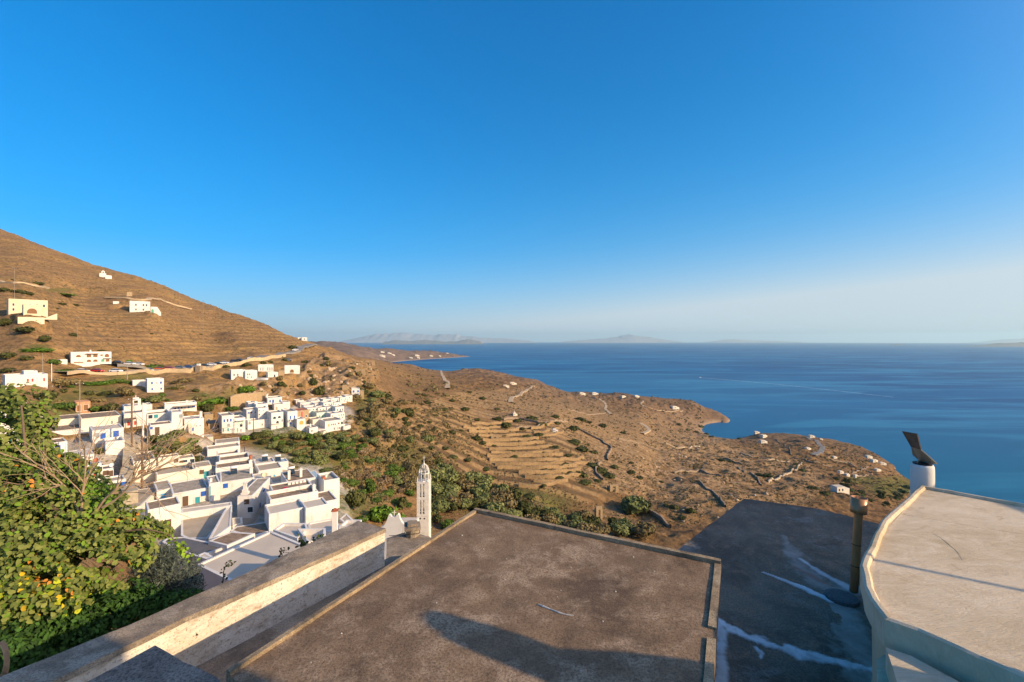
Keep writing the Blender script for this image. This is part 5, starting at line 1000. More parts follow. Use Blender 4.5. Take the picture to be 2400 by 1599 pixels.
named = [  # foot x, foot y, width, material, label, height scale, trunk
 (14, 765, 40, L, 'large dark round bush at the left edge below the villa', .8, 1), (60, 782, 44, L, 'dark green wide tree below the villa stair', .7, 1), (106, 802, 38, L, 'round dark tree right of the wide tree below the villa', .8, 1),
 (18, 842, 38, L, 'dark tree at the left edge above the low house', .8, 1), (62, 843, 34, L, 'dark bush between the bright strip and the low house', .7, 0), (20, 874, 40, L, 'broad dark tree left above the long low house', .55, 1),
 (172, 787, 20, L, 'lone small dark bush beside the gully on the hill', .8, 0), (88, 666, 32, L, 'round dark bush highest on the left hillside', .6, 0), (10, 682, 30, L, 'dark bush at the left edge beside the hill track', .6, 0),
 (45, 686, 36, L, 'dark wide bush behind the leaning pole on the hill', .55, 0), (66, 690, 26, L, 'smaller dark bush next to the wide one on the hill', .6, 0), (140, 711, 34, L, 'flat dark bush row right of the villa', .35, 0), (176, 714, 26, L, 'flat dark bush right of the flat bush row', .35, 0),
 (142, 688, 60, Bt, 'bright green flat vine strip on the hillside', .22, 0), (88, 822, 70, Bt, 'bright green vine patch below the round tree', .35, 0), (238, 824, 28, L, 'dark bush behind the large arched house', .5, 0),
 (128, 855, 30, G, 'green tree left of the small garage', .8, 1), (355, 862, 62, G, 'wide green bush mass at the bend of the car road', .4, 0), (302, 848, 22, Bt, 'small bright bush on the slope left of the road bend', .6, 0),
 (155, 870, 62, G, 'green hedge mass in front of the large arched house', .3, 0), (272, 868, 60, L, 'dark clipped hedge below the parked cars', .25, 0), (205, 865, 26, Dr, 'dry brown bush under the large arched house', .4, 0),
 (430, 896, 54, S_, 'wide brown leafless bush right of the cube house', .5, 0), (140, 910, 50, S_, 'grey brown tree mass between the low house and the wooden pole', .8, 1), (175, 903, 34, S_, 'dark brown tree beside the grey brown mass', .8, 1),
 (225, 900, 70, Bt, 'bright green tree row under the lower car road', .35, 0), (268, 896, 50, G, 'green tree at the right of the bright row', .5, 0), (290, 930, 54, S_, 'large dark brown tree left of the cube house', .8, 1), (248, 925, 40, L, 'dark bush left of the large brown tree', .6, 0),
 (225, 940, 44, S_, 'brown bush above the brick shed', .6, 0), (150, 960, 50, G, 'green tree mass left of the tall wooden pole', .6, 1), (115, 945, 54, L, 'tall grey green tree near the left wooden pole', .9, 1), (225, 966, 44, G, 'green bush covering the brick shed', .6, 1), (258, 963, 44, L, 'dark green tree right of the brick shed', .7, 1),
 (362, 945, 56, O, 'grey green tree in front of the cube house', .6, 1), (330, 950, 40, O, 'low olive bush behind the chapel bell', .5, 0), (405, 912, 30, L, 'dark bush right of the cube house corner', .5, 0),
 (455, 950, 60, Bt, 'left end of the bright green garden hedge', .45, 0), (505, 945, 64, Bt, 'right end of the bright green garden hedge', .5, 0), (545, 960, 36, G, 'green creeper beside the curved retaining wall', .6, 0), (483, 970, 44, L, 'round dark green tree below the bright hedge', 1.0, 1),
 (578, 926, 46, Bt, 'bright green round tree under the four small white houses', .75, 1), (658, 906, 22, L, 'small round dark tree on the cliff edge', 1.0, 1), (465, 858, 26, L, 'bush under the stone pillar of the road', .6, 0), (530, 861, 26, L, 'dark bush left of the four houses below the road', .6, 0), (578, 857, 28, L, 'dark bush row above the left white house', .5, 0),
 (617, 853, 18, L, 'dark tree behind the highest white cube', .9, 0), (634, 850, 14, L, 'smaller dark tree behind the highest white cube', .9, 0), (668, 845, 18, L, 'dark tree between the road and the arched white cube', .8, 0), (686, 816, 30, L, 'dark bush cluster under the ridge houses', .7, 0), (714, 850, 22, L, 'dark bush at the right end of the cliff garden', .7, 0),
 (735, 900, 24, L, 'tall dark bush in the rocky gully, upper', 1.6, 0), (748, 925, 30, L, 'tall dark bush in the rocky gully, lower', 1.6, 0), (765, 842, 16, L, 'dark bush high on the crag', 1.0, 0), (825, 862, 18, L, 'dark bush on top of the orange crag', .8, 0),
 (390, 1040, 54, O, 'fig tree with pale top below the white long house', .9, 1), (365, 1060, 40, G, 'green shrub at the left of the fig trees', .9, 1), (430, 1066, 64, O, 'large round fig tree in the village garden', .8, 1), (392, 1073, 34, Bt, 'bright green bush under the fig trees', .6, 0), (416, 1022, 40, O, 'pale green tree crown against the white outer stair', .7, 1),
 (575, 1032, 28, Bt, 'bright green small tree at the end of the village road', .8, 1), (515, 934, 22, G, 'green garden patch by the tan rocks', .5, 0), (229, 1062, 30, L, 'dark bush under the blue gate terrace', 1.1, 0),
 (830, 1195, 56, L, 'dark brown green cypress like tree behind the corner house', 1.5, 1), (868, 1160, 38, G, 'dark green tree behind the light feathery tree', 1.5, 1), (898, 1228, 84, Bt, 'bright feathery green tree left of the bell tower', .9, 1), (944, 1195, 30, L, 'narrow dark tree right of the feathery tree', 1.9, 1),
 (962, 1150, 48, S_, 'brown green tree above the bell tower dome', .9, 1), (850, 1225, 50, G, 'green garden tree at the foot of the feathery tree', .5, 1), (930, 1225, 60, Bt, 'yellow green tree between the chapel cross and the tower', .6, 1), (1025, 1225, 34, L, 'dark tree right of the bell tower foot', 1.0, 1), (1050, 1240, 44, G, 'green tree at the corner of the brown roof', .8, 1),
 (878, 1025, 44, L, 'large dark green round tree in the ravine right of the village', .9, 1),
 (1060, 1016, 30, L, 'round dark bush on the bare terrace, centre left', .7, 0), (1044, 1052, 22, L, 'round dark bush low on the left terraces', .7, 0), (985, 1000, 20, L, 'dark bush on the pale terrace edge', .7, 0), (1006, 990, 18, L, 'small dark bush right of the pale terrace edge', .7, 0),
 (1000, 945, 30, L, 'wide dark bush on the upper left field', .6, 0), (976, 925, 22, L, 'dark bush at the upper left field corner', .5, 0), (994, 928, 18, L, 'small dark bush beside the upper left field corner', .5, 0), (1490, 1205, 90, O, 'big olive tree clump beside the straight stone wall', .75, 1), (1520, 1255, 60, S_, 'olive tree at the lower right corner of the grove', .8, 1), (1460, 1240, 50, O, 'olive tree left of the big clump', .8, 1)]
for x, y, w_, mt, lb, zs, tr in named:
    bush(x, y, w_, mt, lb, zs=zs, trunk=bool(tr), name='tree' if tr else 'shrub', cat='tree' if tr else 'shrub', n=900 if w_ > 34 else 420, leaf=.13 if w_ > 34 else .2)
terr = [(1358, 985, 28), (1305, 992, 22), (1345, 1007, 26), (1060, 1072, 26), (1095, 1080, 20), (1140, 1100, 20), (1150, 1122, 26), (1130, 1140, 28), (1119, 985, 16), (1165, 985, 24), (1150, 1000, 14), (1185, 1000, 26), (1213, 988, 20), (1235, 1024, 22), (1262, 1020, 24),
 (1255, 1035, 16), (1300, 1050, 22), (1285, 1048, 14), (1270, 1060, 14), (1345, 1040, 34), (1365, 1055, 30), (1390, 1062, 26), (1330, 1068, 20), (1322, 1090, 28), (1385, 1092, 34), (1362, 1115, 34), (1335, 1110, 24), (1310, 1122, 24), (1370, 1132, 34), (1410, 1104, 34), (1425, 1118, 30), (1278, 1105, 18),
 (1272, 1140, 20), (1200, 1060, 14), (1205, 1072, 20), (1130, 1040, 20), (1155, 1045, 16), (1180, 1022, 12), (1115, 1030, 26), (1010, 1010, 14), (1480, 1108, 20), (1498, 1122, 18), (1480, 1085, 12), (1440, 1096, 18), (1398, 1128, 22), (1550, 1130, 14), (1580, 1190, 20), (1620, 1200, 22), (1600, 1215, 18), (1560, 1185, 14),
 (1690, 1080, 18), (1710, 1082, 14), (1780, 1115, 22), (1800, 1118, 26), (1865, 1090, 14), (1880, 1104, 16), (1905, 1146, 24), (1935, 1158, 28), (1960, 1122, 16), (1985, 1130, 20), (1460, 1016, 16), (1412, 1000, 20), (1380, 990, 18), (1245, 985, 30), (1270, 998, 26), (1300, 978, 24), (1225, 1006, 14), (1090, 960, 20), (1060, 940, 14), (1100, 920, 12),
 (1040, 960, 20), (1020, 975, 16), (1080, 1010, 14), (1165, 960, 14), (1130, 935, 16), (1010, 1050, 22), (1030, 1080, 20), (1185, 1150, 30), (1240, 1165, 30)]
for i, (x, y, w_) in enumerate(terr):
    bush(x, y, w_ * 1.3, L, 'low round dark lentisk bush on the bare slopes between the village ravine and the bay', zs=rng.uniform(.45, .7), group='dark bushes dotted over the terraces and lower slopes')
def region(poly, count, wr, mats, label, group, zs=(.6, .9), seed=1, trunk=False, n=420, leaf=.2, mind=.5):
    r = np.random.default_rng(seed); P = np.array(poly); k = 0; tries = 0; placed = []
    while k < count and tries < count * 40:
        tries += 1; x = r.uniform(P[:, 0].min(), P[:, 0].max()); y = r.uniform(P[:, 1].min(), P[:, 1].max()); ins = False
        for i in range(len(P)):
            a, b = P[i], P[(i + 1) % len(P)]
            if (a[1] > y) != (b[1] > y) and x < (b[0] - a[0]) * (y - a[1]) / (b[1] - a[1]) + a[0]: ins = not ins
        w_ = r.uniform(*wr)
        if not ins or any((x - a) ** 2 + ((y - b) * 1.7) ** 2 < (mind * (w_ + c)) ** 2 for a, b, c in placed): continue
        g = hit(x, y)
        if g is None: continue
        if any((g.x - q_['cx']) ** 2 + (g.y - q_['cy']) ** 2 < q_['r'] ** 2 for q_ in HC): continue
        placed.append((x, y, w_)); k += 1
        plant(g, w_ / 2 / F * g.y, mats[int(r.integers(0, len(mats)))], label, group=group, zs=r.uniform(*zs), trunk=trunk, name='tree' if trunk else 'shrub', cat='tree' if trunk else 'shrub', n=n, leaf=leaf)
HC = [dict(cx=(q['p0'] + q['ax'] * q['w'] / 2 + q['ay'] * q['dep'] / 2).x, cy=(q['p0'] + q['ax'] * q['w'] / 2 + q['ay'] * q['dep'] / 2).y, r=max(q['w'], q['dep']) * .62) for q in H]
region([(590, 1025), (700, 1028), (830, 1020), (880, 1040), (830, 1075), (700, 1090), (640, 1060)], 60, (24, 42), [O, O, L, G], 'grey green olive tree in the garden slope below the middle village', 'olive trees below the middle village', (.7, .9), 11, True, 900, .13, .3)
region([(820, 935), (870, 900), (960, 950), (1000, 1010), (1050, 1100), (1000, 1180), (900, 1080), (860, 1010)], 70, (18, 40), [S_, O, S_, L], 'olive brown shrub on the steep bushy slope right of the village', 'shrubs of the steep bushy slope', (.8, 1.1), 12, False, 900, .13, .26)
region([(690, 1075), (880, 1050), (970, 1120), (960, 1200), (820, 1160), (760, 1110)], 50, (24, 48), [S_, O, O, Dr, G], 'brown green shrub on the ravine floor above the church', 'shrubs of the ravine floor', (.6, .9), 13, False, 900, .13, .28)
region([(1010, 1110), (1110, 1130), (1240, 1190), (1330, 1215), (1420, 1230), (1540, 1262), (1400, 1262), (1180, 1215), (1080, 1200), (1020, 1220)], 92, (38, 66), [O, L, S_, O], 'olive green tree of the grove behind the brown roof edge', 'trees of the olive grove', (.7, .95), 14, True, 900, .13, .22)
region([(1980, 1120), (2130, 1125), (2130, 1175), (2060, 1195), (1960, 1160)], 20, (14, 26), [L, O, L], 'dark tree of the orchard by the last cape', 'trees of the orchard by the shore', (.6, .8), 15, False, 420, .2, .3)
region([(1590, 990), (1720, 1012), (1740, 1030), (1640, 1030), (1580, 1010)], 14, (10, 18), [L, L, O], 'dark tree in the dry valley mouth behind the bay beach', 'trees behind the bay beach', (.5, .7), 16, False, 420, .2, .3)
region([(600, 905), (700, 860), (800, 850), (880, 880), (860, 930), (700, 935)], 22, (10, 20), [L, S_, S_], 'dark shrub clinging to the rocks above the village', 'shrubs on the crags', (.8, 1.3), 17, False, 420, .2, .4)
region([(350, 1035), (455, 1030), (470, 1085), (350, 1085)], 14, (26, 42), [O, G, L, O], 'leafy shrub in the village garden around the fig trees', 'shrubs of the village garden', (.7, 1.0), 20, False, 900, .13, .3)
region([(0, 640), (120, 660), (300, 760), (640, 800), (700, 840), (500, 850), (260, 800), (0, 720)], 16, (5, 12), [L, S_], 'small dark bush dotted on the dry left hillside', 'small bushes on the left hillside', (.5, .7), 18, False, 420, .2, 1)
region([(120, 900), (320, 890), (540, 930), (480, 955), (300, 948), (130, 980)], 22, (14, 30), [S_, O, G, L], 'mixed green brown shrub in the gardens above the left village', 'shrubs of the upper gardens', (.6, .9), 19, False, 420, .2, .35)
# low dry scrub, too many to count: one object
def scrub():
    r = np.random.default_rng(5); V, Q, A = [], [], []; n0 = 0; cnt = 0
    zones = [((820, 1060), (900, 1180), 420, 5), ((680, 960), (1060, 1200), 300, 6), ((680, 1130), (1060, 1200), 700, 2.6), ((1000, 1650), (900, 1240), 6500, 1.75), ((120, 700), (900, 1100), 700, 2.4), ((0, 700), (600, 850), 2600, 1.2), ((1600, 2120), (1040, 1190), 3600, 1.6), ((780, 1100), (850, 1100), 1000, 2.4)]
    for (xa, xb), (ya, yb_), num, sp_ in zones:
        for _ in range(num):
            x, y = r.uniform(xa, xb), r.uniform(ya, yb_); g = hit(x, y)
            if g is None or g.z < SEA + 4: continue
            if any((g.x - q_['cx']) ** 2 + (g.y - q_['cy']) ** 2 < q_['r'] ** 2 for q_ in HC): continue
            if vnoise(np.array([g.x / 14]), np.array([g.y / 14]))[0] < .42: continue
            rad = sp_ * r.uniform(.8, 1.9) / F * g.y; m_ = 12 if sp_ < 4 else 46; d = r.normal(size=(m_, 3)); d /= np.linalg.norm(d, axis=1)[:, None]; d[:, 2] = np.abs(d[:, 2])
            P = np.array(g) + d * rad * np.array([1, 1, .7]) * r.uniform(.5, 1, (m_, 1)); t = r.normal(size=(m_, 3)); t /= np.linalg.norm(t, axis=1)[:, None]; b = np.cross(t, d); s = rad * (.45 if sp_ < 4 else .24)
            V.append(np.stack([P - t * s, P - b * s, P + t * s, P + b * s], 1).reshape(-1, 3)); Q.append(np.arange(4 * m_).reshape(m_, 4) + n0); n0 += 4 * m_; tt = np.clip(r.normal(.5, .3) + r.normal(size=m_) * .15, 0, 1); A.append(np.repeat(tt, 4)); cnt += 1
    A = np.concatenate(A); o = mesh_np('dry_scrub', np.concatenate(V), np.concatenate(Q), MAT['leaf_scrub'], attrs={'tint': np.stack([A] * 3 + [np.ones_like(A)], -1)}); tag(o, 'countless low dry scrub tufts covering the hill slopes', 'scrub', kind='stuff')
scrub()
# ------------------------------------------------------------------ foreground roofs
def weathered(name, base, dark, light, stain, sc=1.0, lich=None, rough=.95):
    m = NT(name, rough, .15); oc = m.coord()
    a = m.noise(.9 * sc, 8, .68, oc, .6); b = m.noise(3.2 * sc, 7, .7, oc, .3); g = m.noise(42 * sc, 5, .75, oc); g2 = m.noise(150 * sc, 3, .7, oc)
    c = m.mix(m.ramp(a, [(.40, 0), (.58, 1)]), dark, base); d_ = m.noise(1.25 * sc, 9, .72, oc, .3); c = m.mix(m.ramp(d_, [(.53, 0), (.60, .7)]), c, light); e_ = m.noise(.75 * sc, 7, .7, oc, .2); c = m.mix(m.ramp(e_, [(.36, .75), (.47, 0)]), c, stain); c = m.mix(m.ramp(b, [(.5, 0), (.66, .6)]), c, light)
    c = m.mix(m.ramp(b, [(.28, .7), (.44, 0)]), c, stain); c = m.mix(m.ramp(g, [(.42, .65), (.52, 0)]), c, stain); c = m.mix(m.ramp(m.noise(75 * sc, 4, .8, oc), [(.57, 0), (.68, .42)]), c, light); c = m.mix(m.ramp(g2, [(.6, 0), (.72, .5)]), c, light)
    if lich: c = m.mix(m.ramp(m.noise(1.7 * sc, 6, .72, oc, 1.0), [(.6, 0), (.66, .8)]), c, lich)
    m.col(c); n = m.bump(m.noise(60 * sc, 6, .7, oc), .55, .012); m.bump(b, .35, .03, n); return m.m
weathered('old_cement', (.25, .168, .10), (.165, .11, .07), (.44, .325, .215), (.08, .054, .038))
weathered('old_rim', (.38, .28, .17), (.26, .19, .12), (.54, .42, .26), (.10, .08, .055), 2)
weathered('dark_cement', (.27, .22, .175), (.18, .15, .12), (.38, .32, .26), (.035, .03, .028))
weathered('grey_cement', (.33, .26, .18), (.23, .18, .13), (.48, .40, .3), (.10, .088, .075), 1.4)
m = NT('beige_cement', .93, .15); oc = m.coord()
a = m.noise(.7, 8, .65, oc, .5); b = m.noise(2.6, 8, .72, oc, .9, (1, 2.2, 1)); s1 = m.noise(5.5, 6, .7, oc, 2.5, (1, 3.5, 1))
c = m.mix(m.ramp(a, [(.38, 0), (.62, 1)]), (.50, .40, .26), (.62, .51, .36)); c = m.mix(m.ramp(b, [(.50, 0), (.62, .6)]), c, (.68, .575, .42)); c = m.mix(m.ramp(b, [(.34, .65), (.44, 0)]), c, (.40, .31, .20)); c = m.mix(m.ramp(s1, [(.30, .55), (.36, 0)]), c, (.36, .30, .22)); c = m.mix(m.ramp(m.noise(1.3, 6, .7, oc, .3), [(.60, 0), (.70, .5)]), c, (.40, .28, .15))
m.col(c); n = m.bump(s1, .5, .02); m.bump(m.noise(70, 4, .7, oc), .3, .006, n)
m = NT('old_whitewash', .92, .15); oc = m.coord()
a = m.noise(1.6, 8, .7, oc, .8); b = m.noise(7, 7, .72, oc, .5, (1, 1, 2.2)); g = m.noise(38, 4, .7, oc)
c = m.mix(m.ramp(a, [(.4, 0), (.6, 1)]), (.72, .66, .56), (.62, .52, .40)); c = m.mix(m.ramp(b, [(.54, 0), (.63, .8)]), c, (.38, .27, .17)); c = m.mix(m.ramp(m.noise(2.2, 8, .75, oc, .4, (1, 1, 2.6)), [(.52, 0), (.62, .55)]), c, (.30, .24, .18)); c = m.mix(m.ramp(g, [(.36, .8), (.43, 0)]), c, (.22, .16, .11)); c = m.mix(m.ramp(m.noise(3.1, 7, .7, oc, 1.2), [(.60, 0), (.70, .7)]), c, (.52, .38, .24))
m.col(c); n = m.bump(b, .4, .02); m.bump(g, .35, .01, n)
simple('lime_seam', (.66, .64, .60), (.42, .38, .34), 6, .9, .1, .01)
m = NT('brass_flue', .28, .5); oc = m.coord(); m.b.inputs['Metallic'].default_value = .12
m.col(m.mix(m.ramp(m.noise(9, 5, .6, oc, 0, (1, 1, .3)), [(.35, 0), (.65, 1)]), (.52, .25, .10), (.36, .17, .07)))
def roughen(o, amp=.012, cuts=6, scale=.35):
    """break up straight cement edges"""
    bm = bmesh.new(); bm.from_mesh(o.data); ed = [e for e in bm.edges if e.calc_length() > scale * 1.5]
    for _ in range(cuts):
        ed = [e for e in bm.edges if e.calc_length() > scale]
        if not ed or len(bm.verts) > 9000: break
        bmesh.ops.subdivide_edges(bm, edges=ed, cuts=1, use_grid_fill=True)
    from mathutils import noise as mn
    for v in bm.verts: v.co += mn.noise_vector(v.co * 2.3 + Vector((3, 7, 1))) * amp + mn.noise_vector(v.co * 9) * amp * .35
    bm.to_mesh(o.data); bm.free(); return o
A, B, Dn = atz(1115, 1193, -2.8), atz(1690, 1315, -2.8), atz(531, 1572, -2.8); Cn = B + (Dn - A)
def ring(P, wds, z0, z1):
    mb = MB(); n = len(P); d = [(P[(i + 1) % n] - P[i]).normalized() for i in range(n)]; nn = [Vector((-v.y, v.x, 0)) for v in d]
    return d, nn
def fore_roof():
    z = -2.8; root = thing('flat_roof_house', 'brown weathered cement roof slab in the foreground with thin raised rims', 'house', ((A + B + Cn + Dn) / 4).xy.to_3d() + Vector((0, 0, -9)))
    P = [Dn, Cn, B, A]; xy = lambda p: (p.x, p.y)
    zr = z - .03
    top = roughen(MB().prism([xy(p) for p in P], z - .22, zr).build('roof_slab', MAT['old_cement'], root), .006)
    ex = (B - A).normalized(); ey = (A - Dn).normalized()
    q = [Dn + ex * .12 + ey * .12, Cn - ex * .12 + ey * .12, B - ex * .12 - ey * .12, A + ex * .12 - ey * .12]
    MB().prism([xy(p) for p in q], -9, z - .223).build('wall', MAT['old_whitewash'], root)
    def curb(p, q_, w0, h0, nm, side, mt='old_rim'):
        s = side * w0; o = roughen(MB().prism([xy(p), xy(q_), xy(q_ + s), xy(p + s)], zr + .002, zr + h0).build(nm, MAT[mt], root), .008); return o
    curb(A + ex * .004, B - ex * .004, .07, .055, 'far_rim', -ey); curb(Dn, A, .055, .04, 'left_rim', ex)
    curb(B - ey * 1.45, B - ey * .073, .075, .022, 'right_rim', -ex); curb(Cn, B - ey * 1.62, .075, .02, 'right_rim', -ex)
    return root
fore_roof()
# bits of white lime on the roof
mb = MB(); pts = [atz(x, y, -2.822) for x, y in ((1262, 1417), (1272, 1421), (1290, 1428), (1310, 1436), (1328, 1441), (1344, 1443))]
mb.tube(pts, [.008, .012, .006, .01, .005, .008], 5); o = mb.build('lime_drip', MAT['lime_seam'], loc=pts[2]); tag(o, 'thin white lime streak on the brown roof', 'lime streak')
rp = np.random.default_rng(9)
for i in range(26):
    s, t = rp.uniform(.08, .9), rp.uniform(.1, .92); p = Dn + (B - A) * s + (A - Dn) * t; r_ = rp.uniform(.004, .011); mb = MB(); mb.tube([p + Vector((0, 0, -.035)), p + Vector((0, 0, -.03 + r_ * .5)), p + Vector((0, 0, -.03 + r_))], [r_, r_ * .9, r_ * .3], 6); o = mb.build('pebble', MAT['lime_seam'], loc=p)
    tag(o, 'small pale pebble lying on the brown roof', 'pebble', 'pebbles scattered on the brown roof')
# left parapet wall
def parapet():
    zt = -3.1; outer = [atz(x, y, zt) for x, y in ((-60, 1616), (0, 1589), (382, 1431), (562, 1350), (841, 1220))]; inner = [atz(x, y, zt) for x, y in ((100, 1606), (200, 1560), (436, 1447), (650, 1354), (905, 1238))]
    root = thing('parapet_wall', 'long old whitewashed parapet wall with a flat brown top running to the corner', 'wall', (outer[2] + inner[2]) / 2 + Vector((0, 0, -5.9)))
    iw = [p for p in inner]; pol = outer + iw[::-1]
    body = MB(); o2 = [p.lerp(q, .06) for p, q in zip(outer, inner)]; i2 = [q.lerp(p, .05) for p, q in zip(outer, inner)]
    n = 5; vs = []; 
    for k in range(n):
        a, b = o2[k], i2[k]; vs += [(a.x, a.y, -9), (a.x, a.y, zt - .05), (b.x, b.y, zt - .05), (b.x, b.y, -9)]
    fs = [(k * 4 + j, k * 4 + (j + 1) % 4, k * 4 + 4 + (j + 1) % 4, k * 4 + 4 + j) for k in range(n - 1) for j in range(4)] + [(0, 1, 2, 3), (n * 4 - 1, n * 4 - 2, n * 4 - 3, n * 4 - 4)]
    w_ = body.add(vs, fs).build('wall_face', MAT['old_whitewash'], root); bm = bmesh.new(); bm.from_mesh(w_.data); bmesh.ops.recalc_face_normals(bm, faces=bm.faces); bm.to_mesh(w_.data); bm.free(); roughen(w_, .03, 7, .3)
    vs = []
    for k in range(n):
        a, b = outer[k], inner[k]; vs += [(a.x, a.y, zt - .06), (a.x, a.y, zt), (b.x, b.y, zt), (b.x, b.y, zt - .06)]
    c_ = MB().add(vs, fs).build('coping', MAT['grey_cement'], root); bm = bmesh.new(); bm.from_mesh(c_.data); bmesh.ops.recalc_face_normals(bm, faces=bm.faces); bm.to_mesh(c_.data); bm.free(); roughen(c_, .02, 7, .25)
    for x, y in ((585, 1410), (452, 1478)):
        p = atz(x, y, -3.35); p = p + Vector((-.02, .0, 0)); MB().tube([p, p + Vector((.12, -.06, -.012))], .008, 6).build('rusty_nail', MAT['wood'], root)
    # gutter floor between wall and roof
    P = [Vector((p.x, p.y, 0)) for p in i2]; q = [Dn + Vector((-.3, -.2, 0)), A + Vector((0.05, .6, 0))]
    o = MB().prism([(P[0].x, P[0].y), (q[0].x, q[0].y - 1.5), (q[0].x + .35, q[0].y), (q[1].x + .2, q[1].y), (P[4].x, P[4].y + .3)], -5, -3.72).build('gutter_floor', MAT['grey_cement'], loc=(A + Dn) / 2 + Vector((-1, 0, 0))); tag(roughen(o, .02), 'dark cement gutter between the parapet wall and the brown roof', 'gutter')
parapet()
# near dark slab bottom left
P = [atz(x, y, -2.92) for x, y in ((362, 1513), (505, 1588), (560, 1640), (560, 1800), (60, 1800), (190, 1606))]
r = thing('lower_roof', 'dark grey lower roof slab at the bottom left in front of the parapet wall', 'roof', Vector((P[0].x, P[0].y, -6))); roughen(MB().prism([(p.x, p.y) for p in P], -3.25, -2.92).build('slab', MAT['dark_cement'], r), .02)
MB().prism([(p.x, p.y) for p in [P[0].lerp(P[3], .06), P[1].lerp(P[3], .08), P[2].lerp(P[4], .1), P[3], P[4], P[5].lerp(P[3], .1)]], -9, -3.253).build('wall', MAT['old_whitewash'], r)
# dark roof on the right
ZD = -3.9
def dark_roof():
    z = ZD; pp = [atz(x, y, z) for x, y in ((1743, 1169), (1914, 1192), (2075, 1232), (2300, 1330))]
    P = [pp[0], pp[1], pp[2], pp[3], Vector((6.2, 2.0, z)), Vector((1.7, 2.0, z)), atz(1640, 1620, z), atz(1560, 1310, z)]
    global rd_poly; rd_poly = P
    root = thing('dark_roof_house', 'dark stained roof in full shade on the right with white lime seams', 'house', (4, 5, -9)); 
    roughen(MB().prism([(p.x, p.y) for p in P], z - .3, z).build('roof_slab', MAT['stained_roof'], root), .02)
    c = Vector((4, 5, 0)); MB().prism([((p - c) * .95 + c).xy for p in P], -9, z - .303).build('wall', MAT['old_whitewash'], root)
    return root
m = NT('stained_roof', .92, .2); oc = m.coord()
a = m.noise(.8, 8, .7, oc, .8); b = m.noise(3.5, 7, .7, oc, .5); g = m.noise(40, 5, .75, oc)
c = m.mix(m.ramp(a, [(.4, 0), (.6, 1)]), (.14, .105, .075), (.24, .185, .13)); c = m.mix(m.ramp(b, [(.5, 0), (.64, .65)]), c, (.34, .21, .135)); c = m.mix(m.ramp(m.noise(1.9, 8, .75, oc, .3), [(.55, 0), (.62, .6)]), c, (.30, .26, .22)); c = m.mix(m.ramp(g, [(.4, .5), (.55, 0)]), c, (.035, .03, .025)); c = m.mix(m.ramp(m.noise(110, 3, .7, oc), [(.64, 0), (.74, .5)]), c, (.34, .3, .26))
la = m.n('ShaderNodeSeparateColor', Color=m.n('ShaderNodeAttribute', _attribute_name='lime').outputs['Color'])
c = m.mix(m.math('MULTIPLY', la.outputs[1], .85), c, m.mix(m.ramp(b, [(.4, 0), (.6, 1)]), (.30, .27, .23), (.42, .38, .33))); c = m.mix(m.math('MULTIPLY', la.outputs[2], .7), c, (.30, .12, .07)); c = m.mix(la.outputs[0], c, m.mix(m.ramp(b, [(.45, 0), (.65, 1)]), (.70, .70, .70), (.5, .47, .44)))
m.col(c); m.bump(m.noise(60, 6, .7, oc), .5, .015)
rd = dark_roof()
def patch(label, pts, z, wds, mat, name='lime_seam', hgt=.02, seed=0):
    """a ragged mortar smear with real thickness lying on a roof"""
    r = np.random.default_rng(seed); P = [atz(x, y, z) for x, y in pts]; S = []; W = []
    for k in range(len(P) - 1):
        for t in np.linspace(0, 1, 9, endpoint=False): S.append(P[k].lerp(P[k + 1], t)); W.append((wds[k] * (1 - t) + wds[k + 1] * t))
    S.append(P[-1]); W.append(wds[-1]); vs = []
    for i, p in enumerate(S):
        d = (S[min(i + 1, len(S) - 1)] - S[max(i - 1, 0)]).normalized(); n = Vector((-d.y, d.x, 0)); a, b = W[i] * r.uniform(.6, 1.3), W[i] * r.uniform(.6, 1.3)
        vs += [p + n * a - Vector((0, 0, .03)), p + n * a * .6 + Vector((0, 0, hgt)), p - n * b * .6 + Vector((0, 0, hgt)), p - n * b - Vector((0, 0, .03))]
    fs = [(k * 4 + j, k * 4 + j + 1, k * 4 + 5 + j, k * 4 + 4 + j) for k in range(len(S) - 1) for j in range(3)]
    o = MB().add(vs, fs).build(name, MAT[mat], rd, smooth=True); bm = bmesh.new(); bm.from_mesh(o.data); bmesh.ops.recalc_face_normals(bm, faces=bm.faces)
    bm.to_mesh(o.data); bm.free(); return o
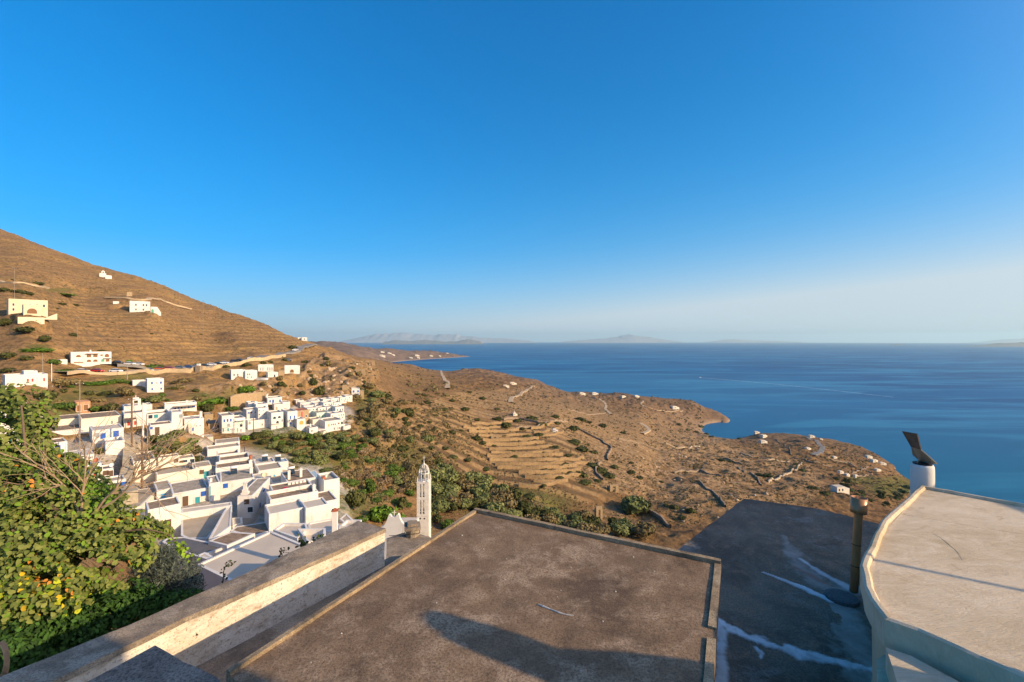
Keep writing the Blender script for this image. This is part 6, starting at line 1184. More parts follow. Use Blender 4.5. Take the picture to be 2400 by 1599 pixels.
def stained_surface():
    """fine sheet on the dark roof; 'lime' attribute follows the mortar seams and washes (stains with a shape of their own)"""
    z = ZD + .006; xs = np.arange(1.2, 9.2, .025); ys = np.arange(2.8, 11.4, .025); X, Yg = np.meshgrid(xs, ys); P = [(p.x, p.y) for p in rd_poly]; ins = np.zeros_like(X, bool)
    for i in range(len(P)):
        a, b = P[i], P[(i + 1) % len(P)]; c = ((a[1] > Yg) != (b[1] > Yg)) & (X < (b[0] - a[0]) * (Yg - a[1]) / (b[1] - a[1] + 1e-12) + a[0]); ins ^= c
    nz = fbm(X, Yg, .5, 5, 3) + .5 * fbm(X, Yg, .09, 3, 8); L_ = np.zeros_like(X); G_ = np.zeros_like(X); Rr = np.zeros_like(X)
    def seg(pts, w, arr, soft=.5, k=1.0):
        for (a, b, w0, w1) in zip(pts[:-1], pts[1:], w[:-1], w[1:]):
            A_, B_ = atz(*a, ZD), atz(*b, ZD); dx, dy = B_.x - A_.x, B_.y - A_.y; t = np.clip(((X - A_.x) * dx + (Yg - A_.y) * dy) / (dx * dx + dy * dy), 0, 1); d = np.hypot(X - A_.x - t * dx, Yg - A_.y - t * dy)
            np.maximum(arr, k * np.clip((1.15 - d / (w0 + (w1 - w0) * t) + nz * 2.4) / soft, 0, 1), out=arr)
    seg([(1682, 1455), (1740, 1490), (1800, 1512), (1870, 1532), (1940, 1548), (2040, 1570)], [.06, .09, .10, .10, .08, .05], L_)
    seg([(1788, 1342), (1830, 1358), (1880, 1378), (1945, 1408)], [.02, .035, .05, .07], L_)
    seg([(1875, 1312), (1920, 1342), (1960, 1362), (1995, 1380)], [.03, .06, .06, .12], L_, .8, .7)
    seg([(1672, 1440), (1690, 1480), (1692, 1540), (1684, 1640)], [.04, .08, .07, .06], L_, .7, .8); seg([(1770, 1518), (1785, 1533), (1782, 1545)], [.03, .05, .02], L_, .3)
    seg([(1838, 1258), (1855, 1300), (1885, 1340), (1920, 1368), (1975, 1385)], [.06, .2, .2, .16, .2], G_, .8, .8); seg([(1600, 1275), (1580, 1300)], [.3, .3], G_, 1.0, .5)
    seg([(1965, 1390), (1985, 1440), (2010, 1500), (2040, 1570), (2080, 1660)], [.16, .17, .2, .26, .3], G_, .8, .95); seg([(1860, 1330), (1900, 1352), (1950, 1375)], [.05, .08, .05], Rr, .8, .8)
    idx = np.arange(X.size).reshape(X.shape); ok = ins[:-1, :-1] & ins[1:, :-1] & ins[:-1, 1:] & ins[1:, 1:]; Q = np.stack([idx[:-1, :-1], idx[:-1, 1:], idx[1:, 1:], idx[1:, :-1]], -1)[ok]
    use = np.unique(Q); re = np.full(X.size, -1); re[use] = np.arange(len(use)); V = np.stack([X, Yg, z + L_ * .009 + G_ * .006 + fbm(X, Yg, 1.2, 3, 6) * .02], -1).reshape(-1, 3)[use]
    mesh_np('roof_surface', V, re[Q], MAT['stained_roof'], parent=rd, smooth=True, attrs={'lime': np.stack([L_, G_, Rr, np.ones_like(X)], -1).reshape(-1, 4)[use]})
stained_surface()
# beige roof
def beige():
    z = -2.3; out = [(2400, 1586), (2150, 1475), (2074, 1448), (2039, 1402), (2027, 1372), (2015, 1324), (2042, 1266), (2065, 1219), (2089, 1196), (2158, 1137), (2400, 1181)]
    P = [atz(x, y, z) for x, y in out]; P = [Vector((4.9, .9, z)), Vector((3.95, 2.2, z))] + P[0:] + [Vector((11, 2.2, z)), Vector((11, .9, z))]
    root = thing('beige_roof_house', 'pale beige cement roof with a curved rim at the right edge', 'house', (6, 4, -9))
    a = sum(P[i].x * P[(i + 1) % len(P)].y - P[(i + 1) % len(P)].x * P[i].y for i in range(len(P)))
    if a < 0: P = P[::-1]
    n = len(P); inner = []
    for i in range(n):
        a_, b_, c_ = P[i - 1], P[i], P[(i + 1) % n]; d1 = (b_ - a_).normalized(); d2 = (c_ - b_).normalized(); n1 = Vector((-d1.y, d1.x, 0)); n2 = Vector((-d2.y, d2.x, 0)); bi = (n1 + n2).normalized(); inner.append(b_ + bi * .075 / max(.5, bi.dot(n1)))
    roughen(MB().prism([(p.x, p.y) for p in inner], z - .22, z - .035).build('roof_slab', MAT['beige_cement'], root), .006)
    vs = []
    for p, q in zip(P, inner): vs += [(p.x, p.y, z - .24), (p.x, p.y, z - .01), (*p.lerp(q, .3).xy, z + .004), (*p.lerp(q, .75).xy, z + .004), (q.x, q.y, z - .024), (q.x, q.y, z - .24)]
    fs = [(i * 6 + j, ((i + 1) % n) * 6 + j, ((i + 1) % n) * 6 + (j + 1) % 6, i * 6 + (j + 1) % 6) for i in range(n) for j in range(6)]
    o = MB().add(vs, fs).build('rim', MAT['beige_cement'], root); bm = bmesh.new(); bm.from_mesh(o.data); bmesh.ops.recalc_face_normals(bm, faces=bm.faces); bm.to_mesh(o.data); bm.free(); roughen(o, .012, 5, .12)
    c = Vector((6, 3.5, 0)); fl = [((p - c) * 1.0 + c) for p in P]
    vs = []; ins = [p.lerp(q, 1.3) for p, q in zip(P, inner)]
    for p, q in zip(P, ins): vs += [(q.x, q.y, z - .243), (q.x, q.y, ZD + .3), (*p.lerp(q, .2).xy, ZD + .04), (*q.lerp(p, 1.5).xy, ZD - .06), (q.x, q.y, -9)]
    fs = [(i * 5 + j, ((i + 1) % n) * 5 + j, ((i + 1) % n) * 5 + j + 1, i * 5 + j + 1) for i in range(n) for j in range(4)]
    o = MB().add(vs, fs).build('wall', MAT['beige_wall'], root); bm = bmesh.new(); bm.from_mesh(o.data); bmesh.ops.recalc_face_normals(bm, faces=bm.faces); bm.to_mesh(o.data); bm.free(); roughen(o, .02, 5, .2)
    # steps below the near edge
    for nm, pts, zz in (('ledge', [(2077, 1517), (2135, 1536), (2400, 1680), (2500, 2100), (2150, 1760)], -2.47), ('lower_step', [(2056, 1548), (2082, 1532), (2160, 1770), (2062, 1800)], -2.66)):
        Q_ = [atz(x, y, zz) for x, y in pts]; roughen(MB().prism([(p.x, p.y) for p in Q_], -9, zz).build(nm, MAT['beige_cement'], root), .01)
    # hairline crack and scratches pressed in the cement
    for k, ls in enumerate([[(2098, 1203), (2190, 1218), (2290, 1236), (2400, 1252)], [(2186, 1250), (2215, 1268), (2250, 1300)], [(2205, 1262), (2240, 1290), (2255, 1312)]]):
        pts = [atz(x, y, z - .033) for x, y in ls]; MB().tube(pts, .0011, 4).build('crack', MAT['old_rim'], root)
    return root
simple('beige_wall', (.60, .47, .31), (.46, .35, .22), 1.2, .9, .15, .02)
rb = beige()
# white round chimney with bent metal cowl
simple('shaded_sheet', (.16, .12, .09), (.10, .08, .065), 12, .7, .3, 0, .2)  # darker sheet metal: the upper plate's shaded side put into its colour
def cowl():
    p = at(2162, 1150, 7.35); p = Vector((p.x, p.y, -3.6)); Y = p.y; k = Y / F; r_ = 21.5 * k; zt = -(1088 - Y0) * k
    root = thing('round_chimney', 'white round chimney with a bent sheet metal cowl behind the beige roof', 'chimney', p)
    MB().tube([p, Vector((p.x, p.y, zt - .1)), Vector((p.x, p.y, zt - .03)), Vector((p.x, p.y, zt))], [r_, r_, r_ * .97, r_ * .9], 28).build('stack', MAT['whitewash'], root, True)
    MB().tube([Vector((p.x, p.y, zt)), Vector((p.x, p.y, zt + .02))], [r_ * .82, r_ * .82], 20).build('flue_opening', MAT['dark_opening'], root)
    def sheet(nm, pts, depth):
        P = [at(x, y, Y + d) for (x, y), d in zip(pts, depth)]; n = len(P); nr = (P[1] - P[0]).cross(P[2] - P[0]).normalized() * .008
        MB().add([v + nr for v in P] + [v - nr for v in P], [tuple(range(n)), tuple(range(2 * n - 1, n - 1, -1))] + [(i, n + i, n + (i + 1) % n, (i + 1) % n) for i in range(n)]).build(nm, MAT['shaded_sheet' if 'upper' in nm else 'steel_sheet'], root)
    sheet('upper_plate', [(2115, 1011), (2150, 1017), (2159, 1054), (2136, 1047), (2134, 1031)], [.15, -.15, -.1, .1, .12])
    sheet('lower_plate', [(2136, 1047), (2159, 1054), (2198, 1088), (2158, 1083), (2139, 1065)], [.1, -.1, -.2, .12, .16])
    for dx in (-.1, .12): MB().tube([Vector((p.x + dx, p.y, zt - .02)), Vector((p.x + dx * .5, p.y, zt + .12))], .008, 5).build('bracket', MAT['steel_sheet'], root)
cowl()
# brass flue pipe and the flat lid
def flue():
    b = atz(2001, 1388, ZD); k = b.y / F; top = Vector(((2012 - CX) * k, b.y, -(1203 - Y0) * k)); r_ = 8.8 * k
    root = thing('flue_pipe', 'tall brass coloured metal flue pipe with a wide open collar on the dark roof', 'flue', b)
    MB().tube([b, b.lerp(top, .5), top, top + (top - b).normalized() * .1], [r_, r_, r_, r_], 24).build('pipe', MAT['brass_flue'], root, True)
    d = (top - b).normalized(); c0 = top; c1 = top + d * (37 * k); R_ = 16 * k; mb = MB(); n = 32
    a = Vector((1, 0, 0)); e = d.cross(a).normalized(); a = e.cross(d).normalized(); vs = []
    for (c, rr) in ((c0, r_ * 1.02), (c0 + d * .01, R_), (c0 + d * .05, R_), (c0 + d * .055, R_ * 1.03), (c0 + d * .065, R_), (c1, R_), (c1, R_ * .96), (c0 + d * .03, R_ * .96), (c0 + d * .03, .01)):
        for j in range(n): t = 2 * math.pi * j / n; vs.append(c + (a * math.cos(t) + e * math.sin(t)) * rr)
    fs = [(i * n + j, i * n + (j + 1) % n, i * n + n + (j + 1) % n, i * n + n + j) for i in range(8) for j in range(n)]
    o = mb.add(vs, fs).build('collar', MAT['brass_flue'], root, True)
    for t in (.33, .6): c = b.lerp(top, t); MB().tube([c, c + d * .012], [r_ * 1.06, r_ * 1.06], 24).build('clamp_band', MAT['wood'], root)
    MB().tube([b.lerp(top, .36), b.lerp(top, .36) + Vector((.28, -.15, .02))], .005, 5).build('stay_wire', MAT['wire'], root)
    p = atz(1973, 1405, ZD); lid = thing('stone_disc', 'flat round dark stone disc lying at the foot of the flue pipe', 'stone disc', p); R2 = 34 * p.y / F
    MB().tube([p, p + Vector((0, 0, .02)), p + Vector((0, 0, .05)), p + Vector((0, 0, .06))], [R2, R2, R2 * .96, R2 * .7], 24).build('disc', MAT['dark_pot'], lid)
flue()
# small dark chimney behind the roof corner, with wires
def small_chimney():
    Y = 9.6; b = at(966, 1300, Y); k = Y / F; root = thing('rubble_chimney', 'small blue grey plastered chimney wrapped with wire beside the roof corner', 'chimney', b); X, Yv, up = Vector((.95, .3, 0)).normalized(), Vector((-.3, .95, 0)).normalized(), Vector((0, 0, 1)); s = 16 * k
    roughen(MB().tube([b - up * .6, b + up * (14 * k), b + up * (16 * k), b + up * (62 * k)], [s * 1.5, s * 1.35, s * 1.1, s * .98], 10).build('stack', MAT['grey_cement'], root), .02, 4, .08)
    c = b + up * (63 * k); roughen(MB().obox(c, X, Yv, up, -s * 1.15, s * 1.15, -s * 1.15, s * 1.15, .003, .07).obox(c, X, Yv, up, -s * .7, s * .7, -s * .7, s * .7, .073, .13).build('cap_stone', MAT['grey_cement'], root), .02, 4, .08)
    for z, rr in ((.13, 1.5), (.17, 1.45), (.22, 1.4), (.5, 1.12)):
        pts = [b + Vector((math.cos(a) * s * rr, math.sin(a) * s * rr, z + .02 * math.sin(a * 2 + z * 9))) for a in [2 * math.pi * i / 18 for i in range(19)]]; MB().tube(pts, .008, 5, False).build('wire_loop', MAT['wire'], root)
    a0 = at(912, 1256, Y - 1.2); MB().tube([a0, a0.lerp(b + up * .5, .5) - up * .03, b + up * .5], .007, 5).build('wire_loop', MAT['wire'], root)
    c0 = at(1012, 1262, Y + 1); MB().tube([b + up * .5, c0], .007, 5).build('wire_loop', MAT['wire'], root)
small_chimney()
P = [atz(x, y, -4.25) for x, y in ((905, 1262), (945, 1250), (1010, 1258), (1000, 1300), (905, 1330))]
r = thing('corner_roof', 'shaded grey plaster roof corner at the foot of the small wired chimney', 'roof', Vector((P[0].x, P[0].y, -8))); roughen(MB().prism([(p.x, p.y) for p in P], -8, -4.25).build('plaster_slab', MAT['grey_cement'], r), .03)

# casters out of view: they give the long evening shadows on the roofs
def behind():
    sd_ = Vector((sdir.x, sdir.y, 0)).normalized(); t = Vector((sd_.y, -sd_.x, 0)); te = math.tan(R(SUN_EL))
    Qp = Vector((-1.81, 3.6, 0)) + sd_ * 9.5; root = thing('unseen_house', 'tall white house just behind the camera on the right, out of view', 'house', (Qp.x, Qp.y, -9))
    # corner at Qp, extends away from the lit side (t points to the camera's rear side)
    rear = t if t.y < 0 else -t
    c = [Qp, Qp + rear * 9, Qp + rear * 9 + sd_ * 6, Qp + sd_ * 6]
    MB().prism([(p.x, p.y) for p in c], -9, 2.6).build('wall', MAT['whitewash'], root)
    MB().prism([(p.x, p.y) for p in [c[0].lerp(c[2], .05), c[1].lerp(c[3], .05), c[2].lerp(c[0], .05), c[3].lerp(c[1], .05)]], 2.603, 2.7).build('roof', MAT['cement_roof'], root)
    # added unseen body, its profile traced from the shadow outline on the brown roof
    tip = Vector((-.886, 4.58, -2.82)); d = 7.2; cc = tip + sd_ * d; zt = -2.82 + d * te
    r2 = thing('shadow_caster', 'tall domed shadow caster added behind the camera on the right, out of view', 'chimney', (cc.x, cc.y, -5))
    up_e = [(1029, 1427), (1125, 1452), (1182, 1475), (1228, 1483), (1259, 1502), (1305, 1521), (1450, 1532), (1668, 1550)]; lo_e = [(1006, 1441), (1049, 1487), (1075, 1506), (1129, 1532), (1182, 1553), (1289, 1599), (1400, 1650), (1560, 1740)]
    pr = Vector((-sd_.y, sd_.x, 0)); f_ = lambda e: sorted(((p - tip).dot(sd_), (p - tip).dot(pr)) for p in [atz(x, y, -2.82) for x, y in e]); ue, le = f_(up_e), f_(lo_e); pts, rad = [], []
    for al in (2.6, 2.2, 1.9, 1.6, 1.35, 1.15, .95, .75, .55, .4, .25, .12, .04, 0):
        a_, b_ = np.interp(al, [v[0] for v in ue], [v[1] for v in ue]), np.interp(al, [v[0] for v in le], [v[1] for v in le]); h_ = abs(a_ - b_) / 2 * min(1, (al / .12) ** .5 if al < .12 else 1); q_ = cc + pr * (a_ + b_) / 2; pts.append(Vector((q_.x, q_.y, zt - al * te))); rad.append(max(h_, .012))
    pts = [Vector((pts[0].x, pts[0].y, -5))] + pts; rad = [rad[0]] + rad
    MB().tube(pts, rad, 20).build('stack', MAT['whitewash'], r2, True)
    c0, c1 = atz(2030, 1300, -2.3) + sd_ * 6, atz(2410, 1377, -2.3) + sd_ * 6; dz = Vector((0, 0, 6 * te)); v_ = c1 - c0; o = MB().tube([c0 - v_ * .0 + dz, c1 + v_ * 3 + dz], .028, 6).build('power_line', MAT['wire'], loc=c0 + dz); tag(o, 'thick cable above the beige roof, out of view', 'wire')
    # unseen block added off frame to the right to shade the dark roof
    r3 = thing('unseen_house', 'white shading block added beyond the beige roof, out of view on the right', 'house', (14, 8.6, -9))
    o = Vector((13.2, 2.4, 0)); MB().prism([(o.x, o.y), (o.x + 5, o.y - 2.1), (o.x + 5, o.y + 7), (o.x + .5, o.y + 7.6)], -14, .45).build('wall', MAT['whitewash'], r3)
    MB().prism([(o.x + .3, o.y + .3), (o.x + 4.7, o.y - 1.4), (o.x + 4.7, o.y + 6.6), (o.x + .7, o.y + 7.2)], .453, .53).build('roof', MAT['cement_roof'], r3)
behind()

# ------------------------------------------------------------------ big leafy fig on the left
def big_leaves():
    r = np.random.default_rng(21)
    blobs = [(10, 960, 8.0, 60, 55), (50, 940, 7.8, 50, 38), (80, 985, 7.6, 42, 40), (20, 1060, 7.4, 80, 70), (100, 1080, 7.5, 60, 50), (50, 1150, 7.0, 110, 70), (150, 1120, 7.6, 60, 50), (200, 1170, 7.5, 60, 50), (120, 1220, 7.0, 110, 80), (230, 1230, 7.3, 70, 60),
             (300, 1235, 7.5, 50, 32), (350, 1236, 7.6, 34, 15), (385, 1248, 7.6, 18, 12), (60, 1290, 6.6, 110, 80), (200, 1310, 6.8, 100, 70), (290, 1300, 7.1, 60, 45), (120, 1370, 6.5, 110, 60), (30, 1400, 6.2, 80, 60), (270, 1345, 7.0, 50, 34), (335, 1275, 7.3, 26, 30), (250, 1170, 7.9, 36, 30)]
    wt = np.array([b[3] * b[4] for b in blobs], float); wt /= wt.sum(); n = 30000; k = r.choice(len(blobs), n, p=wt); B_ = np.array(blobs, float)[k]
    d = r.normal(size=(n, 3)); d /= np.linalg.norm(d, axis=1)[:, None]; rr = r.uniform(.3, 1.25, n) ** .6
    Y = B_[:, 2]; kx = Y / F; C = np.stack([(B_[:, 0] - CX) * kx, Y, -(B_[:, 1] - Y0) * kx], -1); rad = np.stack([B_[:, 3] * kx, B_[:, 3] * kx * .8, B_[:, 4] * kx], -1)
    P = C + d * rad * rr[:, None]
    den = vnoise(P[:, 0] * 3.1 + P[:, 1] * 1.7, P[:, 2] * 3.3 + P[:, 1] * 2.1) * .65 + vnoise(P[:, 0] * 7.3, P[:, 2] * 7.9 + P[:, 1] * 5) * .35; keep = den > .36 + .10 * (P[:, 2] / P[:, 1] * F > -330); P = P[keep]; d = d[keep]; n = len(P)
    nr = d * .7 + r.normal(size=(n, 3)) * .45 + np.array([.35, -.3, .45]); nr /= np.linalg.norm(nr, axis=1)[:, None]
    t = np.cross(nr, r.normal(size=(n, 3))); t /= np.linalg.norm(t, axis=1)[:, None]; t[:, 2] -= .5; t -= nr * (t * nr).sum(1)[:, None]; t /= np.linalg.norm(t, axis=1)[:, None]; b = np.cross(nr, t); s = (r.uniform(.022, .042, n))[:, None]
    sh = [(-1, 0, 0), (-.55, .75, .22), (.25, .72, .25), (1.25, 0, -.12), (.25, -.72, .25), (-.55, -.75, .22), (.1, 0, 0)]
    V = np.stack([P + t * s * a + b * s * e + nr * s * c for a, e, c in sh], 1).reshape(-1, 3); base = (np.arange(n) * 7)[:, None]
    Q = np.concatenate([base + np.array([q]) for q in ((0, 6, 2, 1), (6, 3, 2, 2), (0, 5, 4, 6), (6, 4, 3, 3))], 0)
    # drop degenerate duplicates by using triangles
    T = np.concatenate([base + np.array([q]) for q in ((0, 2, 1), (0, 6, 2), (6, 3, 2), (0, 5, 4), (0, 4, 6), (6, 4, 3))], 0)
    px = P[:, 0] / P[:, 1] * F + CX; py = Y0 - P[:, 2] / P[:, 1] * F; u = r.random(n)[:, None]
    col = (1 - u) * np.array([.055, .08, .018]) + u * np.array([.20, .22, .055])
    bright = (r.random(n) < .16); col[bright] = np.array([.12, .20, .02]) * r.uniform(.7, 1.3, (bright.sum(), 1))
    dd = np.exp(-(((px - 90) / 110) ** 2 + ((py - 1390) / 42) ** 2)); yl = r.random(n) < dd * .26; col[yl] = np.array([.33, .36, .02]) * r.uniform(.6, 1.2, (yl.sum(), 1)); y2 = yl & (r.random(n) < .35); col[y2] = np.array([.55, .36, .02]) * r.uniform(.7, 1.1, (y2.sum(), 1))
    og = r.random(n) < .006 + .25 * np.exp(-(((px - 120) / 45) ** 2 + ((py - 1365) / 14) ** 2)); col[og] = np.array([.50, .20, .03])
    g2 = (r.random(n) < .5) & (((px - 235) / 40) ** 2 + ((py - 1170) / 40) ** 2 < 1); col[g2] = np.array([.13, .24, .02])
    root = thing('fig_tree', 'big leafy fig tree filling the left edge with some yellow leaves', 'tree', ((60 - CX) / F * 7, 7.2, -9))
    col4 = np.repeat(np.concatenate([col, np.ones((n, 1))], 1), 7, 0); mesh_np('foliage', V, T, MAT['leaf_big'], parent=root, attrs={'tint': col4})
    for pts, r0 in [([(60, 1700), (90, 1500), (110, 1350), (100, 1200), (60, 1060), (50, 950)], .06), ([(110, 1400), (180, 1300), (260, 1250), (340, 1240), (390, 1250)], .03), ([(100, 1300), (150, 1200), (180, 1120), (190, 1060)], .03), ([(90, 1500), (200, 1380), (280, 1320)], .03)]:
        MB().tube([at(x, y, 7.2) for x, y in pts], [r0 * (1 - .8 * i / (len(pts) - 1)) for i in range(len(pts))], 7).build('branch', MAT['bark'], root, True)
    MB().tube([at(60, 1700, 7.2), at(60, 1700, 7.2) - Vector((0, 0, 3.5))], [.06, .09], 8).build('trunk', MAT['bark'], root, True)
    # bright hanging sprig on the right
    def sprig(pts, Yp, m_, colr, root, size=.035, spread=6, nm='sprig'):
        P = []; 
        for i in range(m_):
            f = r.random() * (len(pts) - 1); k_ = int(f); x = pts[k_][0] + (pts[k_ + 1][0] - pts[k_][0]) * (f - k_); y = pts[k_][1] + (pts[k_ + 1][1] - pts[k_][1]) * (f - k_); P.append(at(x + r.normal() * spread, y + r.normal() * spread, Yp + r.normal() * .05))
        P = np.array([tuple(p) for p in P]); nn = r.normal(size=(m_, 3)) * .6 + np.array([.4, -.5, .5]); nn /= np.linalg.norm(nn, axis=1)[:, None]; t_ = np.cross(nn, r.normal(size=(m_, 3))); t_ /= np.linalg.norm(t_, axis=1)[:, None]; b_ = np.cross(nn, t_); s_ = r.uniform(.6, 1.2, (m_, 1)) * size
        V_ = np.stack([P + t_ * s_ * a + b_ * s_ * e + nn * s_ * c for a, e, c in sh], 1).reshape(-1, 3); bs = (np.arange(m_) * 7)[:, None]; T_ = np.concatenate([bs + np.array([q]) for q in ((0, 2, 1), (0, 6, 2), (6, 3, 2), (0, 5, 4), (0, 4, 6), (6, 4, 3))], 0)
        cc = np.array(colr) * r.uniform(.7, 1.3, (m_, 1)); mesh_np('foliage', V_, T_, MAT['leaf_big'], parent=root, attrs={'tint': np.repeat(np.concatenate([cc, np.ones((m_, 1))], 1), 7, 0)})
        MB().tube([at(x, y, Yp) for x, y in pts], [.01 * (1 - .7 * i / (len(pts) - 1)) for i in range(len(pts))], 5).build('twig', MAT['bark'], root)
    sprig([(390, 1250), (405, 1262), (418, 1280), (432, 1295), (446, 1308)], 7.6, 60, (.17, .27, .02), root, .03, 7)
    sprig([(300, 1320), (320, 1312), (345, 1300)], 7.2, 40, (.14, .15, .03), root, .04, 7)
    # bare twigs
    rt = thing('dry_shrub', 'bare brown twiggy shrub rising out of the fig leaves', 'shrub', tuple(at(205, 1230, 7.6)))
    def twig(p, d, L_, r0, depth):
        pts = [p]; q = p
        for i in range(5): d = (d + Vector((r.normal() * .12, r.normal() * .12, r.normal() * .08))).normalized(); q = q + d * L_ / 5; pts.append(q)
        MBt.tube(pts, [r0 * (1 - .7 * i / 5) for i in range(6)], 5)
        if depth > 0:
            for i in (2, 3, 4, 5):
                for _ in range(2 if depth > 1 else 1): twig(pts[i], (d + Vector((r.normal() * .5, r.normal() * .35, r.normal() * .35))).normalized(), L_ * r.uniform(.45, .75), r0 * .5, depth - 1)
    for x, y, dx, dz, L_ in ((205, 1215, .55, 1.0, 1.15), (225, 1200, .9, 1.0, 1.25), (190, 1215, .05, 1.0, .9), (240, 1190, 1.0, .8, 1.0), (185, 1200, -.5, .9, .8)):
        MBt = MB(); twig(at(x, y, 7.0), Vector((dx, .0, dz)).normalized(), L_ * 1.05, .02, 2); MBt.build('twig_branch', MAT['dry_twig'], rt)
    # shaded shrubs under the fig and behind the wall
    def mass(name, label, cat, bl, n_, leaf, c1, c2, seed):
        r = np.random.default_rng(seed); wt = np.array([b[3] * b[4] for b in bl], float); wt /= wt.sum(); k = r.choice(len(bl), n_, p=wt); B_ = np.array(bl, float)[k]; d = r.normal(size=(n_, 3)); d /= np.linalg.norm(d, axis=1)[:, None]
        Y = B_[:, 2]; kx = Y / F; P = np.stack([(B_[:, 0] - CX) * kx, Y, -(B_[:, 1] - Y0) * kx], -1) + d * np.stack([B_[:, 3] * kx, B_[:, 3] * kx * .8, B_[:, 4] * kx], -1) * (r.uniform(.4, 1.08, n_) ** .6)[:, None]
        nn = d + r.normal(size=(n_, 3)) * .6; nn /= np.linalg.norm(nn, axis=1)[:, None]; t_ = np.cross(nn, r.normal(size=(n_, 3))); t_ /= np.linalg.norm(t_, axis=1)[:, None]; b_ = np.cross(nn, t_); s_ = r.uniform(.6, 1.3, (n_, 1)) * leaf[0]
        V_ = np.stack([P - t_ * s_, P - b_ * s_ * leaf[1], P + t_ * s_, P + b_ * s_ * leaf[1]], 1).reshape(-1, 3); u_ = r.random(n_)[:, None]; cc = np.array(c1) * (1 - u_) + np.array(c2) * u_
        b0 = bl[0]; ro = thing(name, label, cat, ((b0[0] - CX) / F * b0[2], b0[2], -9)); mesh_np('foliage', V_, np.arange(4 * n_).reshape(n_, 4), MAT['leaf_big'], parent=ro, attrs={'tint': np.repeat(np.concatenate([cc, np.ones((n_, 1))], 1), 4, 0)})
        MB().tube([Vector(((b0[0] - CX) / F * b0[2], b0[2], -9)), at(b0[0], b0[1], b0[2])], [.08, .03], 7).build('trunk', MAT['bark'], ro)
    mass('willow_shrub', 'grey green fine leaved shrub in the shade behind the parapet wall', 'shrub', [(400, 1345, 8.6, 66, 60), (360, 1330, 8.6, 50, 50), (440, 1375, 8.4, 36, 36), (350, 1390, 8.3, 60, 40), (390, 1300, 8.8, 30, 24)], 9000, (.05, .16), (.05, .065, .05), (.13, .155, .12), 31)
    mass('ivy_bush', 'deep green bushy undergrowth below the fig tree beside the wall', 'bush', [(280, 1420, 7.6, 90, 50), (200, 1460, 7.2, 110, 60), (120, 1510, 6.6, 100, 60), (330, 1420, 7.7, 60, 36), (400, 1410, 7.7, 40, 22), (450, 1395, 7.8, 26, 14), (250, 1400, 7.6, 50, 30), (20, 1530, 6.0, 80, 80), (90, 1450, 6.4, 90, 70), (10, 1470, 6.2, 60, 60)], 17000, (.038, .7), (.02, .045, .012), (.05, .12, .02), 32)
    rs = thing('wall_weed', 'thin weed with curled tip growing behind the parapet wall', 'weed', tuple(at(524, 1370, 7.6))); sprig([(522, 1372), (524, 1340), (530, 1325), (540, 1318), (550, 1322)], 7.6, 26, (.05, .06, .03), rs, .022, 4)
    rs = thing('wall_weed', 'leafy weed tuft between the big white roof and the parapet', 'weed', tuple(at(716, 1285, 8))); sprig([(704, 1268), (714, 1275), (726, 1282), (742, 1268), (756, 1262)], 8, 90, (.06, .08, .02), rs, .03, 6)
    rs = thing('wall_weed', 'pair of dark sprigs on the parapet edge', 'weed', tuple(at(658, 1300, 7.8))); sprig([(656, 1306), (658, 1292), (676, 1296)], 7.8, 24, (.05, .06, .02), rs, .02, 4)
    rs = thing('dry_coil', 'coil of dry grass stems at the bottom left corner', 'dry grass', tuple(at(10, 1560, 5.2))); 
    for i in range(9):
        pts = [at(-8 + 18 * math.sin(a) + i * 1.5, 1548 + (40 + i) * -math.cos(a), 5.2 + .01 * i) for a in np.linspace(.2, 2.9, 9)]; MB().tube(pts, .006, 4).build('stem', MAT['dry_twig'], rs)
big_leaves()
# ------------------------------------------------------------------ cars, poles, boats, haze
def car(px, py, colr, label, yaw, suv=0):
    g = hit(px, py + 1)
    if g is None: return
    g = Vector((g.x, g.y, ground(g.x, g.y) + .3)); a = R(yaw); ax = Vector((math.cos(a), math.sin(a), 0)); ay = Vector((-math.sin(a), math.cos(a), 0)); up = Vector((0, 0, 1)); r = thing('parked_car', label, 'car', g, 'cars parked along the village roads')
    def loft(secs, hw):   # side profile extruded, narrowed at the roof
        vs = []; 
        for s in (-1, 1):
            for x, z, w_ in secs: vs.append(g + ax * x + up * z + ay * s * w_)
        n = len(secs); return vs, [tuple(range(n - 1, -1, -1)), tuple(range(n, 2 * n))] + [(i, (i + 1) % n, n + (i + 1) % n, n + i) for i in range(n)]
    t = .12 * suv; mb = MB(); mb.add(*loft([(-2.05, .3, .8), (2.05, .3, .8), (2.1, .62, .82), (1.9, .82, .82), (1.0, .92, .84), (-1.8, .98, .84), (-2.1, .8, .82)], .8)); mb.build('body', MAT[colr], r, bevel=.05)
    b = MB(); b.add(*loft([(-1.65, .97, .78), (.95, .92, .8), (.35, 1.38 + t, .64), (-1.25, 1.42 + t, .64)], .7)); cb = b.build('cabin_glass', MAT['glass'], r)
    b = MB(); b.add(*loft([(-1.3, 1.421 + t, .63), (.38, 1.385 + t, .63), (.25, 1.45 + t, .58), (-1.15, 1.48 + t, .58)], .6)); b.build('car_roof', MAT[colr], r)
    for x in (-1.3, 1.3):
        for s in (-1, 1): c = g + ax * x + up * .32 + ay * s * .74; MB().tube([c - ay * .11, c + ay * .11], .32, 12).build('wheel', MAT['black_rubber'], r)
    for s in (-1, 1): c = g + ax * 2.06 + up * .66 + ay * s * .55; MB().obox(c, ax, ay, up, 0, .06, -.15, .15, -.06, .06).build('headlight', MAT['white_paint'], r)
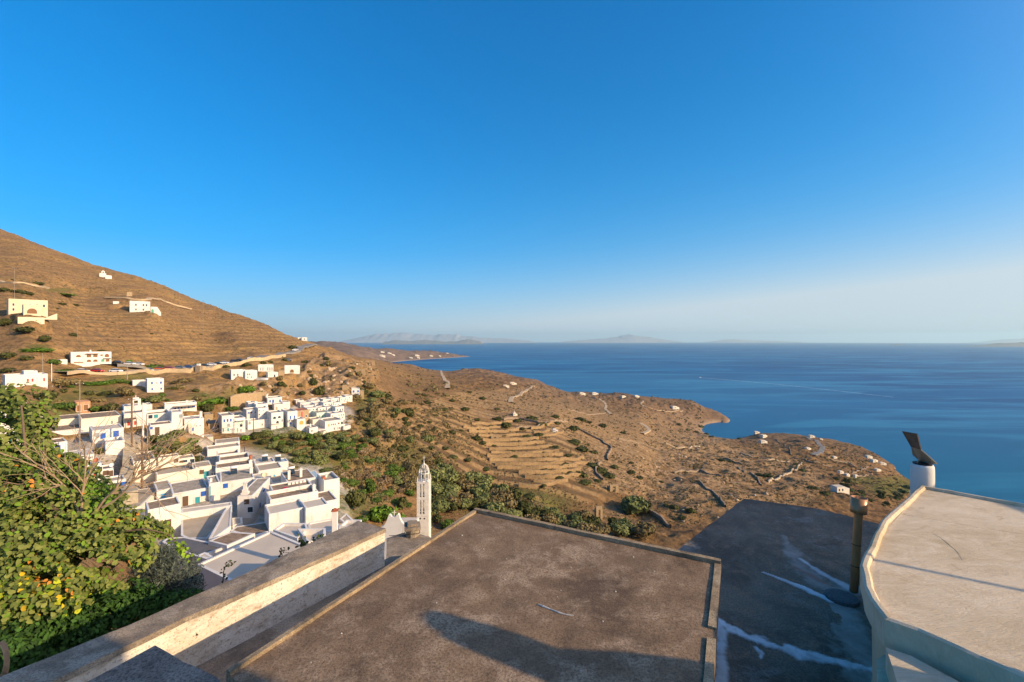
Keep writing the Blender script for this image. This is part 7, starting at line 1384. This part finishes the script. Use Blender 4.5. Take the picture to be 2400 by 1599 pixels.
for c in [(276, 854, 'car_black', 'black car parked nearest the large arched house', 4, 1), (304, 856, 'car_white', 'white car parked behind the black one above the hedge', 4, 0), (325, 857, 'car_white', 'silver white car half hidden by the wide green bush', 4, 0),
          (193, 874, 'car_white', 'white car on the lower road behind the green hedge', 5, 0), (228, 873, 'car_red', 'dark red car between the trees on the lower road', 3, 0), (272, 873, 'car_white', 'white roofed car on the lower road beside the pole', 3, 0),
          (350, 870, 'car_white', 'white car at the start of the roadside row', 6, 0), (374, 868, 'car_orange', 'orange red car in the roadside row', 6, 0), (397, 867, 'car_red', 'crimson car in the roadside row', 6, 0), (421, 865, 'car_grey', 'grey car right of the crimson one in the roadside row', 8, 0), (442, 863, 'car_blue', 'dark blue car near the stone pillar', 10, 0),
          (460, 861, 'car_grey', 'dark grey car just past the stone pillar', 12, 0), (480, 859, 'car_black', 'black car in the middle of the roadside row', 14, 0), (496, 857, 'car_white', 'white car in the right half of the roadside row', 14, 0), (511, 855, 'car_black', 'black car right of that white car', 14, 1), (526, 853, 'car_white', 'white car third from the right end of the row', 14, 0),
          (549, 849, 'car_black', 'black car second from the right end of the row', 16, 0), (562, 847, 'car_black', 'black car at the right end of the row', 16, 0), (590, 842, 'car_white', 'lone white car beyond the roadside row', 18, 0), (676, 846, 'car_grey', 'dark car between the bushes above the cliff garden', 20, 1), (692, 822, 'car_white', 'white car far up the road by the ridge bushes', 30, 0)]: car(*c)
def pole(px, ytop, ybot, Y, label, mat='pole_wood', w_=.16, arm=True, lean=0):
    k = Y / F; b = at(px, ybot, Y); zg = ground(b.x, b.y); base = Vector((b.x, b.y, min(zg, b.z) - .5)); top = Vector(((px + lean - CX) * k, Y, -(ytop - Y0) * k)); r = thing('utility_pole', label, 'utility pole', Vector((b.x, b.y, max(b.z, zg))))
    MB().tube([base, base.lerp(top, .5), top], [w_, w_ * .9, w_ * .7], 8).build('pole_shaft', MAT[mat], r)
    if arm:
        t = top - Vector((0, 0, .5)); MB().obox(t, Vector((.9, .4, 0)), Vector((-.4, .9, 0)), Vector((0, 0, 1)), -.7, .7, -.05, .05, -.06, .06).build('crossarm', MAT['wood'], r)
        for x in (-.6, 0, .6): c = t + Vector((.9, .4, 0)) * x; MB().tube([c, c + Vector((0, 0, .22))], .05, 6).build('insulator', MAT['white_paint'], r)
    return top
T1 = pole(114, 902, 1000, 96, 'dark wooden pole left of the tan house among the trees'); T2 = pole(187, 895, 1040, 92, 'tall pale wooden pole in front of the orange brick shed', 'pole_concrete', .09, lean=0)
T3 = pole(309, 932, 1024, 100, 'dark brown wooden pole at the top of the stone steps', w_=.2); T4 = pole(333, 1022, 1136, 88, 'tall brown wooden pole at the corner of the arched window house', w_=.2); T5 = pole(335, 945, 998, 108, 'white painted post beside the pergola house', 'whitewash', .22, False)
T6 = pole(594, 980, 1020, 138, 'thin dark pole in front of the long white lower storey'); T7 = pole(34, 627, 698, 205, 'thin leaning pole above the yellow villa', 'pole_concrete', .07); pole(100, 828, 872, 150, 'short pale pole on the slope left of the garage', 'pole_concrete', .1, False); pole(121, 852, 882, 140, 'thin white post left of the green tree by the garage', 'white_paint', .1, False)
T8 = pole(476, 704, 737, 300, 'thin pole high on the hill near the ridge', 'pole_concrete', .09); pole(298, 853, 880, 168, 'pale concrete post between the hedge and the road', 'pole_concrete', .14, False); pole(573, 1047, 1068, 116, 'short dark post beside the topmost stepped house', 'wire', .1, False); pole(628, 1200, 1228, 70, 'grey metal post at the corner of the white terrace', 'grey_paint', .1, False)
T9 = pole(182, 743, 790, 200, 'thin leaning pole in the middle of the brown hillside', 'pole_concrete', .07, lean=-2)
def wire(a, b, label, sag=1.2):
    n = 14; pts = [a.lerp(b, i / n) - Vector((0, 0, sag * 4 * (i / n) * (1 - i / n))) for i in range(n + 1)]; o = MB().tube(pts, .02, 4).build('power_line', MAT['wire'], loc=pts[n // 2]); tag(o, label, 'wire')
wire(T1, T2, 'power line between the two poles beside the brick shed'); wire(T2, T3, 'power line from the pale pole to the pole above the steps'); wire(T3, T4, 'power line above the stone steps'); wire(T7, T9, 'power line across the brown hillside', 3)
# stone pillar by the road
g = hit(463, 874); r = thing('stone_pillar', 'square stone pillar of an old mill beside the car road', 'pillar', g); MB().obox(g, Vector((1, .1, 0)), Vector((-.1, 1, 0)), Vector((0, 0, 1)), -1, 1, 0, 2, -2, 3.2).build('pillar', MAT['dry_stone'], r); MB().obox(g, Vector((1, .1, 0)), Vector((-.1, 1, 0)), Vector((0, 0, 1)), -.55, .55, .3, 1.6, 3.203, 4.1).build('white_box', MAT['whitewash'], r)
def boat(px, py, L_, label, Y=None, dirn=1, cabin=True):
    p = atz(px, py, SEA) if Y is None else at(px, py, Y); s = L_ / 10; r = thing('boat', label, 'boat', p); X, Yv, up = Vector((-dirn, -.15, 0)).normalized(), Vector((.15, -dirn, 0)).normalized(), Vector((0, 0, 1)); st = [(-5, 1.3), (-2, 1.6), (2, 1.4), (4, .8), (5.2, .03)]
    vs = []
    for x, w_ in st: vs += [p + X * x * s + Yv * w_ * s + up * 1.3 * s, p + X * x * s - Yv * w_ * s + up * 1.3 * s, p + X * x * .95 * s - Yv * w_ * .5 * s - up * .3 * s, p + X * x * .95 * s + Yv * w_ * .5 * s - up * .3 * s]
    fs = [(i * 4 + j, i * 4 + (j + 1) % 4, i * 4 + 4 + (j + 1) % 4, i * 4 + 4 + j) for i in range(4) for j in range(4)] + [(0, 1, 2, 3), (19, 18, 17, 16)]
    MB().add(vs, fs).build('hull', MAT['white_paint'], r); MB().obox(p + up * 1.31 * s, X, Yv, up, -2.5 * s, 1.5 * s, -.9 * s, .9 * s, 0, 1.3 * s).build('cabin', MAT['white_paint'], r); MB().obox(p + up * 2.62 * s, X, Yv, up, -1.5 * s, .5 * s, -.7 * s, .7 * s, 0, .8 * s).build('bridge', MAT['glass'], r); return p, X
p, X = boat(1641, 885.5, 14, 'small white speedboat far out on the blue sea at the head of its wake')
boat(1745, 808.5, 90, 'white ferry near the horizon')
boat(1290, 804.6, 60, 'faint white ship close to the horizon left of the ferry')
def wake(pts, w0, w1, label):
    P = [atz(x, y, SEA) for x, y in pts]; S = []
    for a, b in zip(P[:-1], P[1:]):
        for t in np.linspace(0, 1, 24, endpoint=False): S.append(a.lerp(b, t))
    vs = []; n = len(S)
    for i, q in enumerate(S):
        d = (S[min(i + 1, n - 1)] - S[max(i - 1, 0)]).normalized(); s = Vector((-d.y, d.x, 0)) * (w0 + (w1 - w0) * i / n) * rng.uniform(.5, 1.2); vs += [q + s + Vector((0, 0, .1)), q + Vector((0, 0, .5)), q - s + Vector((0, 0, .1))]
    o = MB().add(vs, [(i * 3 + j, i * 3 + j + 1, i * 3 + 4 + j, i * 3 + 3 + j) for i in range(n - 1) for j in (0, 1)]).build('boat_wake', MAT['wake_foam'], loc=P[0]); tag(o, label, 'wake', kind='stuff')
wake([(1643, 885.8), (1700, 890), (1780, 897), (1880, 907), (1960, 916), (2100, 932)], 5, 2.0, 'long thin white wake trailing behind the speedboat')
# boat laid up in the garden of the four houses
g = hit(614, 892); 
if g is not None:
    r = thing('beached_boat', 'white open boat laid up in the garden below the four small white houses', 'boat', g); X, Yv, up = Vector((1, .2, 0)).normalized(), Vector((-.2, 1, 0)).normalized(), Vector((0, 0, 1)); vs = []
    for x, w_ in ((-2.2, .9), (0, 1.1), (1.6, .8), (2.6, .05)): vs += [g + X * x + Yv * w_ + up * 1.1, g + X * x - Yv * w_ + up * 1.1, g + X * x * .9 - Yv * w_ * .4 + up * .1, g + X * x * .9 + Yv * w_ * .4 + up * .1]
    MB().add(vs, [(i * 4 + j, i * 4 + (j + 1) % 4, i * 4 + 4 + (j + 1) % 4, i * 4 + 4 + j) for i in range(3) for j in range(4)] + [(0, 1, 2, 3), (15, 14, 13, 12)]).build('hull', MAT['white_paint'], r)
# flowers on the terrace
for q_, u, v, lb in ((find('terrace house with red flowers'), .02, .1, 'pink bougainvillea climbing at the narrow lane beside the red flower terrace'), (find('terrace house with red flowers'), .3, .2, 'pink bougainvillea on the terrace with white ledge blocks')):
    p = on_roof(q_, u, v); V, Q, A = leaf_cloud(260, 1.1, .6, .14, 77, 5); o = mesh_np('flower_bush', V + np.array(p), Q, MAT['pink_flower'], loc=p, attrs={'tint': A}); tag(o, lb, 'flowers')
# scattered rocks on the crags and slopes
def rocks():
    r = np.random.default_rng(8); i = 0; me = []
    for v in range(4):
        bm = bmesh.new(); bmesh.ops.create_icosphere(bm, subdivisions=2, radius=1)
        for w_ in bm.verts: w_.co *= 1 + .5 * (vnoise(np.array([w_.co.x * 1.7 + v * 9 + 5]), np.array([w_.co.y * 1.7 + w_.co.z * 2.1 + 5]))[0] - .5); w_.co.z *= .75
        m_ = bpy.data.meshes.new('boulder'); bm.to_mesh(m_); bm.free(); m_.materials.append(MAT['rock']); me.append(m_)
    for (xa, xb, ya, yb_, n, s0, s1) in ((720, 880, 850, 930, 34, 5, 13), (560, 700, 900, 935, 18, 5, 12), (1480, 1640, 1050, 1130, 30, 3, 7), (1560, 1800, 1120, 1230, 26, 4, 9)):
        for _ in range(n):
            g = hit(r.uniform(xa, xb), r.uniform(ya, yb_))
            if g is None: continue
            s = r.uniform(s0, s1) / 2 / F * g.y; o = bpy.data.objects.new('boulder', me[int(r.integers(0, 4))]); SC.collection.objects.link(o); o.location = g - Vector((0, 0, s * .2)); o.scale = (s * r.uniform(.8, 1.5), s, s * r.uniform(.7, 1.5)); o.rotation_euler = (r.normal() * .2, r.normal() * .2, r.uniform(0, 6))
            tag(o, 'pale tan boulder lying on the rocky slopes' if xa > 1000 else 'tan boulder jutting from the crags above the village', 'rock', 'boulders of the rocky slopes' if xa > 1000 else 'boulders of the crags')
rocks()
HAZE = 2.7e-5
if HAZE > 0:
    hm = bpy.data.materials.new('haze_air'); hm.use_nodes = True; t = hm.node_tree; t.nodes.remove(t.nodes['Principled BSDF']); pv = t.nodes.new('ShaderNodeVolumePrincipled'); pv.inputs['Color'].default_value = (.62, .90, 1.0, 1); pv.inputs['Density'].default_value = HAZE; pv.inputs['Anisotropy'].default_value = 0.2
    t.links.new(pv.outputs[0], t.nodes['Material Output'].inputs['Volume'])
    o = MB().obox(Vector((0, 0, 0)), Vector((1, 0, 0)), Vector((0, 1, 0)), Vector((0, 0, 1)), -90000, 90000, -60000, 60000, SEA - 40, 800).build('haze', hm); tag(o, 'pale sea haze over the water and islands', 'haze', kind='stuff')
for o in bpy.context.scene.objects:
    if o.parent is None and o.type in ('MESH', 'EMPTY') and 'category' not in o.keys() and o.get('kind') != 'structure': print('NOCAT', o.name)
print('THINGS', len([o for o in SC.objects if o.parent is None]), 'ALL', len(SC.objects))
